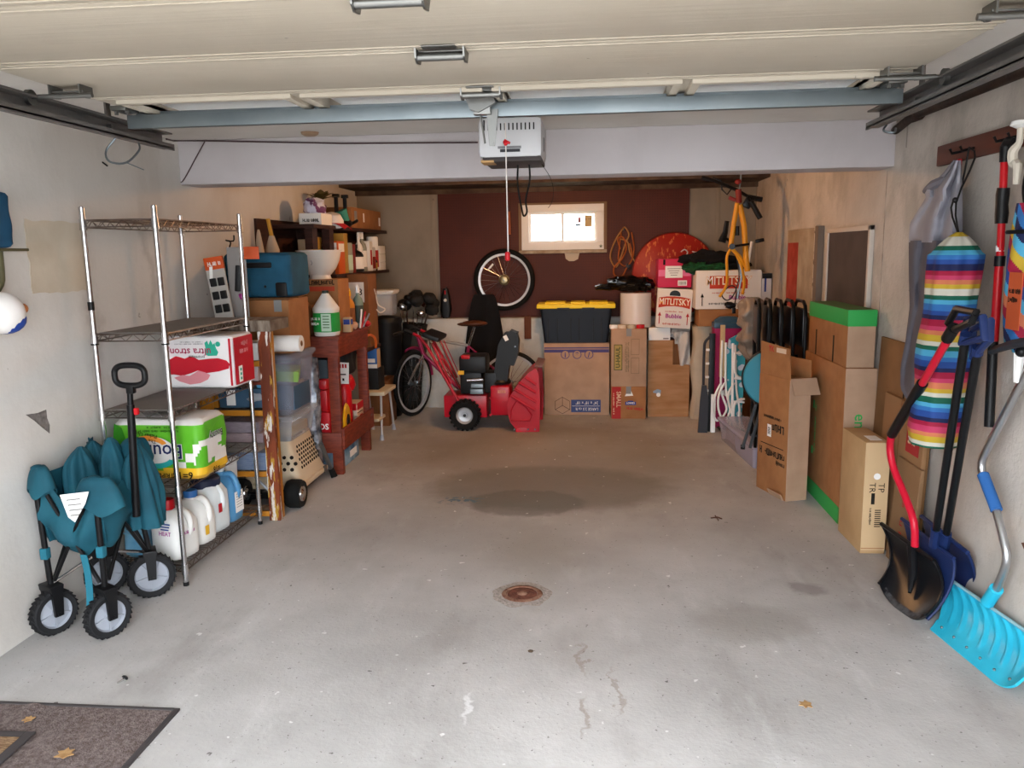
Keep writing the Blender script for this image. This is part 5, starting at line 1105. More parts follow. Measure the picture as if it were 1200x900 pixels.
# saucer sled
sa = thing('saucer_sled', 'big red round saucer sled with scribbles leaning on the pegboard', 'sled', (.835, 8.20, .93), (-.04, 0, 0))
M_SAU, N, L, b = node_mat('scribbled_red'); g = G(N, L)
c = g.mix(g.ramp(g.noise(26, 4, stretch=(1, .5, .4)).outputs[0], .56, .62), '#9c2318', '#c96a3a'); L.new(c, b.inputs['Base Color']); b.inputs['Roughness'].default_value = .4
part(sa, 'dish', B().lathe([(0, .05), (.2, .045), (.36, .02), (.40, 0), (.415, .0), (.415, .008), (.38, .02), (.2, .06), (0, .07)], 56, xf((0, 0, .415), (PI/2, 0, 0))), M_SAU)
part(sa, 'rim', B().torus((0, 0, 0), .41, .008, xf((0, -.004, .415), (PI/2, 0, 0)), n=56, k=8), mat('sled_rim', '#7a1712', .4))
for a in (.85, 2.55, 3.3): part(sa, 'seam_line', B().tube([(r_*math.cos(a+.25*(r_/.4)), -.068+.06*(r_/.4)**2, .415+r_*math.sin(a+.25*(r_/.4))) for r_ in (.05, .15, .25, .33, .40)], .004, 6), mat('seam_dark', '#33100c', .6))
for k, x in enumerate((.06, .17)): part(sa, 'grip_rope', B().tube([(x, -.05, .64), (x+.03, -.075, .66-.03*k), (x+.06, -.07, .635), (x+.05, -.05, .60)], .006, 6, smooth=4), WHITE)
# orange extension cord
ec = thing('extension_cord', 'orange and tan extension cord coil hanging on the pegboard', 'cord', Yp(731, 268, 8.31))
o0 = V(ec.location)
def cl(pts): return [Yp(x, y_, 8.285-.004*i)-o0 for i, (x, y_) in enumerate(pts)]
part(ec, 'cord_loop', B().tube(cl([(730, 268), (722, 280), (716, 295), (716, 305), (722, 313), (728, 300), (733, 285), (737, 275), (733, 267)]), .008, 7, closed=True, smooth=5), mat('cord_tan', '#a0713f', .6))
part(ec, 'cord_loop', B().tube(cl([(726, 280), (735, 283), (738, 295), (743, 305), (750, 313), (756, 318)]), .008, 7, smooth=5), mat('cord_tan'))
part(ec, 'cord_loop', B().tube(cl([(740, 272), (743, 290), (741, 303), (735, 313), (728, 325), (720, 322), (720, 313), (729, 303), (734, 290), (730, 278), (724, 280), (727, 292)]), .008, 7, smooth=5), mat('cord_orange', '#a0511f', .6))
part(ec, 'cord_loop', B().tube(cl([(728, 272), (726, 290), (725, 305), (733, 312), (741, 303), (738, 285)]), .007, 7, smooth=5), mat('cord_orange'))
part(ec, 'plug', B().box(cl([(736, 312)])[0], (.05, .04, .05), (0, .5, 0), bev=.01), BLACK); part(ec, 'hook', B().tube([(0, .03, -.01), (0, -.04, -.015), (0, -.05, .0)], .005, 6), STEEL)

# ------------------------------------------------------------------ stacked cartons
lw_ = carton('moving_box', 'large brown moving box with purple stripes under the black tote', (-.13, 8.02-.0, 0), (.635, .30, .71), 0, CARDL)
lw_.location.y = 7.82+.15
fy = -.1505; PUR = mat('purple_print', '#4a4576', .8); NVP = mat('navy_print', '#3a4a78', .8)
quad(lw_, 'stripe', (0, fy, .665), .63, .012, X_, Z_, PUR); quad(lw_, 'stripe', (0, fy, .635), .63, .03, X_, Z_, PUR)
for k in range(3):
    quad(lw_, 'round_symbol', (-.11+k*.115, fy-.001, .60), 0, 0, X_, Z_, PUR, pts=circ(.043, 24)); quad(lw_, 'round_symbol', (-.11+k*.115, fy-.002, .60), 0, 0, X_, Z_, CARDL, pts=circ(.036, 24)); txt(lw_, ('i', '*', '/')[k], .07, (-.11+k*.115, fy-.003, .595), X_, Z_, PUR, bold=.03)
quad(lw_, 'blue_panel', (.09, fy, .09), .29, .125, X_, Z_, NVP)
txt(lw_, 'LARGE 2.5 cu ft', .04, (.1, fy-.002, .06), (-1, 0, 0), (0, 0, -1), PAPER, sx=.85); txt(lw_, '24" x 18" x 18"', .042, (.1, fy-.002, .122), (-1, 0, 0), (0, 0, -1), PAPER, sx=.85)
quad(lw_, 'panel_rule', (.09, fy-.0012, .09), .27, .003, X_, Z_, PAPER)
hx = circ(.085, 6, a0=PI/6, a1=PI/6+2*PI); quad(lw_, 'cube_symbol', (-.14, fy-.001, .095), 0, 0, X_, Z_, INK, pts=hx); quad(lw_, 'cube_symbol', (-.14, fy-.002, .095), 0, 0, X_, Z_, CARDL, pts=[(x*.95, y_*.95) for x, y_ in hx])
for a in (PI/2, PI*7/6, -PI/6): quad(lw_, 'cube_symbol', (-.14+.04*math.cos(a), fy-.003, .095+.04*math.sin(a)), 0, 0, X_, Z_, INK, pts=[(-.04*math.cos(a)-.002*math.sin(a), -.04*math.sin(a)+.002*math.cos(a)), (.04*math.cos(a)-.002*math.sin(a), .04*math.sin(a)+.002*math.cos(a)), (.04*math.cos(a)+.002*math.sin(a), .04*math.sin(a)-.002*math.cos(a)), (-.04*math.cos(a)+.002*math.sin(a), -.04*math.sin(a)-.002*math.cos(a))])
# tote
to = thing('storage_tote', 'black storage tote with a bright yellow lid on the moving box', 'tote', (-.135, 8.0, .712))
NAVY = mat('tote_navy', '#121a26', .5); TY = mat('tote_yellow', '#e3c51c', .45)
part(to, 'tub', loft(B(), [ring(.62, .30, .03, 0), ring(.70, .34, .03, .34)]), NAVY)
for x in (-.27, -.18, -.05, .03, .17, .25): part(to, 'rib', B().box((x, -.160, .17), (.012, .016, .31), (-.055, 0, 0), bev=.003), mat('tote_dark', '#0c1119', .5))
part(to, 'lid', softbox(B(), (.76, .39, .045), .012, .335, 1), TY)
for x, w_ in ((-.2, .2), (.02, .14), (.22, .18)): part(to, 'lid_ridge', B().box((x, -.02, .385), (w_, .28, .022), bev=.008), TY)
for x in (-.12, .12): part(to, 'latch', B().box((x, -.196, .33), (.12, .012, .03), bev=.004), NAVY)
# moving cartons right of it
sm = carton('moving_box', 'small moving box with a red side band on the floor under the taller box', (.366, 7.64+.19, 0), (.33, .38, .313), 0, CARD)
fy = -.1905; quad(sm, 'red_band', (-.115, fy, .155), .085, .31, X_, Z_, mat('box_red', '#a02a2c', .8)); txt(sm, 'SMALL', .06, (-.095, fy-.0015, .19), (0, 0, -1), (1, 0, 0), mat('box_cream', '#d6b89a', .8), bold=.01, sx=.9); squig(sm, (-.14, fy-.0015, .15), (0, 0, -1), (1, 0, 0), .2, .016, mat('box_cream'))
quad(sm, 'house_emblem', (.02, fy, .155), 0, 0, X_, Z_, BLUEINK, pts=[(-.05, -.02), (.05, -.02), (.05, .012), (.03, .012), (.02, .022), (-.02, .022), (-.03, .012), (-.05, .012)]); txt(sm, "LOWE'S", .022, (.02, fy-.0015, .153), X_, Z_, PAPER, bold=.02)
squig(sm, (.06, fy-.0005, .1), (1, 0, -.08), Z_, .15, .03, REDINK); quad(sm, 'torn_label', (.0, fy, .25), .08, .05, X_, Z_, PAPER, pts=[(-.035, -.03), (.045, -.025), (.03, .01), (.02, .03), (-.02, .03), (-.02, 0)])
uh = carton('moving_box', 'tall brown moving box with green lettering set sideways on the small box', (.366, 7.64+.19, .314), (.33, .38, .55), 0, CARDL)
GRN = mat('box_green', '#3c4a2e', .8); OLB = mat('box_tan', '#a08a52', .8)
quad(uh, 'logo_panel', (-.10, fy, .28), .078, .245, X_, Z_, GRN); quad(uh, 'logo_panel', (-.10, fy-.001, .28), .066, .233, X_, Z_, OLB); txt(uh, 'U-HAUL', .055, (-.1, fy-.002, .28), (0, 0, 1), (-1, 0, 0), GRN, bold=.025, sx=1.0)
for k in range(2):
    quad(uh, 'form_box', (.06, fy, .38-k*.18), .075, .15, X_, Z_, GRN, pts=None); quad(uh, 'form_box', (.06, fy-.001, .38-k*.18), .071, .146, X_, Z_, CARDL)
for k in range(3): squig(uh, (-.03+k*.014, fy-.0005, .28), (0, 0, 1), (-1, 0, 0), .28, .009, GRN, seed=k)
# shipping roll, tapes, black bag
rl = thing('wrap_roll', 'wide white roll of clear wrapping film standing on the tall moving box', 'roll', (.44, 7.87, .866))
part(rl, 'film', B().lathe([(.03, 0), (.148, 0), (.148, .325), (.03, .325)], 40, caps=False), mat('film_white', '#cfc6bf', .22)); part(rl, 'core', B().lathe([(.03, -.001), (.03, .328), (.026, .328), (.026, -.001)], 20, caps=False), CARDD)
for k, (x, y_, m_, lb_) in enumerate(((.225, 7.69, WHITE, 'white'), (.305, 7.682, mat('tape_cream', '#cbb9a5', .4), 'cream'), (.39, 7.684, mat('tape_clear', '#b9a98e', .3), 'clear tan'), (.475, 7.685, RED, 'red'))):
    t = thing('tape_roll', f'{lb_} roll of tape on the front edge of the tall moving box', 'tape', (x, y_, .866), .4*k)
    part(t, 'tape', B().lathe([(.016, 0), (.04, 0), (.04, .034), (.016, .034)], 20, caps=False), m_); part(t, 'core', B().lathe([(.0165, -.0005), (.0165, .0285), (.013, .0285), (.013, -.0005)], 16, caps=False), CARDD)
tag(ob('black_bag', B().ball((.38, 7.93, 1.275), (.22, .14, .075), 32, amp=.3, freq=3.5, seed=3).ball((.52, 7.9, 1.265), (.1, .12, .06), 24, amp=.4, freq=3.5, seed=6).tube([(.2, 7.9, 1.24), (.1, 7.88, 1.25), (.05, 7.87, 1.24)], [.03, .03, .02], 8), mat('black_poly', '#0b0b0d', .25)), 'shiny black plastic bag draped over the film roll', 'bag')
# plywood offcut with a notch
pw_ = thing('plywood_sheet', 'plywood offcut with a notched corner leaning on cartons at the back', 'plywood', (.556, 7.755, 0), (-.03, 0, 0))
PLY = mat('plywood', '#a67b56', .7, col2='#92673f', scale=3, stretch=(1, 1, 6), bump=.05)
part(pw_, 'panel', B().prism([(0, 0), (.385, 0), (.385, .505), (.233, .505), (.233, .74), (0, .74)], .015, frame((0, .0, 0), (1, 0, 0), (0, -1, 0))), PLY)
part(pw_, 'edge_strip', B().bx((.37, -.022, .01), (.39, .012, .50)), PLY, 0)
part(pw_, 'blue_sticker', B().prism([(-.04, .0), (.0, .02), (.035, .01), (.03, -.03), (.01, -.05), (-.01, -.02), (-.04, -.015)], .002, frame((.09, -.0155, .25), (1, 0, 0), (0, -1, 0))), mat('blue_grey_sticker', '#7f96ad', .5), 0)
part(pw_, 'white_sticker', B().prism(circ(.02, 16), .003, frame((.1, -.0157, .215), (1, 0, 0), (0, -1, 0))), WHITE, 0)
bkc = carton('cardboard_box', 'plain carton standing hidden behind the notched plywood', (.76, 7.95, 0), (.36, .26, .735), 0, CARDD)
smallbox('white_carton', 'flat white carton with tiny print beneath the fruit box', 'box', (.56, 7.79, .736), (.765, 8.05, .86), PAPER, prints=[('f', .6, .15, .25, .1, mat('grey_ink'))])
ct = B(); ct.ball((.86, 7.9, .80), (.10, .1, .06), 20, amp=.35, freq=3, seed=5)
ct.grid(lambda u, v: (.79+.15*u+.02*v, 7.775-.03*math.sin(u*9+v*4)-.02*noise.noise(V((u*4, v*4, 1))), .82-(.32 if u > .3 else .12)*v), 16, 14, thick=.004)
tag(ob('white_rags', ct, mat('rag_white', '#c9c4be', .9, col2='#b3aca6', scale=5)), 'crumpled white rags spilling over the plywood notch', 'rags')
# fruit boxes
def fruit_box(label, loc, size, rot, big):
    w_, d, h = size; t = thing('fruit_box', label, 'box', loc, rot)
    WB = mat('printed_white_card', '#d9d1c8', .6); part(t, 'carton', B().bx((-w_/2, -d/2, 0), (w_/2, d/2, h), .006), WB)
    f = -d/2-.0005; OY = mat('orange_yellow', '#d99a3a', .7); RP = mat('banner_red', '#b83a26', .7); MG = mat('magenta_ink')
    zc = h*(.64 if not big else .70); bw_ = w_*(.9 if not big else .58)
    quad(t, 'banner', (0, f, zc), 0, 0, X_, Z_, RP, pts=[(-bw_/2, -.05), (-bw_/4, -.035), (0, -.03), (bw_/4, -.035), (bw_/2, -.05), (bw_/2, .045), (bw_/4, .058), (0, .062), (-bw_/4, .058), (-bw_/2, .045)] if not big else [(-bw_/2, -.06), (bw_/2, -.06), (bw_/2, .055), (-bw_/2, .055)])
    txt(t, 'MITLITSKY', .085 if not big else .105, (0, f-.0015, zc+.008), X_, Z_, OY, bold=.03, sx=.72 if not big else .82); txt(t, 'MITLITSKY', .085 if not big else .105, (0, f-.003, zc+.008), X_, Z_, PAPER, bold=-.004, sx=.72 if not big else .82)
    txt(t, 'Bubbie', .055, (.0 if not big else .08, f-.0015, h*.3), X_, Z_, MG, bold=.03); squig(t, (0, f-.0005, h*.42), X_, Z_, w_*.5, .014, RP)
    squig(t, (0, f-.0005, h*(.1 if not big else .14)), X_, Z_, w_*.6, .02, RP if not big else INK, seed=3)
    for s_ in ((-1, 1) if not big else (-1,)):
        x = s_*w_*.4; m_ = REDINK if not big else INK; z = h*.2
        quad(t, 'arrow_mark', (x, f, z), .008, .08, X_, Z_, m_); quad(t, 'arrow_mark', (x, f, z+.05), 0, 0, X_, Z_, m_, pts=[(-.016, -.012), (.016, -.012), (0, .025)])
    if not big:
        quad(t, 'hand_hole', (0, f, h*.85), 0, 0, X_, Z_, BLACK, pts=circ(.05, 16, ry=.04, a0=0, a1=PI)+[(-.05, -.01), (.05, -.01)][:1]+[(.05, -.012)])
        quad(t, 'side_print', (-w_/2-.0005, 0, h*.5), d*.8, h*.6, (0, -1, 0), Z_, mat('side_orange', '#b5764a', .7, col2='#d5c3b0', scale=12))
    return t
fruit_box('small white fruit box with hand hole and red lettering', (.785, 7.84, .862), (.325, .26, .37), (0, .06, -.06), False)
pkb = thing('pink_box', 'bright pink box with a white label on the small fruit box', 'box', (.79, 7.84, 1.243), .02)
part(pkb, 'carton', B().bx((-.155, -.12, 0), (.155, .12, .265), .004), mat('hot_pink', '#c01f4a', .5)); f_ = -.1205
quad(pkb, 'pale_band', (0, f_, .135), .305, .06, X_, Z_, mat('band_pink', '#dd6f96', .6)); quad(pkb, 'paper_label', (-.01, f_-.001, .145), .16, .11, X_, Z_, PAPER); quad(pkb, 'barcode_label', (.07, f_, .04), .085, .05, X_, Z_, PAPER)
for k in range(7): quad(pkb, 'barcode_bar', (.04+k*.01, f_-.002, .04), .004, .03, X_, Z_, INK)
for k in range(4): quad(pkb, 'label_line', (-.01, f_-.0025, .175-k*.02), .12-.02*k, .006, X_, Z_, mat('grey_ink'))
quad(pkb, 'black_tab', (-.1, f_, .235), .02, .05, X_, Z_, INK)
shb = carton('cardboard_box', 'low brown carton shelf under the large fruit box', (1.24, 7.66, .8955), (.50, .34, .155), 0, CARD, tape=False)
carton('cardboard_box', 'tall carton behind the cream sheet carrying the large fruit box', (1.22, 7.9, 0), (.48, .26, .893), 0, CARDD)
bx2 = fruit_box('large white fruit box with red lettering behind the yellow bicycle frame', (1.25, 7.68, 1.052), (.58, .36, .35), 0, True)
smallbox('tall_white_box', 'narrow white box with blue vertical print right of the large fruit box', 'box', (1.545, 7.5, .90), (1.63, 7.9, 1.37), mat('grey_white_card', '#b9b7ba', .6), prints=[('f', -.3, .8, .2, .3, BLUEINK), ('f', 0, .95, 1, .1, BLACK)])
carton('cardboard_box', 'carton standing in the right back corner under the narrow white box', (1.555, 7.72, 0), (.16, .4, .895), 0, CARDD)
trp = B().ball((1.08, 7.72, 1.48), (.24, .14, .09), 28, amp=.5, freq=2.6, seed=8); trp.ball((1.3, 7.76, 1.455), (.2, .1, .06), 20, amp=.4, freq=3, seed=2)
tag(ob('dark_tarp', trp, mat('black_cloth')), 'dark crumpled tarp heaped on the large fruit box', 'tarp')
tag(ob('green_garland', B().ball((.98, 7.6, 1.425), (.13, .06, .05), 24, amp=.7, freq=6, seed=4).ball((1.15, 7.56, 1.43), (.1, .04, .03), 20, amp=.7, freq=6, seed=9), mat('garland_green', '#16502a', .8, col2='#0c2f18', scale=30)), 'dark green garland lying along the fruit box front edge', 'garland')
# cream sheet / foam slab
tag(ob('cream_sheet', B().grid(lambda u, v: (1.0+.012*math.sin(v*11)+.01*noise.noise(V((u*3, v*5, 2)))+.0*u+.26*max(0, u-.25), 7.66-.02*noise.noise(V((u*4, v*6, 7)))+(.3*(.25-u) if u < .25 else 0), .885*(1-v)), 18, 26, thick=.04), mat('cream_cloth', '#bfb29f', .9, col2='#a99b88', scale=4)), 'cream cloth covered slab standing on edge by the plywood', 'slab')

# ------------------------------------------------------------------ snow blower (faces right)
SBY = 7.15
sb = thing('snow_blower', 'red snow blower with black chute and knobby tyres facing the moving box', 'snow blower', (-1.13, SBY, 0))
def SP(px, py, dy=0.0): q = Yp(px, py, SBY+dy); return V((q.x+1.13, dy, q.z))
SRED = mat('blower_red', '#b01024', .3, col2='#9d0d1f', scale=4)
hull = [(596, 480), (599, 492), (606, 501), (617, 505), (633, 503), (634, 470), (632, 435), (628, 430), (619, 436), (608, 448), (599, 462), (595, 472)]
for dy in (-.09, .44):
    pts = [SP(x, y_) for x, y_ in hull]; q = B().prism([(p.x, p.z) for p in pts], .012, frame((0, dy, 0), (1, 0, 0), (0, -1, 0))); sp2 = part(sb, 'housing_side', q, SRED)
    if dy < 0:
        for a, e in (((601, 462), (628, 478)), ((604, 454), (629, 469)), ((609, 446), (629, 458)), ((616, 440), (629, 449))):
            part(sp2, 'pressed_rib', B().tube([SP(*a)+V((0, dy-.012, 0)), SP(*e)+V((0, dy-.012, 0))], .014, 8), SRED)
        pts = [SP(x, y_)+V((0, dy-.012, 0)) for x, y_ in ((600, 490), (600, 478), (606, 468), (617, 474), (624, 484), (622, 490))]; part(sp2, 'pressed_rib', B().tube(pts, .007, 8, closed=True), SRED)
        part(sp2, 'skid_shoe', B().box(SP(612, 502)+V((0, dy-.018, 0)), (.10, .012, .055), bev=.004), SRED)
        for k in (604, 620, 628): part(sp2, 'bolt', B().cyl(SP(k, 500)+V((0, dy-.03, 0)), SP(k, 500)+V((0, dy-.01, 0)), .008, n=6), STEEL)
back = [SP(x, y_) for x, y_ in ((630, 431), (619, 436), (608, 448), (599, 462), (596, 476), (599, 492), (606, 500))]
def bsheet(u, v):
    t = v*(len(back)-1); i = min(len(back)-2, int(t)); p = back[i].lerp(back[i+1], t-i); return (p.x, -.09+.53*u, p.z)
part(sb, 'housing_back', B().grid(bsheet, 2, 24, thick=.006), SRED)
part(sb, 'auger', B().tube([V((SP(620, 475).x+.05*math.cos(t*1.1), -.05+.0125*t, SP(620, 475).z+.13*math.sin(t*1.1)*1)) if 0 else V((SP(617, 472).x+.11*math.cos(t), -.07+.012*t, SP(617, 472).z+.11*math.sin(t))) for t in [i*.5 for i in range(80)]], .014, 6), SRED)
part(sb, 'top_lip', B().box(SP(630, 428)+V((.01, .175, 0)), (.07, .53, .015), (0, .2, 0), bev=.003), mat('lip_grey', '#6a4a48', .5))
part(sb, 'chassis', B().bx(SP(520, 490)+V((0, .02, 0)), SP(570, 464)+V((0, .33, 0)), .015), SRED)
part(sb, 'impeller_case', B().lathe([(.12, 0), (.125, .01), (.125, .15), (.12, .16)], 28, xf(SP(575, 473)+V((0, .17, 0)), (0, PI/2, 0))).bx(SP(575, 487)+V((0, .0, 0)), SP(597, 453)+V((0, .3, 0)), .02), SRED)
quad(sb, 'maker_plate', SP(588, 459)+V((0, -.002, 0)), .07, .025, X_, Z_, mat('plate_orange', '#cf8a72', .5)); squig(sb, SP(588, 459)+V((0, -.003, 0)), X_, Z_, .05, .015, REDINK)
for px, py in ((575, 466), (575, 486), (589, 472)): part(sb, 'bolt', B().cyl(SP(px, py)+V((0, -.012, 0)), SP(px, py)+V((0, .01, 0)), .012, n=6), mat('blower_red'))
for dy in (-.03, .40):
    T = xf((0, dy, .142), (PI/2, 0, 0)); q = B(); q.T = T
    q.lathe([(.075, -.05), (.12, -.06), (.13, -.045), (.13, .045), (.12, .06), (.075, .05)], 36, caps=False)
    for k in range(20):
        for s_ in (-1, 1): q.box((.132, 0, s_*.028), (.022, .02, .05), (0, 0, 0), M=Matrix.Rotation(2*PI*(k+(.5 if s_ > 0 else 0))/20, 4, 'Z'))
    ty = part(sb, 'wheel', q, RUB); q = B(); q.T = T; q.lathe([(0, .03), (.02, .035), (.028, .02), (.06, .025), (.078, .052), (.08, .03), (.078, -.03), (0, -.03)], 32); part(ty, 'rim', q, mat('rim_silver', '#b5b7bb', .4, .3))
    q = B(); q.T = T; q.cyl((0, 0, .03), (0, 0, .046), .014); part(ty, 'hub_cap', q, BLACK)
part(sb, 'axle', B().cyl((0, -.03, .142), (0, .40, .142), .015), BLKM)
ENG = mat('engine_black', '#0d0e10', .45)
part(sb, 'engine_block', B().box(SP(551, 450)+V((0, .17, 0)), (.2, .26, .2), bev=.02), ENG); part(sb, 'engine_cover', B().box(SP(553, 428)+V((0, .17, 0)), (.25, .3, .16), bev=.03), ENG)
part(sb, 'belt_cover', B().bx(SP(567, 462)+V((0, .06, 0)), SP(581, 438)+V((0, .28, 0)), .015), ENG)
part(sb, 'muffler_guard', B().bx(SP(551, 462)+V((0, -.005, 0)), SP(566, 456)+V((0, .1, 0)), .006).bx(SP(552, 455)+V((0, -.005, 0)), SP(566, 450)+V((0, .1, 0)), .006), STEEL); part(sb, 'exhaust', B().cyl(SP(547, 446)+V((0, .01, 0)), SP(566, 445)+V((0, .01, 0)), .018), CHROME)
part(sb, 'warning_sticker', B().box(SP(540, 437)+V((0, .012, 0)), (.055, .006, .035), (0, 0, 0)), YP, 0); part(sb, 'fuel_cap', B().box(SP(545, 419)+V((0, .05, 0)), (.08, .07, .035), bev=.012), RED); part(sb, 'starter_key', B().box(SP(560, 421)+V((0, .03, 0)), (.09, .01, .012), bev=.003), mat('pack_orange'))
ch = [SP(585, 448), SP(588, 425), SP(592, 405), SP(598, 391)]
part(sb, 'chute', loft(B(), [[(p.x+a, .14+b_, p.z+c) for a, b_, c in ((-w_, -.07, 0), (w_, -.07, 0), (w_, .07, 0), (-w_, .07, 0))] for p, w_ in zip(ch, (.065, .066, .07, .06))]), ENG, 30)
df = [SP(x, y_) for x, y_ in ((585, 412), (588, 400), (597, 388), (604, 391), (607, 401), (606, 416), (601, 430), (588, 428))]
part(sb, 'chute_deflector', B().prism([(p.x, p.z) for p in df], .16, frame((0, .22, 0), (1, 0, 0), (0, -1, 0))), ENG); part(sb, 'chute_collar', B().lathe([(.09, 0), (.095, .02), (.08, .04)], 24, xf(SP(585, 452)+V((0, .14, 0)))), ENG)
quad(sb, 'deflector_label', SP(592, 397)+V((0, .058, 0)), .035, .05, (1, 0, .5), (-.5, 0, 1), PAPER, off=.003); part(sb, 'pivot_bolt', B().cyl(SP(603, 407)+V((0, .05, 0)), SP(603, 407)+V((0, .07, 0)), .008), STEEL)
for dy in (0.0, .34):
    part(sb, 'handle_bar', B().tube([SP(537, 470)+V((0, dy, 0)), SP(500, 405)+V((0, dy, 0)), SP(492, 395)+V((0, dy, 0)), SP(478, 388)+V((0, dy, 0))], .014, 8), SRED)
    part(sb, 'handle_bar', B().tube([SP(528, 450)+V((0, dy+.02, 0)), SP(506, 402)+V((0, dy+.02, 0))], .011, 8), SRED); part(sb, 'grip', B().tube([SP(484, 391)+V((0, dy, 0)), SP(474, 387)+V((0, dy, 0))], .02, 8), BLACK)
for k, px in enumerate((503, 507, 511, 515)): part(sb, 'control_rod', B().tube([SP(px, 402)+V((0, .06*k+.04, 0)), SP(px+24, 455)+V((0, .06*k+.04, 0))], .005, 6), SRED if k % 2 else CHROME)
part(sb, 'cross_bar', B().tube([SP(512, 425)+V((0, 0, 0)), SP(512, 425)+V((0, .34, 0))], .012, 8), SRED); part(sb, 'control_panel', B().box(SP(505, 395)+V((0, .17, 0)), (.16, .42, .04), (0, .35, 0), bev=.01), BLACK)

# ------------------------------------------------------------------ bicycle behind the snow blower
BY = 7.76
bk = thing('bicycle', 'magenta and red bicycle with a brown saddle parked behind the snow blower', 'bicycle', (-1.3, BY, 0))
def BP(px, py, dy=0.0): q = Yp(px, py, BY+dy); return V((q.x+1.3, dy, q.z))
rw_ = BP(598, 447); rw_.z = .325; fw_ = BP(484, 448); fw_.z = .325
RIMS = mat('rim_light', '#b9b9bb', .35, .3)
spoked_wheel(bk, Matrix.Translation(rw_) @ Matrix.Rotation(PI/2, 4, 'X'), .325, .022, RIMS)
spoked_wheel(bk, Matrix.Translation(fw_) @ Matrix.Rotation(1.2, 4, 'Z') @ Matrix.Rotation(PI/2, 4, 'X'), .325, .022, RIMS)
MAG = mat('bike_magenta', '#8d1f4d', .35); bb2 = BP(545, 462); st_ = BP(549, 405); hd0, hd1 = BP(496, 415), BP(490, 395)
for a, e, r_ in ((bb2, st_, .016), (hd0, bb2, .02), (hd1, st_, .015)): part(bk, 'frame_tube', B().tube([a, e], r_, 10), MAG if r_ != .015 else mat('bike_grey', '#8d8a86', .4))
for dy in (-.045, .045): part(bk, 'frame_tube', B().tube([bb2, rw_+V((0, dy, 0))], .009, 8).tube([st_, rw_+V((0, dy, 0))], .008, 8), MAG)
part(bk, 'head_tube', B().tube([hd0, hd1], .02, 10), MAG)
for dy in (-.05, .05): part(bk, 'fork_leg', B().tube([hd0+V((0, 0, 0)), hd0+V((-.02, dy, -.05)), fw_+V((dy*.9, dy*.5, 0))], .013, 8), CHROME)
part(bk, 'mudguard', B().tube([fw_+V((.355*math.cos(a)*math.cos(1.2), .355*math.cos(a)*math.sin(1.2), .355*math.sin(a))) for a in [.1+i*.12 for i in range(16)]], .016, 6, sq=.5), MAG)
part(bk, 'seat_post', B().tube([st_, BP(556, 383)], .012, 8), CHROME); part(bk, 'saddle', B().ball(BP(556, 379), (.13, .07, .03), 18).ball(BP(546, 380), (.09, .03, .02), 12), mat('saddle_brown', '#4d2a18', .5))
bm_ = BP(490, 388); part(bk, 'stem', B().tube([hd1, bm_], .012, 8), CHROME)
part(bk, 'handlebar', B().tube([bm_+V((-.08, -.28, .02)), bm_+V((0, -.1, .03)), bm_, bm_+V((0, .1, .03)), bm_+V((-.08, .24, .02))], .012, 8, smooth=3), BLKM)
for a, e in (((-.08, -.28, .02), (-.16, -.36, .0)), ((-.08, .24, .02), (-.15, .27, .0))): part(bk, 'grip', B().tube([bm_+V(a), bm_+V(e)], .016, 8), BLACK)
part(bk, 'crank', B().lathe([(.085, 0), (.085, .006), (.02, .012)], 28, Matrix.Translation(bb2+V((0, -.05, 0))) @ Matrix.Rotation(PI/2, 4, 'X')).tube([bb2+V((0, -.06, 0)), bb2+V((.1, -.07, -.13))], .009, 6), STEEL); part(bk, 'pedal', B().box(bb2+V((.1, -.11, -.135)), (.09, .06, .02), bev=.004), BLACK)
part(bk, 'brake_cable', B().tube([bm_+V((-.02, -.1, .03)), bm_+V((.1, -.08, .02)), hd0+V((.1, 0, -.02)), bb2+V((-.1, 0, .15))], .004, 5, smooth=5), BLACK)
# golf bag
gb = thing('golf_bag', 'dark golf bag full of clubs with head covers in the back corner', 'golf bag', (-1.87, 8.06, 0), (.0, .11, 0))
part(gb, 'bag', B().lathe([(.11, 0), (.12, .02), (.115, .4), (.12, .84), (.13, .90), (.12, .90), (.1, .85)], 24), mat('golf_black', '#1c1b1a', .7)); part(gb, 'pocket', B().box((.08, -.1, .72), (.16, .08, .22), bev=.03), mat('golf_grey', '#3a3833', .7)); part(gb, 'pocket', B().box((.04, -.11, .3), (.16, .07, .35), bev=.03), mat('golf_black'))
random.seed(21)
for k in range(11):
    a = k*2.4; x, y_ = .08*math.cos(a), .08*math.sin(a); h = random.uniform(1.02, 1.2); tx, ty = x*1.9-.02, y_*1.5
    cl_ = part(gb, 'club_shaft', B().tube([(x*.6, y_*.6, .6), (tx, ty, h)], .005, 6), CHROME)
    if k % 3 != 1: part(cl_, 'head_cover', B().ball((tx+.03, ty-.01, h+.01), (.075, .05, .06), 14, amp=.25, seed=k), mat('cover_brown', '#4a2413', .8) if k == 3 else mat('golf_black'))
    else: part(cl_, 'club_head', B().ball((tx+.025, ty-.01, h), (.045, .02, .035), 12, amp=.1, seed=k), BLKM if k % 2 else CHROME)

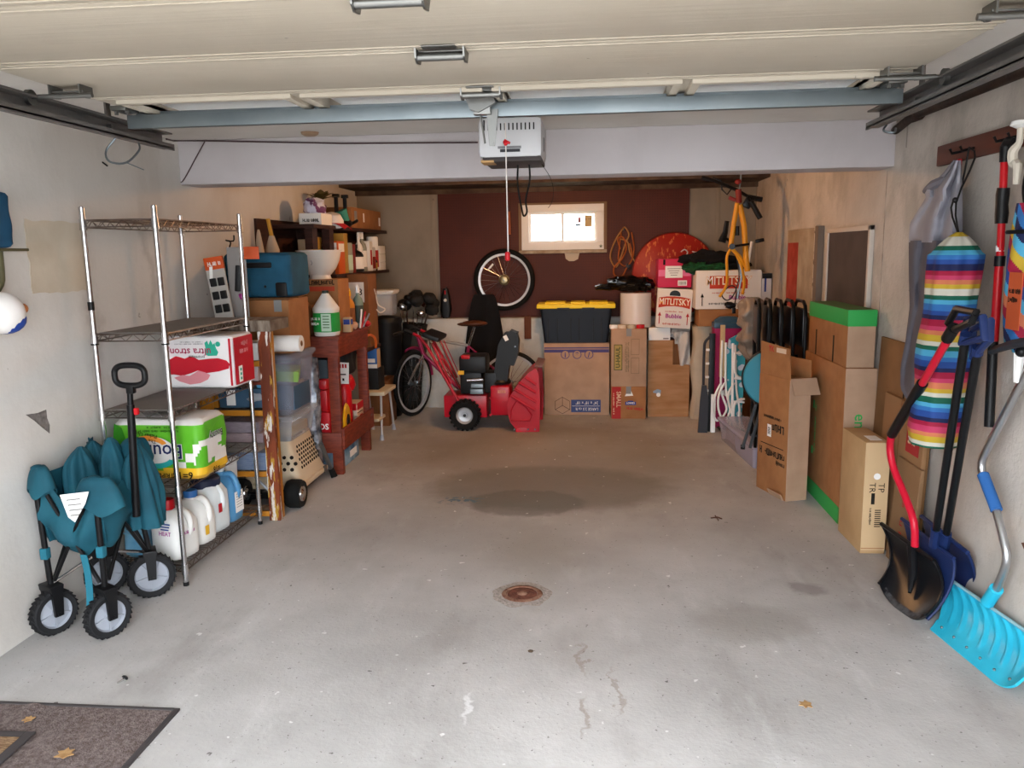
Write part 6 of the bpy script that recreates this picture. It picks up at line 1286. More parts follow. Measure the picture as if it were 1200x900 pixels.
# ------------------------------------------------------------------ yellow bicycle frame hanging from the ceiling
YY = 7.0
yb = thing('yellow_bicycle', 'yellow bicycle frame with black handlebars hanging from the ceiling', 'bicycle', Yp(865, 290, YY))
y0 = V(yb.location)
def QP(px, py, dy=0.0): return Yp(px, py, YY+dy)-y0
YBK = mat('bike_yellow', '#c9881c', .4)
for pts, r_ in (([(864, 238), (860, 262), (856, 290)], .021), ([(867, 240), (872, 265), (874, 300), (876, 318)], .024)): part(yb, 'frame_tube', B().tube([QP(x, y_) for x, y_ in pts], r_, 10), YBK)
part(yb, 'frame_tube', B().tube([QP(856, 290), QP(866, 300), QP(876, 316)], .016, 8), YBK)
for pts, r_ in (([(858, 290), (852, 300), (852, 318), (851, 335), (843, 348)], .012), ([(862, 296), (868, 310), (872, 330), (870, 345)], .013)): part(yb, 'stay', B().tube([QP(x, y_) for x, y_ in pts], r_, 8, smooth=4), YBK)
part(yb, 'bottom_bracket', B().cyl(QP(858, 289, -.05), QP(858, 289, .05), .025), BLKM)
part(yb, 'chain', B().tube([QP(864, 305), QP(866, 325), QP(860, 345), QP(852, 352), QP(846, 345), QP(856, 335), QP(863, 340), QP(860, 362)], .005, 6, smooth=4), BLKM)
part(yb, 'derailleur', B().ball(QP(856, 358), (.05, .02, .03), 10, amp=.5).box(QP(860, 364), (.03, .02, .05), bev=.006), BLKM)
part(yb, 'chain', B().tube([QP(866, 302), QP(869, 325), QP(864, 350)], .009, 6), STEEL)
part(yb, 'fork_crown', B().tube([QP(866, 238), QP(865, 222)], .026, 10), mat('dark_red')); part(yb, 'reflector', B().ball(QP(865, 213, -.03), (.028, .018, .022), 12), mat('dark_red'))
part(yb, 'lamp_bracket', B().box(QP(858, 233), (.06, .03, .03), (0, .4, 0), bev=.006), mat('dark_red'))
part(yb, 'handlebar', B().tube([QP(826, 208, .05), QP(843, 214), QP(862, 222), QP(876, 230), QP(884, 246, -.1)], .014, 8), BLKM)
part(yb, 'grip', B().tube([QP(876, 231), QP(893, 234)], .022, 8), BLACK); part(yb, 'grip', B().tube([QP(880, 236, -.1), QP(891, 256, -.1)], .022, 8), BLACK); part(yb, 'grip', B().tube([QP(822, 208, .05), QP(832, 211, .04)], .02, 8), BLACK)
part(yb, 'brake_lever', B().tube([QP(835, 208), QP(845, 212), QP(846, 222), QP(852, 228), QP(858, 220)], .006, 6), BLKM); part(yb, 'brake_lever', B().box(QP(877, 237), (.07, .05, .1), (0, .5, 0), bev=.015), BLKM)
part(yb, 'saddle', B().tube([QP(852, 259, .12), QP(850, 272, .12), QP(846, 284, .12)], [.025, .03, .045], 10, sq=.6), BLACK); part(yb, 'seat_post', B().tube([QP(852, 280, .1), QP(857, 284)], .012, 8), BLKM)
part(yb, 'spring', B().cyl(QP(864, 265), QP(864, 276), .018), BLKM)
part(yb, 'pedal_arm', B().tube([QP(858, 289, -.04), QP(878, 286, -.04)], .01, 8).box(QP(890, 282, -.04), (.07, .05, .03), (0, -.2, 0), bev=.008), BLKM)
part(yb, 'hanger_hook', B().tube([QP(866, 225), QP(868, 212), QP(868, 214)+V((0, 0, 0)), V((QP(868, 212).x, 0, CZ-y0.z))], .006, 6), STEEL)
tag(ob('white_pole', B().cyl((1.40, 7.45, 1.403), Yp(881, 283, 7.45), .012), WHITE), 'thin white pole standing upright behind the yellow bicycle frame', 'pole')
# ------------------------------------------------------------------ right wall leaning things
fr_ = thing('small_chalkboard', 'dark panel in a white frame leaning on the right wall', 'framed panel', (XR, 5.35, 0))
a_, b_ = Xp(974, 268, XR), Xp(1020, 364, XR); y0_, y1_, z0_, z1_ = b_.y-5.35, a_.y-5.35, b_.z-.15, a_.z
part(fr_, 'panel', B().bx((-.018, y0_+.02, z0_+.02), (-.004, y1_-.02, z1_-.02)), mat('slate_brown', '#3a2e2a', .6, col2='#4a3c36', scale=4), 0)
for lo, hi in (((-.028, y0_, z0_), (-.001, y0_+.03, z1_)), ((-.028, y1_-.03, z0_), (-.001, y1_, z1_)), ((-.028, y0_, z1_-.03), (-.001, y1_, z1_)), ((-.028, y0_, z0_), (-.001, y1_, z0_+.03))): part(fr_, 'frame_rail', B().bx(lo, hi, .003), mat('frame_white', '#c4b9ae', .6))
wb = thing('painted_board', 'weathered board with a red painted stripe leaning on the right wall', 'board', (XR, 6.47, 0))
a_, b_ = Xp(928, 270, XR), Xp(957, 350, XR)
part(wb, 'board', B().bx((-.03, b_.y-6.47, b_.z-.1), (-.003, a_.y-6.47, a_.z), .004), mat('worn_board', '#8f7f6d', .8, col2='#a99a86', scale=6, bump=.3)); part(wb, 'red_stripe', B().bx((-.032, a_.y-6.47-.35, b_.z-.1), (-.0295, a_.y-6.47-.02, a_.z-.1)), mat('red_wash', '#8e2f26', .8, col2='#a5463a', scale=9), 0)
part(wb, 'white_edge', B().bx((-.036, b_.y-6.47-.03, b_.z-.1), (-.003, b_.y-6.47, a_.z+.02)), mat('chipped_white', '#b9b0a4', .8, col2='#57493f', scale=25, lo=.55, hi=.62), 0)
part(wb, 'grey_edge', B().bx((-.045, b_.y-6.47-.13, b_.z-.1), (-.003, b_.y-6.47-.05, a_.z+.01)), mat('grey_strip', '#6f6258', .8), 0)
ped = carton('cardboard_box', 'carton standing under the painted board and dark panel', (1.568, 6.23, 0), (.13, .88, 1.11), 0, CARDD, tape=False)
wb.location.z = 0; 
# black rack, white tubes, ironing board, pink panel
rkb = thing('folded_rack', 'folded black metal rack with a wide foot standing by the cream slab', 'rack', (1.0, 7.1, 0))
part(rkb, 'upright', B().bx((.035, 0, .0), (.085, .03, .87), .004), BLACK); part(rkb, 'foot_bar', B().prism([(-.055, 0), (.025, 0), (.03, .3), (.012, .42), (-.028, .42), (-.04, .28)], .03, frame((0, -.02, 0), (1, 0, 0), (0, -1, 0))), mat('charcoal_plastic', '#2f3036', .5))
part(rkb, 'side_rail', B().tube([(-.01, .0, .4), (-.01, 0, .72), (.0, 0, .8), (.04, 0, .84)], .012, 8, smooth=3), mat('charcoal_plastic'))
for k in range(5): part(rkb, 'clip', B().box((.02, -.005, .25+k*.12), (.03, .02, .02), bev=.004), WHITE)
part(rkb, 'white_strip', B().bx((.055, -.035, .0), (.095, -.015, .34), .003), WHITE)
wt = thing('tube_chair', 'folded white tube frame chair leaning among the boards', 'folded chair', (1.13, 7.02, 0))
for k, (x, z1) in enumerate(((0, .82), (.03, .8), (.11, .78))): part(wt, 'tube', B().tube([(x, 0, z1), (x+.01*k, 0, .4), (x+.05, -.01, .22), (x-.03+.03*k, -.02, .12), (x-.07+.02*k, -.02, .22), (x-.05, -.02, .35), (x-.0, 0, .45)], .0095, 8, smooth=5), WHITE)
part(wt, 'tube', B().tube([(.08, -.06, .8), (.085, -.06, .5), (.09, -.07, .13)], .011, 8), WHITE); part(wt, 'wood_strip', B().bx((-.015, .01, .5), (.025, .03, .95), .003), mat('pale_wood', '#b99a72', .7))
for z in (.3, .5, .72): part(wt, 'cross_tube', B().tube([(.08, -.06, z), (.19, -.06, z-.01)], .008, 6), WHITE)
part(wt, 'bow', B().tube([(.19, -.06, .5), (.12, -.07, .52), (.095, -.07, .6), (.1, -.07, .72)], .01, 8, smooth=4), WHITE); part(wt, 'bow', B().tube([(.19, -.06, .32), (.12, -.07, .3), (.1, -.07, .24), (.1, -.07, .14)], .01, 8, smooth=4), WHITE)
part(wt, 'hose', B().tube([(-.02, -.0, .06), (.02, -.03, .03), (.1, -.05, .014), (.17, -.04, .014), (.19, .0, .05), (.19, .02, .15)], .012, 8, smooth=5), BLACK)
ib = thing('ironing_board', 'ironing board with white and teal patterned cover standing on end', 'ironing board', (1.275, 7.10, 0), (-.03, 0, 0))
M_IB, N, L, b = node_mat('patterned_cover'); g = G(N, L); vo = N.new('ShaderNodeTexVoronoi'); vo.inputs['Scale'].default_value = 14; L.new(g.tc, vo.inputs[0])
c = g.mix(g.ramp(vo.outputs['Distance'], .3, .36), '#c9d2dc', '#3fa0ae'); L.new(c, b.inputs['Base Color'])
part(ib, 'board', B().prism([(-.07, .12), (.045, .12), (.07, .75), (.06, .82), (.0, .86), (-.075, .82), (-.095, .72)], .03, frame((0, 0, 0), (1, 0, 0), (0, -1, 0))), M_IB); part(ib, 'leg_frame', B().tube([(.0, .03, .7), (.02, .03, .2), (-.02, .03, .0)], .01, 8), WHITE); part(ib, 'leg_frame', B().tube([(-.04, .03, .6), (-.04, .03, .0)], .01, 8), WHITE)
ps = thing('pink_case', 'magenta bag with a dark blue lid standing behind the ironing board', 'bag', (1.22, 7.31, 0))
part(ps, 'bag', B().bx((-.13, -.08, 0), (.12, .08, .93), .03), mat('case_magenta', '#8f1450', .6)); part(ps, 'lid', B().lathe([(.0, .075), (.07, .07), (.115, .045), (.13, 0)], 24, xf((0, 0, .93), (0, 0, 0), (1, .6, 1))).bx((-.13, -.082, .9), (.125, .082, .95), .01), mat('lid_blue', '#2c4a5f', .4))
for z in (.33, .48): part(ps, 'diamond_print', B().box((-.02, -.083, z), (.05, .004, .05), (0, PI/4, 0)), WHITE, 0)
for k, (px, py, pz) in enumerate(((1.19, 6.72, 1.1), )):
    pbg = thing('plastic_bag', 'crumpled cloudy plastic bag hanging over the folded chairs', 'bag', (1.30, 6.4, .72))
    part(pbg, 'film', B().grid(lambda u, v: ((.05+.075*math.sin(PI*v)**.6)*(1+.55*noise.noise(V((math.cos(6.283*u)*2, math.sin(6.283*u)*2, v*7))))*math.cos(6.283*u)-.05*v, (.05+.075*math.sin(PI*v)**.6)*(1+.55*noise.noise(V((math.cos(6.283*u)*2, math.sin(6.283*u)*2, v*7))))*math.sin(6.283*u), v*.5), 36, 30, wrapu=True, thick=.002), clear_plastic('cloudy_film', '#8b7a6c', .8, .3), 80)
    part(pbg, 'contents', B().ball((0, 0, .22), (.07, .07, .2), 16, amp=.3), mat('grey_rag'))
    part(pbg, 'stand_pole', B().cyl((0, 0, -.53), (0, 0, .4), .012), BLKM)
# folding chairs
def folding_chair(i):
    t = thing('folding_chair', 'black folding chair stacked upright with others behind the tall carton', 'chair', (1.2+.062*i, 5.95-.05*i, .187), (0, 0, -.12), 'folded black chairs behind the tall carton')
    for dy in (-.19, .19): part(t, 'side_tube', B().tube([(0, dy, 0), (.0, dy, .5), (.0, dy, .94), (.0, dy*.8, 1.02), (0, dy*.5, 1.045)], .0125, 8), BLKM); part(t, 'rear_leg', B().tube([(.028, dy*.85, 0), (.02, dy*.85, .65)], .011, 8), BLKM)
    part(t, 'top_tube', B().tube([(0, -.095, 1.045), (0, .095, 1.045)], .0125, 8), BLKM)
    part(t, 'backrest', B().box((-.004, 0, .87), (.022, .34, .26), bev=.009), mat('chair_vinyl', '#17171b', .3)); part(t, 'seat', B().box((.014, 0, .45), (.028, .36, .36), bev=.01), mat('chair_vinyl')); part(t, 'crossbar', B().tube([(0, -.19, .15), (0, .19, .15)], .009, 6), BLKM)
    return t
ch0 = folding_chair(0)
ch0['label'] = 'black folding chair at the plastic bag end of the upright stack'
for i in range(1, 5):
    dup(ch0, label='black folding chair at the green banded carton end of the upright stack' if i == 4 else 'black folding chair in the middle of the upright stack of five', loc=(1.2+.062*i, 5.95-.05*i, .187), rot=(0, 0, -.12+.02*i))
# teal round stool
tst = thing('folding_stool', 'folding stool with a round teal seat tipped on edge by the tall carton', 'stool', (1.16, 5.62, 0), (0, 0, -.35))
part(tst, 'seat', B().lathe([(0, 0), (.17, 0), (.19, .01), (.19, .028), (.18, .036), (0, .036)], 48, Matrix.Translation((.085, 0, .715)) @ Matrix.Rotation(PI/2, 4, 'X') @ Matrix.Rotation(-.12, 4, 'X')), mat('stool_teal', '#157587', .45))
part(tst, 'seat_rim', B().torus((0, 0, .018), .19, .012, Matrix.Translation((.085, 0, .715)) @ Matrix.Rotation(PI/2, 4, 'X') @ Matrix.Rotation(-.12, 4, 'X'), n=48), BLACK)
for x, lx in ((-.06, -.12), (.06, .03), (-.02, -.07), (.1, .06)): part(tst, 'leg', B().tube([(x+.05, .03, .56), (lx+.02, .02+.02*(x > 0), .21)], .012, 8), mat('stool_grey', '#3f4347', .4))
part(tst, 'cross_tube', B().tube([(-.05, .03, .3), (.1, .03, .29)], .009, 6), mat('stool_grey')); 
for x in (-.1, .05, .08): part(tst, 'foot', B().cyl((x, .03, .195), (x, .03, .225), .016), RUB)
# long clear bin
lbn = thing('underbed_bin', 'long low clear plastic bin on the floor beside the tall carton', 'storage bin', (1.26, 6.36, 0), math.atan2(-.115, 1)*-1*-1)
lbn.rotation_euler = (0, 0, .09)
part(lbn, 'tub', loft(B(), [ring(.22, .95, .03, 0), ring(.25, 1.02, .03, .155)]), clear_plastic('bin_lilac', '#b9b4c9', .55)); part(lbn, 'lid', softbox(B(), (.27, 1.05, .035), .014, .15, 1), clear_plastic('bin_lilac')); part(lbn, 'contents', B().box((0, 0, .07), (.17, .85, .11), bev=.02), mat('paper1'))
for s_ in (-1, 1): part(lbn, 'handle', B().box((0, s_*.525, .12), (.12, .02, .06), bev=.006), mat('handle_blue', '#8fa8c9', .4))
# tall carton with an open flap
am = thing('tall_carton', 'tall open brown carton with black upside down print and a torn foot', 'box', (1.236, 5.082, 0), math.atan2(.114, .336)*1.0)
# local: x to the right along the front face, y back along the left face
AW, AD, AH = .15, .355, .80
part(am, 'body', B().bx((0, 0, 0), (AW, AD, AH-.02), .003), CARD)
part(am, 'rear_flap', B().prism([(0, .0), (AD, 0), (AD, .995-AH+.02), (.02, .975-AH+.02)], .005, frame((.003, 0, AH-.02), (0, 1, 0), (1, 0, 0))), CARD, 0)
part(am, 'side_flap', B().bx((AW-.005, 0, AH-.02), (AW, AD, AH+.10)), CARD, 0)
part(am, 'front_flap', B().box((AW/2+.02, -.025, AH-.06), (AW+.03, .005, .11), (-.45, 0, 0)), CARDL, 0); part(am, 'lit_front_face', B().bx((.001, -.0025, .001), (AW-.001, .002, AH-.02)), CARDL, 0)  # paler flap and front: the light on them is put into the colour
rx_, ux_ = (0, 1, 0), (0, 0, -1)
squig(am, (-.001, AD*.48, .275), rx_, ux_, .29, .05, INK, seed=8); squig(am, (-.001, AD*.2, .225), rx_, ux_, .1, .035, INK, seed=9); squig(am, (-.001, AD*.30, .45), rx_, ux_, .13, .06, INK, seed=12); squig(am, (-.001, AD*.5, .51), rx_, ux_, .2, .022, INK, seed=2)
quad(am, 'barcode_label', (-.0005, AD*.6, .42), .045, .08, (0, -1, 0), Z_, PAPER, off=.002); quad(am, 'print_rule', (-.0005, AD*.5, .325), .27, .005, (0, -1, 0), Z_, INK)
for k in range(6): quad(am, 'barcode_bar', (-.0025, AD*.6, .40+k*.008), .03, .004, (0, -1, 0), Z_, INK, off=.001)
txt(am, 'TK', .05, (-.001, AD*.62, .955), (0, -1, 0), Z_, REDINK, bold=.02); quad(am, 'tape_scrap', (-.0005, AD*.3, .955), .11, .03, (0, -1, 0), Z_, mat('tape_cream')); part(am, 'torn_foot', B().box((-.012, .1, .02), (.006, .16, .045), (0, -.5, 0)), CARDL, 0)
# green edged carton pair
gt = thing('flat_carton', 'large flat carton with a green bottom edge leaning by the right wall', 'box', (1.44, 4.67, 0))
part(gt, 'body', B().bx((0, 0, 0), (.175, .86, .915), .004), CARD); part(gt, 'lit_front_face', B().bx((.002, -.003, .002), (.173, .002, .915)), CARDL, 0)  # front is a brighter card than the body, its lighting coloured in
quad(gt, 'green_edge', (-.0005, .43, .05), .855, .1, (0, -1, 0), Z_, mat('green_band', '#2f9a4a', .6), off=.002); quad(gt, 'green_edge', (.006, -.003, .05), .014, .1, X_, Z_, mat('green_band'), off=.002)
txt(gt, 'encor', .09, (.09, -.0035, .55), (0, 0, -1), (1, 0, 0), mat('green_band'), bold=.01); squig(gt, (-.001, .55, .45), (0, 0, 1), (0, 1, 0), .3, .03, mat('green_band'))
for z in (.6, .3): quad(gt, 'green_mark', (-.0005, .6, z), .03, .05, (0, -1, 0), Z_, mat('green_band'), off=.002)
gi = thing('flat_carton', 'upper carton with a green top band slid over the flat carton', 'box', (1.452, 4.71, .9155))
part(gi, 'body', B().bx((0, 0, 0), (.155, .80, .325), .004), CARD); part(gi, 'lit_front_face', B().bx((.002, -.003, 0), (.153, .002, .325)), CARDL, 0)  # paler front panel again carries the light as colour
part(gi, 'green_top', B().bx((-.003, -.005, .235), (.158, .803, .328), .003), mat('green_band')); part(gi, 'top_panel', B().bx((.0, 0, .3275), (.155, .80, .3295)), mat('olive_top', '#4f6a42', .7), 0)
for y_ in (.62, .25): quad(gi, 'slot_mark', (-.0005, y_, .08), .02, .16, (0, -1, 0), Z_, INK, off=.002)
# beige carton in front
bc2 = thing('narrow_carton', 'narrow beige carton with barcode print standing in front of the green edged carton', 'box', (1.415, 4.2, 0), .02)
part(bc2, 'body', B().bx((0, 0, 0), (.125, .36, .60), .004), mat('beige_card', '#b4946c', .8, col2='#a98962', scale=6)); part(bc2, 'lit_front_face', B().bx((.001, -.002, .02), (.124, .002, .598)), mat('beige_card_lit', '#c2a57f', .8), 0); quad(bc2, 'top_label', (.07, .1, .6), .06, .1, X_, Y_, PAPER, off=.002)  # front uses a lit copy of the body's beige, light painted in
part(bc2, 'white_dot', B().cyl((.065, -.0035, .42), (.065, -.002, .42), .017, n=20), PAPER, 0); txt(bc2, 'TP\nTR', .045, (.065, -.0025, .36), (0, 0, -1), (1, 0, 0), INK); quad(bc2, 'black_bar', (.05, -.002, .30), .018, .06, X_, Z_, INK)
for k in range(9): quad(bc2, 'barcode_bar', (.078, -.002, .15+k*.011), .03, .005, X_, Z_, INK)
squig(bc2, (.04, -.0025, .2), (0, 0, -1), (1, 0, 0), .1, .012, INK); quad(bc2, 'base_line', (.062, -.002, .03), .12, .004, X_, Z_, CARD)
# flattened cartons against the wall
fl1 = thing('flattened_carton', 'large flattened brown carton leaning flat on the right wall', 'cardboard', (1.588, 4.35, 0), (0, .03, 0))
part(fl1, 'sheet', B().bx((0, -.42, 0), (.014, .31, 1.10), .002), mat('flat_card', '#84603f', .8, col2='#775433', scale=5)); quad(fl1, 'print', (-.0005, -.12, .82), .12, .12, (0, -1, 0), Z_, INK, pts=[(-.05, -.06), (-.03, -.06), (-.03, .06), (-.05, .06)]); squig(fl1, (-.001, -.2, .86), (0, -1, 0), Z_, .06, .08, mat('navy_print'), 2)
fl2 = thing('flattened_carton', 'flattened carton with a red printed patch beside the grey bag', 'cardboard', (1.565, 4.1, 0), (0, .03, 0))
part(fl2, 'sheet', B().bx((0, -.18, 0), (.02, .36, .82), .002), mat('flat_card2', '#8f6b4a', .8)); quad(fl2, 'red_patch', (-.0005, -.06, .66), .16, .16, (0, -1, 0), Z_, mat('box_red'), off=.002); squig(fl2, (-.0025, -.06, .66), (0, -1, 0), Z_, .11, .07, mat('box_cream'), 3); part(fl2, 'fold_line', B().bx((-.001, .12, .02), (.0, .125, .82)), CARDD, 0)
fl3 = thing('flattened_carton', 'tall flattened carton with red lettering behind the black shovel', 'cardboard', (1.535, 3.93, 0), (0, .06, 0))
part(fl3, 'sheet', B().bx((0, -.05, 0), (.018, .24, .54), .002), mat('flat_card3', '#8a6a4c', .8)); squig(fl3, (-.001, .1, .25), (0, 0, 1), (0, 1, 0), .22, .04, REDINK, seed=5)
quad(fl3, 'print_line', (-.0005, .1, .13), .2, .006, (0, -1, .3), Z_, REDINK)

# ------------------------------------------------------------------ rail with hanging things on the right wall
rail = thing('wall_rail', 'long brown board screwed to the right wall for hanging tools', 'rail', (XR-.001, 3.4, 1.96))
part(rail, 'board', B().bx((-.022, -1.1, 0), (0, .67, .092), .006), mat('rail_brown', '#55281a', .55, col2='#6a3422', scale=4, stretch=(1, .3, 4)))
def hookp(y_): part(rail, 'peg', B().tube([(-.02, y_-3.4, .04), (-.07, y_-3.4, .03), (-.08, y_-3.4, .05)], .006, 6), BLKM)
for px in (1124, 1136, 1176, 1192): hookp(Xp(px, 185, 1.6).y)
# grey sack
gy = Xp(1123, 190, 1.575)
gs = thing('grey_sack', 'long grey nylon sack hanging from the wall rail beside the rainbow bag', 'sack', gy)
LGR = mat('sack_light', '#9b9aa3', .7, col2='#8a8993', scale=5); DGR = mat('sack_dark', '#5f5d66', .8, col2='#54525b', scale=5)
def edge(tab, py):
    for (a, l0, r0), (e, l1, r1) in zip(tab, tab[1:]):
        if py <= e: t = (py-a)/(e-a); return l0+(l1-l0)*t, r0+(r1-r0)*t
    return tab[-1][1:]
stab = [(188, 1118, 1125), (205, 1105, 1126), (222, 1084, 1127), (232, 1086, 1127), (262, 1067, 1127), (283, 1066, 1126), (320, 1066, 1116), (360, 1067, 1106), (400, 1062, 1097), (430, 1056, 1092), (455, 1056, 1090), (470, 1064, 1086)]
def sack(p0, p1, front):
    def fn(u, v):
        py = p0+(p1-p0)*v; l, r = edge(stab, py); px = l+(r-l)*u
        xx = 1.60-(.05+.05*math.sin(PI*u)+.018*math.sin(u*15+v*2)+.02*noise.noise(V((u*4, v*5, 3)))) if front else 1.625
        return Xp(px, py, xx)-gy
    return fn
part(gs, 'upper_cloth', B().grid(sack(188, 284, True), 24, 20, thick=.004), LGR, 60); part(gs, 'lower_cloth', B().grid(sack(282, 470, True), 24, 30, thick=.004), DGR, 60)
part(gs, 'collar_fold', B().tube([Xp(1084, 224, 1.54)-gy, Xp(1095, 216, 1.52)-gy, Xp(1108, 210, 1.53)-gy, Xp(1120, 200, 1.55)-gy], [.012, .022, .02, .01], 8, smooth=4), mat('sack_fold', '#6f6e78', .7)); part(gs, 'red_loop', B().box(Xp(1124, 196, 1.56)-gy, (.015, .02, .07), bev=.004), RED)
# rainbow sack
rc0 = Xp(1124, 272, 1.45); rb = thing('rainbow_sack', 'rainbow striped cloth sack hanging from the rail by black cords', 'sack', rc0)
CYC = ['#0f523f', '#4592b4', '#2a629f', '#1f3f80', '#131b44', '#8e1233', '#ad3357', '#b96a4a', '#b0942a', '#b8b4a8']
RM = [mat(f'stripe_{i}', c, .7) for i, c in enumerate(CYC)]
ztab = [Yp(1120-(py-270)*.1, py, rc0.y-.06+.1*(py-270)/250).z for py in (287, 345, 405, 465, 521)]
zt, zb = rc0.z, ztab[-1]-.01
def rbm(p):
    z = p.z+rc0.z
    if z > ztab[0]: return 9 if z < ztab[0]+.03 else (8 if z < ztab[0]+.055 else 5)
    for i in range(4):
        if z >= ztab[i+1]: return min(9, int((ztab[i]-z)/(ztab[i]-ztab[i+1])*10))
    return 0
rings = []
for k in range(101):
    t = k/100; z = zt+(zb-zt)*t; rr = .100*(min(1, (t/.10)**.6)) if t < .1 else (.100+.012*t+.006*math.sin(t*14) if t < .93 else .112*(1-.12*((t-.93)/.07)))
    rr = max(rr, .012); rg = []
    for i in range(40):
        a = 2*PI*i/40; f = 1+.05*math.sin(a*9+t*3)*(1.2-t)+.05*noise.noise(V((math.cos(a)*2, math.sin(a)*2, t*5)))
        rg.append((rr*f*math.cos(a)*.92, rr*f*math.sin(a)+.10*t, z-rc0.z))
    rings.append(rg)
part(rb, 'sack', loft(B(), rings, mfn=rbm), RM, 70)
rp = V((1.565, Xp(1136, 188, 1.57).y, 1.995))-rc0
part(rb, 'cord', B().tube([(0, 0, -.01), (.02, rp.y*.5+.02, .1), (rp.x-.01, rp.y+.02, .2), rp], .004, 6, smooth=3), BLACK); part(rb, 'cord', B().tube([(0, 0, -.01), (.03, rp.y*.5, .12), (rp.x+.0, rp.y-.06, .3), rp], .004, 6, smooth=3), BLACK); part(rb, 'cord_lock', B().ball((.03, rp.y*.5+.01, .13), .012, 8), BLACK)
part(rb, 'hang_tag', B().box(Xp(1094, 307, 1.45)-rc0, (.004, .05, .045)), mat('tag_red', '#b4313a', .6), 0); part(rb, 'hang_tag', B().box(Xp(1091, 325, 1.455)-rc0, (.004, .035, .07), (.2, 0, 0)), mat('tag_green', '#8fa08a', .6), 0); txt(rb, '4', .04, Xp(1095, 307, 1.447)-rc0, (0, -1, 0), Z_, PAPER, bold=.03)
# red telescopic roof rake / scraper
rk2 = thing('snow_scraper', 'red telescopic snow scraper with a black foam grip hanging on the rail', 'scraper', Xp(1178, 180, 1.56))
r0 = V(rk2.location)
def RP_(px, py, x=1.56): return Xp(px, py, x)-r0
part(rk2, 'end_grip', B().tube([RP_(1189, 165), RP_(1182, 166), RP_(1179, 172), RP_(1177, 190)], [.012, .02, .022, .018], 10), BLACK)
part(rk2, 'upper_pole', B().tube([RP_(1177, 188), RP_(1172, 300)], .014, 12), RED); part(rk2, 'foam_grip', B().tube([RP_(1176, 220), RP_(1175, 228), RP_(1174, 240), RP_(1174, 250), RP_(1173, 262)], [.022, .024, .022, .024, .022], 12), BLACK)
part(rk2, 'joint', B().tube([RP_(1172, 300), RP_(1171, 312)], .019, 12), BLACK); part(rk2, 'label_ring', B().tube([RP_(1172, 288), RP_(1172, 295)], .0155, 12), WHITE); part(rk2, 'lower_pole', B().tube([RP_(1171, 308), RP_(1165, 400)], .016, 12), RED)
part(rk2, 'socket', B().tube([RP_(1164, 396), RP_(1159, 500)], .018, 10), BLACK); part(rk2, 'head_bar', B().tube([RP_(1164, 410, 1.555), RP_(1172, 408, 1.50), RP_(1184, 404, 1.455), RP_(1215, 398, 1.44)], .022, 8, sq=.6), mat('charcoal_plastic')); part(rk2, 'knob', B().ball(RP_(1197, 412, 1.46), .02, 10), BLKM)
# white rope hanger and black handle at the edge
rh = thing('white_hanger', 'white plastic clip hanger on the rail next to the scraper', 'hanger', Xp(1196, 150, 1.56)); h0 = V(rh.location)
part(rh, 'knob', B().lathe([(.0, .03), (.03, .025), (.035, .01), (.015, 0)], 16), WHITE); part(rh, 'clip', B().tube([(0, 0, .0), (0, 0, -.05), (-.01, .02, -.08), (0, .03, -.12), (0, .0, -.13), (0, 0, -.2)], [.012, .012, .018, .018, .016, .012], 8, smooth=3), mat('rope_cream', '#c9c0b2', .6)); part(rh, 'peg_bar', B().tube([(0, 0, .01), (.06, 0, .0), (.078, 0, .0)], .01, 6), WHITE)
# second striped bag: folded beach umbrella in its sleeve
ub = thing('striped_umbrella', 'folded beach umbrella with diagonal rainbow stripes at the wall rail', 'umbrella', Xp(1203, 245, 1.55)); u0 = V(ub.location)
urg = []; n_ = 170
for k in range(n_+1):
    t = k/n_; rr = .045+.02*math.sin(PI*t)-.02*(t > .97); urg.append([(rr*math.cos(2*PI*i/80)*(1+.06*math.sin(2*PI*i/80*5+t*8)), rr*math.sin(2*PI*i/80)+.0*t-.035, .02-.53*t) for i in range(80)])
def ubm(p): a = math.atan2(p.y+.035, p.x); return int((a/(2*PI)*9+p.z*22)) % 9
part(ub, 'sleeve', loft(B(), urg, mfn=ubm), [RM[3], RM[5], RM[8], RM[1], RM[4], RM[2], RM[5], RM[7], RM[1]], 60); part(ub, 'carry_handle', B().tube([(0, -.035, .0), (0, .0, .02), (0, .02, .08), (0, .0, .15), (0, -.035, .19), (0, -.07, .15), (0, -.09, .08), (0, -.07, .02)], .012, 8, closed=True, smooth=3), BLACK); part(ub, 'tip', B().tube([(0, -.035, -.5), (0, -.035, -.62)], [.02, .012], 8), WHITE); part(ub, 'price_card', B().box((-.07, -.11, -.32), (.003, .09, .2)), mat('card_orange', '#b8502a', .6), 0); squig(ub, (-.0725, -.11, -.3), (0, -1, 0), Z_, .07, .05, INK, 2)
part(ub, 'strap', B().torus((0, -.035, -.08), .068, .008, n=24, k=6), BLACK)

# ------------------------------------------------------------------ snow shovels
def lerp3(a, e, t): return V(a).lerp(V(e), t)
def blade_grid(bf, bn, tf, tn, bulge, ribs, rib_h=.008, dirx=-1, bot_round=0):
    """u: far->near, v: bottom->top, concave towards the room"""
    def fn(u, v):
        vb = v
        p = lerp3(lerp3(bf, bn, u), lerp3(tf, tn, u), vb)
        c = bulge*4*v*(1-v); rr = rib_h*abs(math.sin(PI*ribs*u))*math.sin(PI*min(1, v*1.1)) if ribs else 0
        return p+V((c-rr, 0, 0))
    return fn
